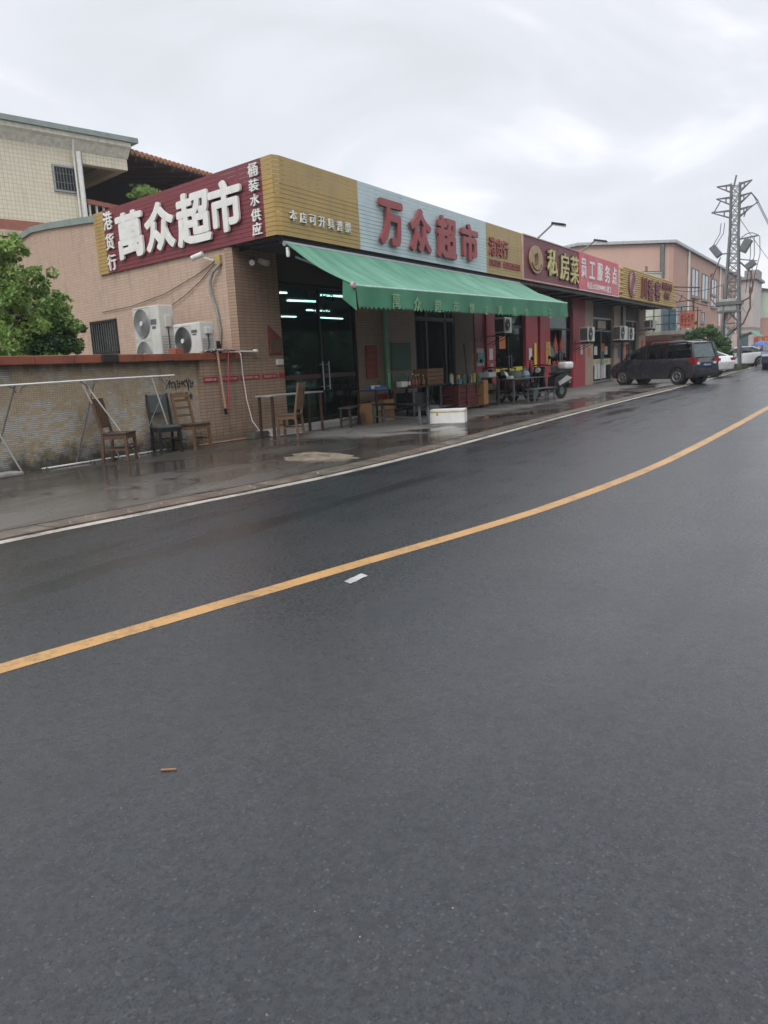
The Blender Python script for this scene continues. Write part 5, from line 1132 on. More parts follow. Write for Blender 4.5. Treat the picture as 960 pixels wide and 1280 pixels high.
# ================================================================ VEHICLES
def arch(cx, r, n=9, z=0.0): return [(cx + r * math.cos(t), z + r * math.sin(t)) for t in np.linspace(PI, 0, n)]
def vehicle(name, label, loc, rz, L, Wd, H, paint, prof_lo, prof_up, wheels, wr, wins, cat='car', tum=0.13, group=None, extras=None, rear_w=None, front_w=None):
    """x forward, profile points (x,z); lower body between sills and belt, upper cabin tapered"""
    t = thing(name, label, cat, loc, rz, group); hw_ = Wd / 2
    m_ = MB(); m_.prism(prof_lo, -hw_, hw_, lambda u, v, d: (u, d, v)); m_.build('body', paint, t, bevel=0.045, smooth=True, seg=3)
    belt = min(z for x, z in prof_up); top = max(z for x, z in prof_up)
    def yy(z, s_): return s_ * (hw_ - 0.04 - tum * (z - belt) / (top - belt))
    # roof panel, pillars, glass and seats; the cabin is open inside
    tops = [p for p in prof_up if p[1] > belt + 0.6 * (top - belt)]; f0, r0 = prof_up[0], prof_up[-1]
    up = [(x, z) for x, z in tops]; n = len(up); th = 0.05
    vs = [(x, yy(z, s_), z) for s_ in (-1, 1) for x, z in up] + [(x, yy(z, s_), z - th) for s_ in (-1, 1) for x, z in up]
    fs = []
    for i in range(n - 1): fs += [(i, i + 1, n + i + 1, n + i), (2 * n + i, 3 * n + i, 3 * n + i + 1, 2 * n + i + 1), (i, 2 * n + i, 2 * n + i + 1, i + 1), (n + i, n + i + 1, 3 * n + i + 1, 3 * n + i)]
    fs += [(0, n, 3 * n, 2 * n), (n - 1, 3 * n - 1, 4 * n - 1, 2 * n - 1)]
    MB().add(vs, fs).build('roof', paint, t, bevel=0.012, smooth=True)
    cuts = [((wins[i][-1][0] + wins[i + 1][0][0]) / 2, (wins[i][-2][0] + wins[i + 1][1][0]) / 2) for i in range(len(wins) - 1)]
    def roofz(x):
        for i in range(len(prof_up) - 1):
            (xa, za), (xb, zb) = prof_up[i], prof_up[i + 1]
            if xb <= x <= xa: return za + (zb - za) * (xa - x) / max(xa - xb, 1e-6)
        return top
    for s_ in (-1, 1):
        P3 = lambda x, z, o=0.0: Vector((x, yy(z, s_) + s_ * o, z))
        for p, q in ((f0, tops[0]), (r0, tops[-1])): MB().bar(P3(*p), P3(*q), 0.07 if p is f0 else 0.13, 0.06).build('pillar', paint, t)
        for xb_, xt_ in cuts: MB().bar(P3(xb_, belt), P3(xt_, roofz(xt_) - 0.03), 0.10, 0.04).build('pillar', BLK, t)
        MB().bar(P3(f0[0] - 0.05, belt + 0.02), P3(r0[0] + 0.03, belt + 0.02), 0.05, 0.09).build('belt_moulding', paint, t)
        for i in range(len(tops) - 1): pass
        for w_ in wins:
            k = len(w_); q = [P3(x, z, -0.012) for x, z in w_]; cx_ = sum(p.x for p in q) / k; cz_ = sum(p.z for p in q) / k
            q = [Vector((cx_ + (p.x - cx_) * 1.12, p.y, cz_ + (p.z - cz_) * 1.08)) for p in q]; q2 = [p + Vector((0, -s_ * 0.006, 0)) for p in q]
            MB().add(q + q2, [tuple(range(k)), tuple(range(2 * k - 1, k - 1, -1))] + [(i, (i + 1) % k, k + (i + 1) % k, k + i) for i in range(k)]).build('side_window', CARGL, t)
    for xs_ in ([0.25, -0.65, -1.5] if len(wins) > 2 else [0.2, -0.8]):
        for ys_ in (-0.38, 0.38):
            MB().box(xs_ - 0.08, xs_ + 0.05, ys_ - 0.22, ys_ + 0.22, belt - 0.1, belt + 0.22).box(xs_ - 0.05, xs_ + 0.02, ys_ - 0.12, ys_ + 0.12, belt + 0.221, belt + 0.36).build('seat_back', BLK, t, bevel=0.02)
    def screen(p0, p1, nm, inset=0.08):
        (x0, z0), (x1, z1) = p0, p1; d = Vector((x1 - x0, 0, z1 - z0)).normalized(); nrm = Vector((-d.z, 0, d.x))
        if nrm.x * (x0 + x1) < 0 : nrm = -nrm
        a = Vector((x0, 0, z0)) + d * 0.07; b = Vector((x1, 0, z1)) - d * 0.06; o_ = nrm * 0.008
        wa, wb = abs(yy(a.z, 1)) - 0.04, abs(yy(b.z, 1)) - 0.04
        vs = [a + o_ + Vector((0, -wa, 0)), a + o_ + Vector((0, wa, 0)), b + o_ + Vector((0, wb, 0)), b + o_ + Vector((0, -wb, 0))]
        vs2 = [v - nrm * 0.02 for v in vs]
        return MB().add(vs + vs2, [(0, 1, 2, 3), (7, 6, 5, 4), (0, 4, 5, 1), (1, 5, 6, 2), (2, 6, 7, 3), (3, 7, 4, 0)]).build(nm, CARGL, t)
    if rear_w: screen(*rear_w, 'rear_window')
    if front_w: screen(*front_w, 'windscreen')
    for wx in wheels:
        for s_ in (-1, 1):
            y = s_ * (hw_ - 0.11)
            wh = MB().lathe([(wr * 0.62, -0.1), (wr * 0.92, -0.105), (wr, -0.07), (wr, 0.07), (wr * 0.92, 0.105), (wr * 0.62, 0.1)], (wx, y, wr), 26, 'y').build('tyre', RUBBER, t, smooth=True)
            r_ = MB(); r_.cyl((wx, y + s_ * 0.05, wr), (0, 1, 0), wr * 0.63, 0.03, 24); r_.build('rim_back', DKMETAL, wh)
            r_ = MB()
            for k in range(6):
                a = 2 * PI * k / 6 + 0.2
                r_.bar((wx + 0.04 * math.cos(a), y + s_ * 0.09, wr + 0.04 * math.sin(a)), (wx + wr * 0.6 * math.cos(a), y + s_ * 0.085, wr + wr * 0.6 * math.sin(a)), 0.045, 0.025)
            r_.tube([(wx + wr * 0.6 * math.cos(a), y + s_ * 0.085, wr + wr * 0.6 * math.sin(a)) for a in np.linspace(0, 2 * PI, 21)], 0.022, 5, False)
            r_.cyl((wx, y + s_ * 0.09, wr), (0, 1, 0), 0.06, 0.03, 12); r_.build('rim', ALU, wh)
            MB().cyl((wx, s_ * (hw_ - 0.2), wr + 0.01), (0, 1, 0), wr * 1.12, 0.26, 20).build('wheel_well', BLK, t)
    if extras: extras(t, hw_, yy)
    return t
CARGLD = mat('dark_car_glass', (0.045, 0.05, 0.055), 0.05, 0.0, var=0.05, bump=0, spec=0.9, coat=0.5)
TAILR = mat('red_lens', (0.28, 0.012, 0.016), 0.15, var=0.1, bump=0, coat=0.6)
CLEARL = mat('clear_lens', (0.60, 0.60, 0.60), 0.12, var=0.1, bump=0, coat=0.6)
PLATE = mat('blue_number_plate', (0.03, 0.08, 0.32), 0.4, var=0.1, bump=0)
VL = 0.96
def sc(pl): return [(x * VL, z * VL) for x, z in pl]
van_lo = sc([(-2.2, 0.32), (-1.78, 0.26)] + arch(-1.4, 0.40, 9, 0.33) + [(-0.95, 0.24), (1.02, 0.24)] + arch(1.48, 0.40, 9, 0.33) + [(1.92, 0.28), (2.10, 0.36), (2.16, 0.62), (2.06, 0.84), (1.78, 0.98), (1.4, 1.06), (-2.14, 1.06), (-2.22, 0.8), (-2.25, 0.5)])
van_up = sc([(1.5, 1.02), (0.75, 1.56), (0.35, 1.70), (-1.7, 1.76), (-2.0, 1.70), (-2.17, 1.02)])
def van_ex(t, hw_, yy):
    for s_ in (-1, 1):
        MB().prism(sc([(-2.22, 0.84), (-1.98, 0.92), (-2.05, 1.10), (-2.20, 1.12)]), 0, 0.02, lambda u, v, d: (u, s_ * (hw_ - 0.005 + d), v)).build('tail_lamp', TAILR, t)
        MB().box(-2.235 * VL, -2.19 * VL, min(s_ * (hw_ - 0.26), s_ * (hw_ - 0.02)), max(s_ * (hw_ - 0.26), s_ * (hw_ - 0.02)), 0.84 * VL, 1.06 * VL).build('tail_lamp', TAILR if s_ > 0 else TAILR, t)
        MB().box(-2.25 * VL, -2.20 * VL, min(s_ * (hw_ - 0.36), s_ * (hw_ - 0.20)), max(s_ * (hw_ - 0.36), s_ * (hw_ - 0.20)), 0.80 * VL, 0.9 * VL).build('reversing_lamp', CLEARL, t)
        m_ = MB(); m_.tube([(-1.6 * VL, s_ * (hw_ - 0.24), 1.78 * VL), (-1.5 * VL, s_ * (hw_ - 0.24), 1.805 * VL), (0.0, s_ * (hw_ - 0.24), 1.78 * VL), (0.1, s_ * (hw_ - 0.24), 1.71 * VL)], 0.018, 6); m_.build('roof_rail', ALU, t)
        m_ = MB(); m_.box(0.98 * VL, 1.14 * VL, s_ * hw_ + (0.02 if s_ > 0 else -0.2), s_ * hw_ + (0.2 if s_ > 0 else -0.02), 1.06 * VL, 1.2 * VL); m_.build('mirror', VANP, t, bevel=0.02)
        for xh in (-0.55, 0.35):
            MB().box(xh * VL, (xh + 0.2) * VL, s_ * hw_ - 0.005, s_ * hw_ + 0.02, 0.9 * VL, 0.93 * VL).build('door_handle', DKMETAL, t, bevel=0.006)
        m_ = MB()
        for xg in (-0.82, 0.12, 1.05): m_.box(xg * VL, (xg + 0.008) * VL, s_ * hw_ - 0.004, s_ * hw_ + 0.0015, 0.34, 1.0)
        m_.build('door_gap', BLK, t)
    m_ = MB(); m_.box(-2.27 * VL, -2.21 * VL, -0.26, 0.26, 0.72 * VL, 0.84 * VL); m_.build('number_plate', PLATE, t)
    m_ = MB(); m_.box(-2.27 * VL, -2.1 * VL, -hw_ + 0.05, hw_ - 0.05, 0.3 * VL, 0.45 * VL); m_.build('rear_bumper_trim', BLK, t, bevel=0.02)
    fr_ = Frame((-2.27 * VL, 0, 0), (0, -1, 0), (-1, 0, 0)); m = letters(fr_, '粤S·1F52', 0, 0.78 * VL, 0.4, 0.07, 0.002, 'plate_text', WHITEP, t, 0.01, 0.003, world=False)
    m_ = MB(); m_.box(-2.265 * VL, -2.2 * VL, -0.4, 0.4, 0.87 * VL, 0.9 * VL); m_.build('chrome_bar', ALU, t)
vehicle('parked_van', 'dark grey people carrier parked nose to the shops with its tail to the road', (34.24, 7.06, 0), math.radians(63.4), 4.6, 1.66 * VL, 1.7, VANP, van_lo, van_up, (-1.4 * VL, 1.48 * VL), 0.335 * VL,
        [sc([(1.28, 1.08), (0.72, 1.5), (0.36, 1.6), (0.28, 1.08)]), sc([(0.16, 1.08), (0.18, 1.62), (-0.72, 1.64), (-0.78, 1.08)]), sc([(-0.9, 1.08), (-0.86, 1.64), (-1.75, 1.64), (-1.95, 1.12)])], 'van', extras=van_ex,
        rear_w=((-2.17 * VL, 1.02 * VL), (-2.0 * VL, 1.70 * VL)), front_w=((1.5 * VL, 1.02 * VL), (0.75 * VL, 1.56 * VL)))
sed_lo = [(-2.2, 0.34), (-1.75, 0.24)] + arch(-1.35, 0.40, 9, 0.33) + [(-0.9, 0.22), (0.95, 0.22)] + arch(1.4, 0.40, 9, 0.33) + [(1.85, 0.26), (2.2, 0.36), (2.25, 0.6), (2.0, 0.8), (1.1, 0.93), (-1.5, 1.0), (-2.15, 0.98), (-2.28, 0.7)]
sed_up = [(1.15, 0.9), (0.35, 1.36), (-0.1, 1.44), (-0.8, 1.42), (-1.95, 0.97)]
def sed_ex(t, hw_, yy):
    for s_ in (-1, 1):
        MB().box(-2.27, -2.1, min(s_ * (hw_ - 0.35), s_ * (hw_ + 0.005)), max(s_ * (hw_ - 0.35), s_ * (hw_ + 0.005)), 0.78, 0.9).build('tail_lamp', TAILR, t)
        MB().box(2.0, 2.22, min(s_ * (hw_ - 0.4), s_ * (hw_ + 0.005)), max(s_ * (hw_ - 0.4), s_ * (hw_ + 0.005)), 0.6, 0.74).build('headlight', CLEARL, t, bevel=0.02)
        MB().box(0.75, 0.9, s_ * hw_ + (0.01 if s_ > 0 else -0.17), s_ * hw_ + (0.17 if s_ > 0 else -0.01), 0.93, 1.05).build('mirror', WCARP, t, bevel=0.02)
swin = [[(0.92, 0.97), (0.33, 1.30), (0.0, 1.36), (-0.05, 0.98)], [(-0.15, 0.98), (-0.12, 1.36), (-0.72, 1.35), (-1.45, 1.02)]]
vehicle('parked_car', 'white fastback car parked behind the pylon with its rear wheel showing', (61.6, 7.55, 0), math.radians(118), 4.6, 1.78, 1.45, WCARP, sed_lo, sed_up, (-1.35, 1.4), 0.335, swin, extras=sed_ex, rear_w=((-1.95, 0.97), (-0.8, 1.42)), front_w=((1.15, 0.9), (0.35, 1.36)))
vehicle('parked_car', 'white car mostly hidden behind the dark people carrier', (41.9, 7.6, 0), math.radians(70), 4.4, 1.74, 1.42, WCARP, sed_lo, sed_up, (-1.35, 1.4), 0.335, swin, extras=sed_ex, rear_w=((-1.95, 0.97), (-0.8, 1.42)), front_w=((1.15, 0.9), (0.35, 1.36)))
suv_lo = [(-2.3, 0.4), (-1.8, 0.3)] + arch(-1.4, 0.43, 9, 0.37) + [(-0.93, 0.28), (0.98, 0.28)] + arch(1.45, 0.43, 9, 0.37) + [(1.92, 0.3), (2.28, 0.36), (2.34, 0.9), (2.15, 1.04), (1.2, 1.1), (-2.25, 1.12), (-2.33, 0.8)]
suv_up = [(1.25, 1.08), (0.45, 1.6), (0.0, 1.68), (-1.7, 1.66), (-2.2, 1.1)]
def suv_ex(t, hw_, yy):
    m_ = MB(); m_.box(2.32, 2.37, -0.55, 0.55, 0.62, 0.9); m_.build('grille', BLK, t, bevel=0.02)
    m_ = MB(); m_.box(2.36, 2.385, -0.24, 0.24, 0.5, 0.63); m_.build('number_plate', PLATE, t)
    m_ = MB(); m_.box(2.3, 2.355, -0.85, 0.85, 0.36, 0.5); m_.build('bumper_trim', BLK, t, bevel=0.02)
    for s_ in (-1, 1):
        MB().box(2.1, 2.36, min(s_ * 0.58, s_ * (hw_ + 0.005)), max(s_ * 0.58, s_ * (hw_ + 0.005)), 0.78, 0.93).build('headlight', CLEARL, t, bevel=0.02)
        MB().box(0.8, 0.95, s_ * hw_ + (0.01 if s_ > 0 else -0.2), s_ * hw_ + (0.2 if s_ > 0 else -0.01), 1.12, 1.28).build('mirror', SUVP, t, bevel=0.02)
vehicle('parked_car', 'dark blue sport utility car facing the camera at the right edge', (54.2, 4.1, -0.02), math.radians(180 + 3), 4.7, 1.9, 1.7, SUVP, suv_lo, suv_up, (-1.4, 1.45), 0.375,
        [[(1.0, 1.16), (0.45, 1.52), (0.0, 1.58), (-0.05, 1.16)], [(-0.15, 1.16), (-0.12, 1.58), (-1.2, 1.58), (-1.25, 1.16)]], extras=suv_ex, rear_w=((-2.2, 1.1), (-1.7, 1.66)), front_w=((1.25, 1.08), (0.45, 1.6)))

# market stalls in the distance
ms = thing('market_stall', 'far green tarpaulin stall on poles between the pylon and the blue car', 'stall', (64, 7.5, 0))
m_ = MB(); m_.add([(62, 7.9, 1.95), (62, 6.7, 2.45), (66, 6.7, 2.5), (66, 7.9, 2.0), (62, 6.2, 2.1), (66, 6.2, 2.1)], [(0, 1, 2, 3), (1, 4, 5, 2)]); m_.add([(62, 7.9, 1.93), (62, 6.7, 2.43), (66, 6.7, 2.48), (66, 7.9, 1.98), (62, 6.2, 2.08), (66, 6.2, 2.08)], [(0, 1, 2, 3), (1, 4, 5, 2)]); m_.build('tarpaulin', mat('green_tarpaulin', (0.05, 0.25, 0.16), 0.5), ms, True)
for x, y in ((62.1, 7.8), (62.1, 6.25), (65.9, 7.8), (65.9, 6.25)): MB().tube([(x, y, 0), (x, y, 2.05)], 0.04, 6).build('pole', GALV, ms, True)
MB().box(62.5, 65.5, 6.6, 7.6, 0, 0.8).build('stall_table', RUST, ms, True)
bn = thing('shop_banner', 'far orange red banner with lettering above the blue umbrella', 'sign', (67, 5.9, 0))
MB().box(67, 67.1, 4.4, 7.0, 1.6, 2.15).build('panel', mat('orange_red_banner', (0.50, 0.09, 0.05), 0.6), bn, True)
letters(Frame((67, 0, 0), (0, -1, 0), (-1, 0, 0)), '便民超市', -5.7, 1.87, 2.2, 0.4, 0.01, 'lettering', mat('orange_print', (0.75, 0.25, 0.1), 0.6), bn, 0.03, 0.02)
for y in (4.5, 6.9): MB().box(67.1, 67.2, y - 0.05, y + 0.05, 0, 1.6).build('post', GALV, bn, True)
um = thing('blue_umbrella', 'blue vendor umbrella standing below the far orange red banner', 'umbrella', (60, 5.75, 0))
m_ = MB(); m_.lathe([(0.01, 1.75), (0.35, 1.68), (0.65, 1.48), (0.68, 1.42)], (0, 0, 0), 16); m_.lathe([(0.01, 1.74), (0.35, 1.67), (0.64, 1.47), (0.67, 1.42)], (0, 0, 0), 16); m_.build('canopy', BLUE, um, smooth=True)
MB().tube([(0, 0, 0), (0, 0, 1.75)], 0.025, 6).build('pole', ALU, um)
MB().cyl((0, 0, 0.06), (0, 0, 1), 0.25, 0.12, 16).build('base', CONC, um)

# ================================================================ FURNITURE
def chair(label, loc, rz, fm, back='slats', seatm=None, backm=None, tilt=0.10, h=1.03, loose=False):
    t = thing('wooden_chair', label, 'chair', loc, rz, 'old wooden chairs outside the supermarket')
    sw, sd_ = 0.42, 0.42; seatm = seatm or fm
    MB().box(-sd_ / 2, sd_ / 2, -sw / 2, sw / 2, 0.44, 0.475).build('seat', seatm, t, bevel=0.008)
    m_ = MB(); m_.box(-sd_ / 2 + 0.02, sd_ / 2 - 0.02, -sw / 2 + 0.015, -sw / 2 + 0.035, 0.37, 0.438); m_.box(-sd_ / 2 + 0.02, sd_ / 2 - 0.02, sw / 2 - 0.035, sw / 2 - 0.015, 0.37, 0.438); m_.box(sd_ / 2 - 0.035, sd_ / 2 - 0.015, -sw / 2 + 0.036, sw / 2 - 0.036, 0.37, 0.438); m_.build('apron', fm, t)
    for sy in (-1, 1):
        MB().bar((sd_ / 2 - 0.03, sy * (sw / 2 - 0.025), 0), (sd_ / 2 - 0.03, sy * (sw / 2 - 0.025), 0.437), 0.042).build('leg', fm, t)
        m_ = MB(); m_.bar((-sd_ / 2 - 0.02, sy * (sw / 2 - 0.022), 0), (-sd_ / 2 + 0.015, sy * (sw / 2 - 0.022), 0.46), 0.042); m_.bar((-sd_ / 2 + 0.015, sy * (sw / 2 - 0.022), 0.455), (-sd_ / 2 - tilt, sy * (sw / 2 - 0.022), h), 0.040); m_.build('leg', fm, t)
    m_ = MB(); m_.bar((-sd_ / 2, -sw / 2 + .03, 0.2), (sd_ / 2 - .03, -sw / 2 + .03, 0.2), 0.022, 0.03); m_.bar((-sd_ / 2, sw / 2 - .03, 0.2), (sd_ / 2 - .03, sw / 2 - .03, 0.2), 0.022, 0.03); m_.bar((sd_ / 2 - .03, -sw / 2 + .04, 0.26), (sd_ / 2 - .03, sw / 2 - .04, 0.26), 0.022, 0.03); m_.build('stretcher', fm, t)
    def bx(z): return -sd_ / 2 + 0.015 - (tilt + 0.015) * (z - 0.455) / (h - 0.455)
    bm_ = backm or fm; bk = MB()
    iw = sw / 2 - 0.045
    if back == 'slats':
        bk.bar((bx(h - .05), -iw, h - 0.05), (bx(h - .05), iw, h - 0.05), 0.022, 0.10); bk.bar((bx(.58), -iw, 0.58), (bx(.58), iw, 0.58), 0.022, 0.05)
        for k in range(5): y = -iw * 0.8 + k * iw * 0.4; bk.bar((bx(.6), y, 0.6), (bx(h - .1), y, h - 0.1), 0.042, 0.014)
    elif back == 'ladder':
        for z in (0.62, 0.76, 0.89): bk.bar((bx(z), -iw, z), (bx(z), iw, z), 0.02, 0.045)
        bk.prism([(-iw, 0), (iw, 0), (iw, 0.06), (iw * 0.4, 0.095), (-iw * 0.4, 0.095), (-iw, 0.06)], -0.01, 0.01, lambda u, v, d: (bx(h - 0.07 + v) + d, u, h - 0.09 + v))
    else:
        vs = [(bx(z) + d, y, z) for z, d in ((h - 0.32, 0.012), (h - 0.02, 0.012), (h - 0.02, -0.012), (h - 0.32, -0.012)) for y in (-iw - 0.02, iw + 0.02)]
        bk.add(vs, [(0, 1, 3, 2), (2, 3, 5, 4), (4, 5, 7, 6), (6, 7, 1, 0), (0, 2, 4, 6), (1, 7, 5, 3)])
    bk.build('backrest', bm_, t)
    return t
rad = math.radians
chair('brown slatted wooden chair alone by the mosaic wall under the drying rack', (8.52, 10.3, 0), rad(-62), WOOD, 'slats', WOODD)
chair('black framed chair with grey cloth back next to the honey brown chair', (9.68, 10.45, 0), rad(-112), BLK, 'cloth', TEAL, TEAL)
chair('honey brown ladder-back chair under the graffiti', (10.12, 10.2, 0), rad(-92), WOODL, 'ladder', WOODD)
chair('pale brown narrow-back chair beside the small table at the glass doors', (12.32, 9.75, 0), rad(108), WOODL, 'slats', WOOD, h=1.08)
tag(MB().prism([(-.3, -.12), (.05, -.2), (.33, -.08), (.28, .15), (-.1, .2), (-.32, .1)], 0, 0.13, lambda u, v, d: (12.15 + u * (1 - d * 1.5), 10.42 + v * (1 - d * 2), d)).build('rubble_lump', mat('mossy_lump', (0.055, 0.055, 0.04), 0.9, var=0.4), None, bevel=0.03), 'dark mossy lump of rubble on the ground at the tiled corner', 'rock')

def table(label, loc, rz, L_, w_, h, topm, legm, name='table', th=0.03, group=None, legs=4, rail=True):
    t = thing(name, label, name.split('_')[-1], loc, rz, group)
    MB().box(-L_ / 2, L_ / 2, -w_ / 2, w_ / 2, h - th, h).build('tabletop' if h > 0.55 else 'seat', topm, t, bevel=0.006)
    for sx in (-1, 1):
        for sy in (-1, 1): MB().bar((sx * (L_ / 2 - 0.05), sy * (w_ / 2 - 0.04), 0), (sx * (L_ / 2 - 0.07), sy * (w_ / 2 - 0.05), h - th - 0.002), 0.045).build('leg', legm, t)
    if rail:
        m_ = MB(); m_.bar((-L_ / 2 + 0.06, -w_ / 2 + .04, h * 0.35), (L_ / 2 - 0.06, -w_ / 2 + .04, h * 0.35), 0.025); m_.bar((-L_ / 2 + 0.06, w_ / 2 - .04, h * 0.35), (L_ / 2 - 0.06, w_ / 2 - .04, h * 0.35), 0.025); m_.build('rail', legm, t)
    return t
table('small pale topped table standing against the tiled pillar by the glass doors', (12.8, 10.05, 0), rad(0), 1.75, 0.42, 0.86, CONC, WOODD, rail=False)
table('dark metal bench nearest the kerb beside the white foam box', (15.25, 8.85, 0), rad(70), 1.7, 0.34, 0.46, DKMETAL, GALV, 'metal_bench')
table('dark low bench in front of the glass doors', (14.75, 9.9, 0), rad(20), 1.0, 0.3, 0.45, WOODD, DKMETAL, 'wooden_bench')
table('long dark table outside the supermarket carrying a blue tray and green bottle', (16.25, 9.9, 0), 0, 1.6, 0.6, 0.78, WOODD, DKMETAL)
ct = thing('steel_counter', 'steel framed open counter carrying a wooden crate at the supermarket opening', 'counter', (18.0, 9.75, 0))
MB().box(-1.05, 1.15, -0.32, 0.32, 0.74, 0.78).build('countertop', DKMETAL, ct)
m_ = MB()
for x in (-1.03, -0.3, 0.45, 1.12):
    for y in (-0.3, 0.3): m_.bar((x, y, 0), (x, y, 0.738), 0.04)
m_.bar((-1.03, -0.3, 0.18), (1.12, -0.3, 0.18), 0.04); m_.bar((-1.03, 0.3, 0.18), (1.12, 0.3, 0.18), 0.04); m_.build('frame', GALV, ct)
MB().box(-1.0, 1.1, -0.28, 0.28, 0.2, 0.22).build('lower_shelf', DKMETAL, ct)
MB().box(-0.95, -0.35, -0.25, 0.25, 0.222, 0.62).build('cabinet', BLK, ct)
def crate(label, loc, rz, L_, w_, h, m, name='crate', slats=4, group=None):
    t = thing(name, label, 'crate', loc, rz, group); m_ = MB(); sh_ = h / slats
    for i in range(slats):
        z0 = i * sh_ + 0.008; z1 = (i + 1) * sh_ - 0.008
        m_.box(-L_ / 2, L_ / 2, -w_ / 2, -w_ / 2 + 0.015, z0, z1); m_.box(-L_ / 2, L_ / 2, w_ / 2 - 0.015, w_ / 2, z0, z1); m_.box(-L_ / 2, -L_ / 2 + 0.015, -w_ / 2 + .016, w_ / 2 - .016, z0, z1); m_.box(L_ / 2 - 0.015, L_ / 2, -w_ / 2 + .016, w_ / 2 - .016, z0, z1)
    m_.build('slats', m, t)
    for sx in (-1, 1):
        for sy in (-1, 1): MB().box(sx * (L_ / 2 - .035) - .015, sx * (L_ / 2 - .035) + .015, sy * (w_ / 2 - .032) - .015, sy * (w_ / 2 - .032) + .015, 0, h).build('corner_post', m, t)
    MB().box(-L_ / 2 + .016, L_ / 2 - .016, -w_ / 2 + .016, w_ / 2 - .016, 0.0, 0.02).build('base', m, t); return t
crate('brown wooden crate standing on the steel counter', (18.45, 9.8, 0.78), 0, 0.92, 0.45, 0.42, mat('crate_wood', (0.22, 0.12, 0.055), 0.7, var=0.35, scale=9))
tag(MB().box(16.72, 17.02, 9.62, 9.8, 0.78, 0.92).build('carton', FOAM, None, bevel=0.03), 'small white carton at the right end of the long dark table', 'box')
t = thing('drinks_bottle', 'bright green bottle standing on the long dark table', 'bottle', (16.3, 9.75, 0.78))
MB().lathe([(0.001, 0), (0.05, 0), (0.052, 0.2), (0.02, 0.28), (0.018, 0.33), (0.001, 0.33)], (0, 0, 0), 14).build('glass', GREENB, t, smooth=True); MB().cyl((0, 0, 0.34), (0, 0, 1), 0.02, 0.03, 10).build('cap', WHITEP, t)
t = thing('serving_tray', 'blue plastic tray of odds and ends at the left of the long dark table', 'tray', (15.75, 9.8, 0.78))
MB().box(-0.25, 0.25, -0.17, 0.17, 0, 0.02).box(-0.25, 0.25, -0.17, -0.15, 0.02, 0.07).box(-0.25, 0.25, 0.15, 0.17, 0.02, 0.07).build('tray_body', BLUE, t)
for i, (x, y) in enumerate(((-0.12, 0), (0.05, -0.05), (0.14, 0.06))): MB().lathe([(0.001, 0.021), (0.04, 0.021), (0.05, 0.1), (0.045, 0.1), (0.035, 0.03), (0.001, 0.03)], (x, y, 0), 12).build('bowl', WHITEP, t)
CB = 'cardboard boxes under the long table'
for i, (x, y, w_, h, lab) in enumerate(((15.7, 9.95, 0.42, 0.5, 'tall'), (16.3, 9.95, 0.55, 0.55, 'wide'), (16.75, 10.2, 0.3, 0.3, 'small'))):
    t = thing('cardboard_box', lab + ' brown cardboard box stored under the long dark table', 'box', (x, y, 0), 0.1 * i, CB)
    MB().box(-w_ / 2, w_ / 2, -0.18, 0.18, 0, h - 0.04).build('carton', CARD, t, bevel=0.005); MB().box(-w_ / 2 + .002, w_ / 2 - .002, -0.03, 0.03, h - 0.039, h - 0.036).build('tape', mat('tape', (0.45, 0.35, 0.2), 0.3), t)
# foam box
t = thing('foam_box', 'white foam box standing open on the pavement by the metal bench', 'box', (15.62, 7.82, 0), rad(-72))
w_, d_, h = 0.78, 0.44, 0.27
m_ = MB(); m_.box(-w_/2, w_/2, -d_/2, -d_/2 + .04, 0, h); m_.box(-w_/2, w_/2, d_/2 - .04, d_/2, 0, h); m_.box(-w_/2, -w_/2 + .04, -d_/2 + .04, d_/2 - .04, 0, h); m_.box(w_/2 - .04, w_/2, -d_/2 + .04, d_/2 - .04, 0, h); m_.box(-w_/2 + .04, w_/2 - .04, -d_/2 + .04, d_/2 - .04, 0, 0.04); m_.build('box_body', FOAM, t)
m_ = MB(); m_.box(-w_/2 - .004, w_/2 + .004, -d_/2 - .004, d_/2 + .004, h - 0.035, h - 0.012); m_.box(-0.24, -0.20, -d_/2 - .006, -d_/2, h - 0.1, h - 0.03); m_.build('yellow_tape', mat('yellowed_tape', (0.45, 0.34, 0.06), 0.5), t)
MB().box(-w_/2 + .002, w_/2 - .002, -d_/2 + .002, d_/2 - .002, h + .001, h + 0.03).build('lid', FOAM, t, bevel=0.01)

# goods rack with red crates
rk = thing('goods_rack', 'metal goods rack with stacked dark red crates beside the supermarket opening', 'rack', (19.9, 9.45, 0))
m_ = MB()
for x in (-0.85, -0.3, 0.35, 0.78):
    for y in (-0.25, 0.25): m_.bar((x, y, 0), (x, y, 0.72), 0.03)
for z in (0.1, 0.4, 0.7): m_.bar((-0.85, -0.25, z), (0.78, -0.25, z), 0.025); m_.bar((-0.85, 0.25, z), (0.78, 0.25, z), 0.025)
m_.build('frame', RUST, rk); MB().box(-0.88, 0.8, -0.28, 0.28, 0.72, 0.74).build('top_shelf', DKMETAL, rk)
for i, x in enumerate((-0.56, 0.03)):
    for j, z in enumerate((0.12, 0.415)): crate('dark red bottle crate, %s, %s side of the goods rack' % (('lower', 'upper')[j], ('left', 'right')[i]), (19.9 + x, 9.45, z), 0, 0.5, 0.42, 0.27, CRATE, 'bottle_crate', 3, 'dark red bottle crates')
t = thing('cardboard_box', 'upright orange brown cardboard column at the right end of the goods rack', 'box', (20.75, 9.35, 0))
MB().box(-0.16, 0.16, -0.2, 0.2, 0.1, 0.78).build('carton', mat('orange_card', (0.42, 0.20, 0.08), 0.8), t, bevel=0.006); MB().box(-0.17, 0.17, -0.21, 0.21, 0, 0.098).build('pallet', WOODD, t)
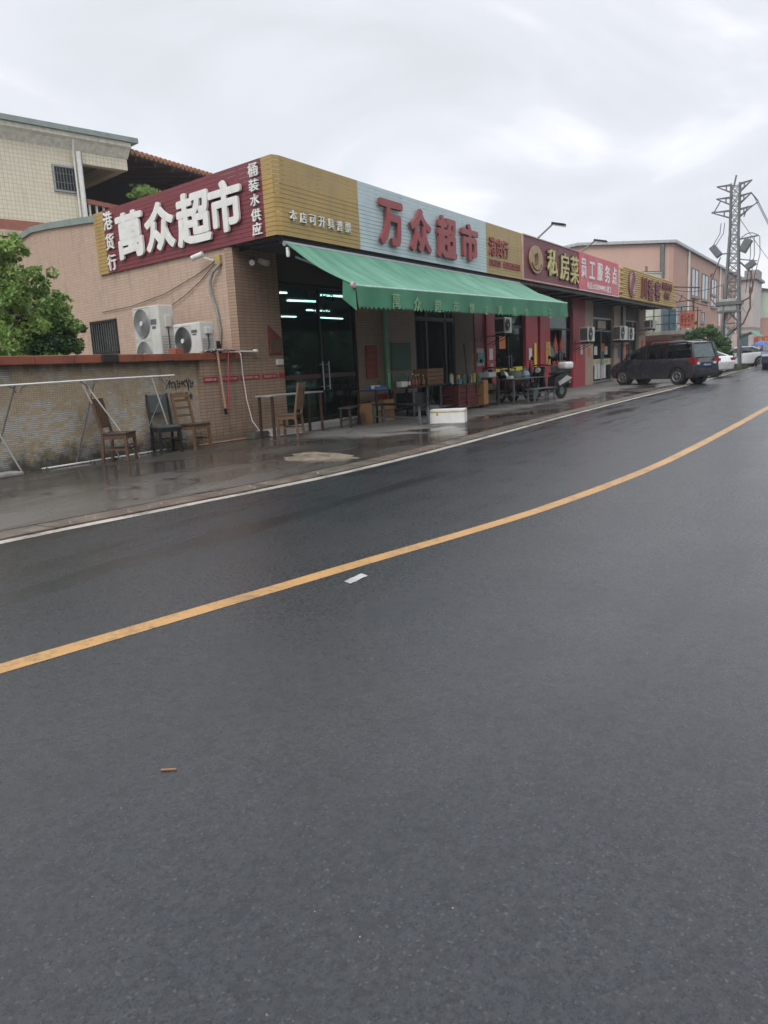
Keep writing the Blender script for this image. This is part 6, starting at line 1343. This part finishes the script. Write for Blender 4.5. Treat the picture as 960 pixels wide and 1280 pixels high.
rr = random.Random(2); cols = [(0.55, 0.55, 0.5), (0.1, 0.25, 0.5), (0.6, 0.5, 0.08), (0.05, 0.2, 0.1), (0.45, 0.08, 0.06), (0.08, 0.08, 0.1)]
cn = ['white', 'blue', 'yellow', 'green', 'red', 'black']
for i in range(10):
    k = i % 6; x = 19.15 + i * 0.16; h = rr.uniform(0.14, 0.3)
    t = thing('goods_jar', '%s lidded jar number %s from the left on top of the goods rack' % (cn[k], ['one', 'two', 'three', 'four', 'five', 'six', 'seven', 'eight', 'nine', 'ten'][i]), 'jar', (x, 9.35 + rr.uniform(-.08, .12), 0.74), 0, 'jars and packets on the goods rack')
    t['label'] = '%s lidded jar on the goods rack, %s from its left end' % (cn[k], ['first', 'second', 'third', 'fourth', 'fifth', 'sixth', 'seventh', 'eighth', 'ninth', 'tenth'][i])
    MB().lathe([(0.001, 0), (0.055, 0), (0.058, h * 0.8), (0.04, h * 0.88), (0.001, h * 0.88)], (0, 0, 0), 10).build('jar_body', mat('jar_' + cn[k], cols[k], 0.4), t, smooth=True)
    MB().cyl((0, 0, h * 0.94), (0, 0, 1), 0.042, h * 0.1, 10).build('lid', mat('jar_' + cn[(k + 2) % 6], cols[(k + 2) % 6], 0.4), t)
rk2 = thing('display_rack', 'narrow display rack of packets in front of the red menu wall', 'rack', (21.7, 9.6, 0))
m_ = MB()
for x in (-0.5, 0.5):
    for y in (-0.2, 0.2): m_.bar((x, y, 0), (x, y, 0.85), 0.03)
for z in (0.12, 0.45, 0.82): m_.box(-0.5, 0.5, -0.2, 0.2, z, z + 0.02)
m_.build('frame', GALV, rk2)
m_ = MB()
for z in (0.142, 0.472):
    for i in range(6): m_.box(-0.45 + i * 0.155, -0.32 + i * 0.155, -0.16, 0.12, z, z + rr.uniform(0.14, 0.26))
m_.build('packets', mat('mixed_packets', (0.22, 0.18, 0.12), 0.5, var=0.8, scale=9), rk2)
MB().box(-0.1, 0.45, -0.18, 0.15, 0.84, 0.98).build('white_tray', WHITEP, rk2)
t = thing('propped_broom', 'yellow handled broom leaning on the brown wall behind the goods rack', 'broom', (22.9, 10.5, 0))
MB().tube([(0, 0, 0.3), (0.1, 0.12, 2.0)], 0.022, 8).build('handle', mat('yellow_handle', (0.5, 0.33, 0.06), 0.5), t)
MB().prism([(-0.04, 0.3), (0.04, 0.3), (0.16, 0), (-0.16, 0)], -0.03, 0.03, lambda u, v, d: (u, d, v)).build('bristles', WOODL, t)
t = thing('propped_broom', 'dark wooden broom handle leaning beside the yellow handled broom', 'broom', (22.5, 10.5, 0))
MB().tube([(0, 0, 0.3), (-0.05, 0.12, 1.9)], 0.022, 8).build('handle', WOODD, t)
MB().prism([(-0.04, 0.3), (0.04, 0.3), (0.16, 0), (-0.16, 0)], -0.03, 0.03, lambda u, v, d: (u, d, v)).build('bristles', WOODD, t)

# second table group before the yellow banded door
table('grey metal table with pots before the yellow-banded door', (22.6, 8.75, 0), rad(-8), 2.1, 0.6, 0.76, GALV, GALV)
table('low grey metal bench in front of the metal table', (22.6, 8.15, 0), rad(-8), 1.4, 0.3, 0.44, GALV, GALV, 'metal_bench')
t = thing('cooking_pot', 'grey green lidded pot on the metal table', 'pot', (22.5, 8.95, 0.76))
MB().lathe([(0.001, 0), (0.17, 0), (0.2, 0.05), (0.2, 0.17), (0.21, 0.18), (0.1, 0.23), (0.001, 0.24)], (0, 0, 0), 20).build('pot_body', mat('grey_green_enamel', (0.22, 0.26, 0.2), 0.4), t, smooth=True)
MB().lathe([(0.001, 0.24), (0.02, 0.24), (0.025, 0.27), (0.001, 0.28)], (0, 0, 0), 10).build('lid_knob', BLK, t)
t = thing('plastic_bag', 'crumpled pale blue plastic bag on the metal table', 'bag', (23.05, 8.85, 0.76))
m_ = leafcloud([(0, 0, 0.1, 0.1)], 1, 0.01); m_ = MB(); m_.lathe([(0.001, 0), (0.14, 0), (0.17, 0.08), (0.12, 0.18), (0.04, 0.22), (0.07, 0.28), (0.001, 0.27)], (0, 0, 0), 9); m_.build('bag_body', mat('pale_blue_film', (0.3, 0.4, 0.52), 0.3), t)
m_ = MB(); m_.tube([(0.03, 0, 0.26), (0.06, 0, 0.33), (0.0, 0, 0.34), (-0.02, 0, 0.26)], 0.008, 5); m_.build('handle', mat('pale_blue_film', (0, 0, 0)), t)
t = thing('thermos_flask', 'tall dark flask at the middle of the metal table', 'flask', (23.4, 8.8, 0.76))
MB().lathe([(0.001, 0), (0.055, 0), (0.055, 0.26), (0.03, 0.33), (0.03, 0.42), (0.001, 0.43)], (0, 0, 0), 14).build('flask_body', BLK, t, smooth=True); MB().cyl((0, 0, 0.45), (0, 0, 1), 0.022, 0.05, 10).build('stopper', REDP, t)
t = thing('paper_cup', 'white paper cup at the right end of the metal table', 'cup', (23.65, 8.75, 0.76))
MB().lathe([(0.001, 0), (0.04, 0), (0.055, 0.2), (0.05, 0.2), (0.001, 0.02)], (0, 0, 0), 14).build('cup_body', FOAM, t); MB().lathe([(0.05, 0.195), (0.06, 0.2), (0.05, 0.21)], (0, 0, 0), 14).build('rim', FOAM, t)
t = thing('food_carton', 'open white food carton at the left end of the metal table', 'box', (22.1, 8.95, 0.76))
MB().box(-.1, .1, -.08, .08, 0, 0.08).build('tray_body', FOAM, t, bevel=0.01); MB().add([(-.1, .08, .08), (.1, .08, .08), (.1, .14, .2), (-.1, .14, .2)], [(0, 1, 2, 3)]).build('lid', FOAM, t)

def scooter(label, loc, rz, bodym, topbox=True):
    t = thing('scooter', label, 'scooter', loc, rz, 'scooters parked behind the metal table')
    for x in (-0.62, 0.65):
        wh = MB().lathe([(0.13, -0.05), (0.22, -0.055), (0.25, -0.02), (0.25, 0.02), (0.22, 0.055), (0.13, 0.05)], (x, 0, 0.25), 22, 'y').build('tyre', RUBBER, t, smooth=True)
        m_ = MB(); m_.cyl((x, 0, 0.25), (0, 1, 0), 0.13, 0.06, 16); m_.build('rim', ALU, wh)
    m_ = MB(); m_.prism([(-0.95, 0.62), (-0.85, 0.42), (-0.35, 0.36), (-0.25, 0.28), (0.3, 0.26), (0.3, 0.34), (-0.12, 0.36), (-0.15, 0.66), (-0.5, 0.74), (-0.9, 0.74)], -0.14, 0.14, lambda u, v, d: (u, d, v)); m_.build('body', bodym, t, bevel=0.03, smooth=True)
    m_ = MB(); m_.prism([(0.28, 0.28), (0.36, 0.28), (0.52, 0.75), (0.45, 0.98), (0.36, 0.98), (0.42, 0.72)], -0.18, 0.18, lambda u, v, d: (u, d, v)); m_.build('front_shield', bodym, t, bevel=0.03, smooth=True)
    m_ = MB(); m_.prism([(0.42, 0.36), (0.5, 0.5), (0.68, 0.54), (0.86, 0.42), (0.8, 0.40), (0.66, 0.48), (0.52, 0.42)], -0.07, 0.07, lambda u, v, d: (u, d, v)); m_.build('front_mudguard', bodym, t)
    m_ = MB(); m_.bar((0.65, 0.07, 0.25), (0.45, 0.05, 0.8), 0.03); m_.bar((0.65, -0.07, 0.25), (0.45, -0.05, 0.8), 0.03); m_.build('fork', ALU, t)
    m_ = MB(); m_.tube([(0.3, -0.34, 1.0), (0.38, -0.12, 1.03), (0.38, 0.12, 1.03), (0.3, 0.34, 1.0)], 0.018, 8); m_.build('handlebar', BLK, t)
    m_ = MB(); m_.prism([(-0.85, 0.745), (-0.2, 0.72), (-0.15, 0.78), (-0.5, 0.83), (-0.88, 0.84)], -0.13, 0.13, lambda u, v, d: (u, d, v)); m_.build('saddle', BLK, t, bevel=0.025, smooth=True)
    m_ = MB(); m_.cyl((0.5, 0, 0.88), (1, 0, 0), 0.08, 0.06, 14); m_.build('headlight', CLEARL, t)
    for s_ in (-1, 1):
        m_ = MB(); m_.tube([(0.36, s_ * 0.22, 1.02), (0.36, s_ * 0.3, 1.2)], 0.008, 5); m_.cyl((0.36, s_ * 0.31, 1.23), (1, 0, 0.1), 0.055, 0.02, 12); m_.build('mirror', BLK, t)
    m_ = MB(); m_.box(-0.98, -0.9, -0.08, 0.08, 0.45, 0.56); m_.build('number_plate', FOAM, t)
    for s_ in (-1, 1):
        MB().prism([(-0.98, 0.60), (-0.72, 0.68), (-0.28, 0.50), (-0.34, 0.40), (-0.75, 0.52)], 0, 0.02, lambda u, v, d: (u, s_ * (0.142 + d), v)).build('side_panel', CONC_LT if topbox else RUST, t)
    MB().tube([(-0.2, -0.19, 0.2), (-0.5, -0.2, 0.24), (-0.95, -0.22, 0.34)], [0.025, 0.045, 0.05], 10).build('exhaust', ALU, t, smooth=True)
    MB().prism([(-0.95, 0.44), (-0.9, 0.30), (-0.86, 0.31), (-0.9, 0.46)], -0.09, 0.09, lambda u, v, d: (u, d, v)).build('rear_mudguard', BLK, t)
    if topbox:
        m_ = MB(); m_.box(-1.06, -0.66, -0.17, 0.17, 0.86, 1.08); m_.build('top_box', WHITEP, t, bevel=0.085, smooth=True, seg=4); MB().box(-1.075, -1.055, -0.06, 0.06, 0.97, 1.01).build('tail_lamp', TAILR, t)
        m_ = MB(); m_.bar((-0.9, -0.1, 0.7), (-0.9, -0.1, 0.87), 0.02); m_.bar((-0.9, 0.1, 0.7), (-0.9, 0.1, 0.87), 0.02); m_.build('carrier', BLK, t)
    return t
scooter('black scooter with a white top box parked behind the metal bench', (23.95, 8.4, 0), rad(163), BLK, True).scale = (1.08, 1.08, 1.08)
scooter('dark scooter without top box parked left of the white-boxed scooter', (22.6, 9.55, 0), rad(160), mat('dark_red_panel', (0.06, 0.012, 0.014), 0.35), False).scale = (1.08, 1.08, 1.08)

scooter('plain black scooter wedged between the dark red scooter and the white-boxed one', (23.5, 9.35, 0), rad(158), BLK, False).scale = (1.05, 1.05, 1.05)
def stool(h0):
    m_ = MB(); m_.prism([(-.15, -.15), (.15, -.15), (.15, .15), (-.15, .15)], h0 + 0.42, h0 + 0.45, lambda u, v, d: (u, v, d)); return m_
for k in range(4):
    t = thing('plastic_stool', 'red plastic stool, %s of the stack by the glass doors' % ('lowest', 'second from the bottom', 'second from the top', 'topmost')[k], 'stool', (16.9, 10.25, k * 0.06), 0, 'stacked red plastic stools')
    stool(0).build('seat', mat('red_plastic', (0.45, 0.04, 0.04), 0.4), t, bevel=0.01)
    for sx in (-1, 1):
        for sy in (-1, 1): MB().bar((sx * 0.17, sy * 0.17, 0), (sx * 0.13, sy * 0.13, 0.418), 0.03).build('leg', mat('red_plastic', (0, 0, 0)), t)
t = thing('plastic_bucket', 'grey plastic bucket on the ground before the steel counter', 'bucket', (17.5, 9.2, 0))
MB().lathe([(0.001, 0), (0.12, 0), (0.16, 0.28), (0.15, 0.28), (0.11, 0.02), (0.001, 0.02)], (0, 0, 0), 20).build('bucket_body', mat('grey_plastic', (0.18, 0.2, 0.21), 0.5), t, smooth=True)
MB().tube([(0.16, 0, 0.27), (0.12, 0.02, 0.36), (0, 0.03, 0.4), (-0.12, 0.02, 0.36), (-0.16, 0, 0.27)], 0.006, 5).build('handle', ALU, t)
rr = random.Random(9); wd = ['leftmost', 'second', 'third', 'fourth', 'fifth', 'rightmost']
for i in range(6):
    t = thing('sauce_bottle', 'sauce bottle on the steel counter, %s of its row of six' % wd[i], 'bottle', (17.1 + i * 0.13, 9.62 + rr.uniform(-.04, .08), 0.78), 0, 'sauce bottles on the steel counter'); h = rr.uniform(0.2, 0.3)
    MB().lathe([(0.001, 0), (0.038, 0), (0.04, h * 0.6), (0.016, h * 0.78), (0.016, h), (0.001, h)], (0, 0, 0), 12).build('glass', mat(['brown_bottle', 'olive_bottle', 'amber_bottle'][i % 3], [(0.08, 0.03, 0.015), (0.06, 0.08, 0.02), (0.2, 0.09, 0.02)][i % 3], 0.2), t, smooth=True)
    MB().cyl((0, 0, h + 0.015), (0, 0, 1), 0.02, 0.03, 10).build('cap', [REDP, WHITEP, YEL][i % 3], t); MB().lathe([(0.0405, h * 0.15), (0.0415, h * 0.2), (0.0415, h * 0.5), (0.0405, h * 0.55)], (0, 0, 0), 12).build('paper_label', [WHITEP, REDP, CARD][i % 3], t)
for k, (x, z, w_, h, m) in enumerate(((28.2, 1.5, 0.3, 0.42, WHITEP), (28.75, 1.45, 0.22, 0.9, YEL), (33.9, 1.5, 0.35, 1.0, RD), (34.6, 1.6, 0.3, 0.4, WHITEP), (35.8, 1.5, 0.3, 0.4, ORNG), (41.0, 1.4, 0.4, 0.5, BLUE), (42.1, 1.5, 0.25, 0.9, RD), (46.1, 1.7, 0.5, 0.7, RD))):
    MB().box(x - w_ / 2, x + w_ / 2, 10.583, 10.597, z - h / 2, z + h / 2).build('notice', m, sb, True)
for x in (37.1, 38.9): MB().box(x, x + 0.5, 10.74, 10.75, 1.35, 1.75).build('notice', WHITEP, d4, True)
# mops, hose, drying rack, poles
t = thing('mop', 'wooden handled mop hanging upside down from the wall cap', 'mop', (11.35, 10.58, 1.0), 0, 'mops hung on the wall end')
MB().tube([(11.3, 10.58, 1.76), (11.42, 10.6, 0.56)], 0.022, 8).build('handle', mat('pinkish_wood', (0.42, 0.26, 0.18), 0.6), t, True); MB().tube([(11.4, 10.6, 0.66), (11.42, 10.6, 0.54)], 0.032, 8).build('grip', BLK, t, True)
m_ = MB(); rr = random.Random(6)
for i in range(40): m_.tube([(11.3, 10.6, 1.77), (11.3 + rr.uniform(-.18, .18), 10.6 + rr.uniform(-.05, .25), 1.79), (11.3 + rr.uniform(-.26, .26), 10.66 + rr.uniform(-.1, .2), 1.76)], 0.012, 4)
m_.build('mop_head', mat('dirty_mop', (0.3, 0.28, 0.25), 0.9), t, True)
t = thing('mop', 'red handled mop hanging upside down beside the wooden one', 'mop', (11.55, 10.58, 1.0), 0, 'mops hung on the wall end')
MB().tube([(11.6, 10.57, 1.76), (11.5, 10.6, 0.6)], 0.014, 8).build('handle', mat('red_handle', (0.40, 0.05, 0.08), 0.5), t, True)
m_ = MB()
for i in range(40): m_.tube([(11.6, 10.6, 1.77), (11.6 + rr.uniform(-.18, .18), 10.6 + rr.uniform(-.05, .25), 1.80), (11.6 + rr.uniform(-.28, .28), 10.62 + rr.uniform(-.1, .2), 1.77)], 0.013, 4)
m_.build('mop_head', mat('pink_grey_mop', (0.32, 0.22, 0.22), 0.9), t, True)
t = thing('water_hose', 'white hose hanging from a tap at the corner and trailing on the ground', 'hose', (12.1, 10.55, 0))
MB().tube([(12.0, 10.66, 1.74), (11.99, 10.6, 1.70), (12.0, 10.6, 1.3), (12.03, 10.58, 0.8), (12.06, 10.5, 0.35), (12.15, 10.35, 0.08), (12.35, 10.2, 0.02), (12.9, 10.1, 0.02), (13.2, 10.05, 0.02)], 0.0095, 8).build('hose_run', WHITEP, t, True, smooth=True)
m_ = MB(); m_.bar((11.95, 10.68, 1.76), (12.5, 10.62, 1.75), 0.05, 0.03); m_.cyl((12.45, 10.6, 1.76), (0, 1, 0), 0.03, 0.1, 10); m_.build('tap', WHITEP, t, True)
rk = thing('drying_rack', 'white tubular drying rack with splayed legs before the mosaic wall', 'rack', (7.8, 10.4, 0))
m_ = MB(); m_.tube([(5.0, 10.35, 1.30), (6.9, 10.38, 1.315), (8.4, 10.42, 1.335), (10.05, 10.5, 1.345)], 0.014, 8); m_.build('top_rail', WHITEP, rk, True, smooth=True)
GREYT = mat('grey_tube', (0.16, 0.16, 0.16), 0.5, 0.4)
def rleg(p, q, m): MB().tube([p, q], 0.012, 8).build('leg', m, rk, True)
rleg((6.86, 10.40, 1.30), (6.5, 10.75, 0.0), GREYT); rleg((6.1, 10.2, 1.28), (6.93, 10.6, 0.0), WHITEP)
rleg((8.28, 10.44, 1.32), (7.95, 10.72, 0.0), GREYT); rleg((8.05, 10.42, 1.32), (9.0, 10.42, 0.0), WHITEP); rleg((8.0, 10.42, 1.32), (8.75, 10.62, 0.0), WHITEP)
rleg((9.95, 10.5, 1.34), (9.4, 10.7, 0.3), GREYT); rleg((9.5, 10.48, 1.34), (9.95, 10.66, 0.4), WHITEP)
m_ = MB()
for x in (6.9, 8.15, 9.75):
    for s_ in (-1, 1): m_.tube([(x + s_ * 0.03, 10.41, 1.2), (x + s_ * 0.07, 10.41, 1.27), (x + s_ * 0.16, 10.41, 1.31)], 0.010, 6)
m_.build('joint_brackets', GREYT, rk, True)
tag(MB().tube([(7.3, 10.68, 0.02), (9.9, 10.74, 0.02)], 0.016, 8).build('fallen_pole', WHITEP), 'thin white pole lying at the foot of the mosaic wall', 'pole')
tag(MB().tube([(10.6, 10.6, 0.02), (12.1, 10.55, 0.02)], 0.012, 8).build('fallen_pole', mat('pinkish_wood', (0, 0, 0))), 'thin brownish stick lying at the foot of the tiled wall end', 'stick')
tag(MB().box(6.3, 6.85, 10.45, 10.75, 0, 0.06).build('stone_slab', CONC, None, bevel=0.02), 'flat concrete slab at the wall foot by the left edge', 'slab')

# cement patch, litter
def mound(cx, cy, ax, ay, h, seed, name, m, lab, cat):
    rr_ = random.Random(seed); m_ = MB(); vs = [(cx, cy, h)]; n = 26; ph = [rr_.uniform(0, 6) for _ in range(4)]
    for k in range(1, 6):
        for i in range(n):
            a = 2 * PI * i / n; r = k / 5 * (1 + 0.14 * math.sin(2 * a + ph[0]) + 0.2 * math.sin(3 * a + ph[1]) + 0.12 * math.sin(5 * a + ph[3]) + 0.09 * math.sin(7 * a + ph[2]))
            vs.append((cx + ax * r * math.cos(a), cy + ay * r * math.sin(a), max(0.003, h * (1 - (k / 5) ** 2) + rr_.uniform(-.014, .014)) if k < 5 else 0.0))
    fs = [(0, 1 + i, 1 + (i + 1) % n) for i in range(n)]
    for k in range(4):
        for i in range(n): fs.append((1 + k * n + i, 1 + (k + 1) * n + i, 1 + (k + 1) * n + (i + 1) % n, 1 + k * n + (i + 1) % n))
    m_.add(vs, fs); return tag(m_.build(name, m, None, smooth=True), lab, cat)
mound(9.45, 6.98, 0.36, 0.68, 0.06, 8, 'cement_patch', mat('dried_cement', (0.17, 0.135, 0.095), 0.7, var=0.6, scale=7, dirt=0.5, bump=0.6, fine=25), 'rough pale patch of dried cement on the wet pavement near the kerb', 'patch')
m_ = MB(); g_ = 7; base = [(3.86, 2.71), (4.06, 2.71), (4.03, 2.64), (3.83, 2.64)]
rr = random.Random(12); vs = []
for i in range(g_ + 1):
    for j in range(g_ + 1):
        u, v = i / g_, j / g_; x = (base[0][0] * (1 - u) + base[1][0] * u) * (1 - v) + (base[3][0] * (1 - u) + base[2][0] * u) * v; y = (base[0][1] * (1 - u) + base[1][1] * u) * (1 - v) + (base[3][1] * (1 - u) + base[2][1] * u) * v
        vs.append((x, y, -0.0225 + abs(rr.gauss(0, 0.0015))))
m_.add(vs, [(i * (g_ + 1) + j, (i + 1) * (g_ + 1) + j, (i + 1) * (g_ + 1) + j + 1, i * (g_ + 1) + j + 1) for i in range(g_) for j in range(g_)])
tag(m_.build('paper_litter', mat('damp_paper', (0.42, 0.42, 0.41), 0.7)), 'flattened white paper scrap on the asphalt beside the yellow line', 'litter')
m_ = MB(); m_.add([(1.645, 1.955, -0.022), (1.655, 1.935, -0.012), (1.665, 1.93, -0.018), (1.655, 1.97, -0.019)], [(0, 1, 2, 3)])
m_ = MB(); m_.prism([(-.025, -.004), (.02, -.006), (.028, .002), (-.02, .006)], 0, 0.004, lambda u, v, d: (1.66 + u * 0.6, 1.95 - u * .9 + v, -0.022 + d)); tag(m_.build('fallen_leaf', mat('dry_leaf', (0.42, 0.20, 0.08), 0.7)), 'small orange brown dry leaf on the near asphalt', 'leaf')
m_ = MB(); rr = random.Random(21)
for i in range(450):
    x = rr.uniform(0.5, 24); y = rr.uniform(-3.5, 5.4) if x < 9 else rr.uniform(-1.5, 5.4); r = rr.uniform(0.0011, 0.0028) * (1 + x * 0.06)
    m_.lathe([(0.0001, 0), (r, 0), (r * 0.8, r * 0.7), (0.0001, r)], (x, y, -0.024), 5)
for i in range(260):
    x = rr.uniform(3, 40); k = 0
    while k + 1 < len(ED) and ED[k + 1][0] < x: k += 1
    y = ED[k][1] + abs(rr.gauss(0, 0.12)) + 0.05; r = rr.uniform(0.004, 0.018)
    m_.lathe([(0.0001, 0), (r, 0), (r * 0.8, r * 0.7), (0.0001, r)], (x, y, 0.0 if y > ED[k][1] + .45 else -0.01), 5)
o = m_.build('grit', mat('pale_grit', (0.30, 0.27, 0.22), 0.8, var=0.6, scale=30)); o['kind'] = 'stuff'; tag(o, 'scattered pale grit and tiny leaf bits on the road and kerb', 'grit')

# ================================================================ DAMP AIR
hz = bpy.data.materials.new('damp_air'); hz.use_nodes = True; hz.node_tree.nodes.clear()
ho = hz.node_tree.nodes.new('ShaderNodeOutputMaterial'); hv = hz.node_tree.nodes.new('ShaderNodeVolumePrincipled')
hv.inputs['Color'].default_value = (0.93, 0.95, 1.0, 1); hv.inputs['Density'].default_value = 0.0008; hv.inputs['Anisotropy'].default_value = 0.2
hz.node_tree.links.new(hv.outputs[0], ho.inputs['Volume'])
o = MB().box(-510, 710, -510, 710, -1.1, 13.5).build('haze', hz); o['kind'] = 'stuff'; tag(o, 'thin damp air over the street', 'haze')
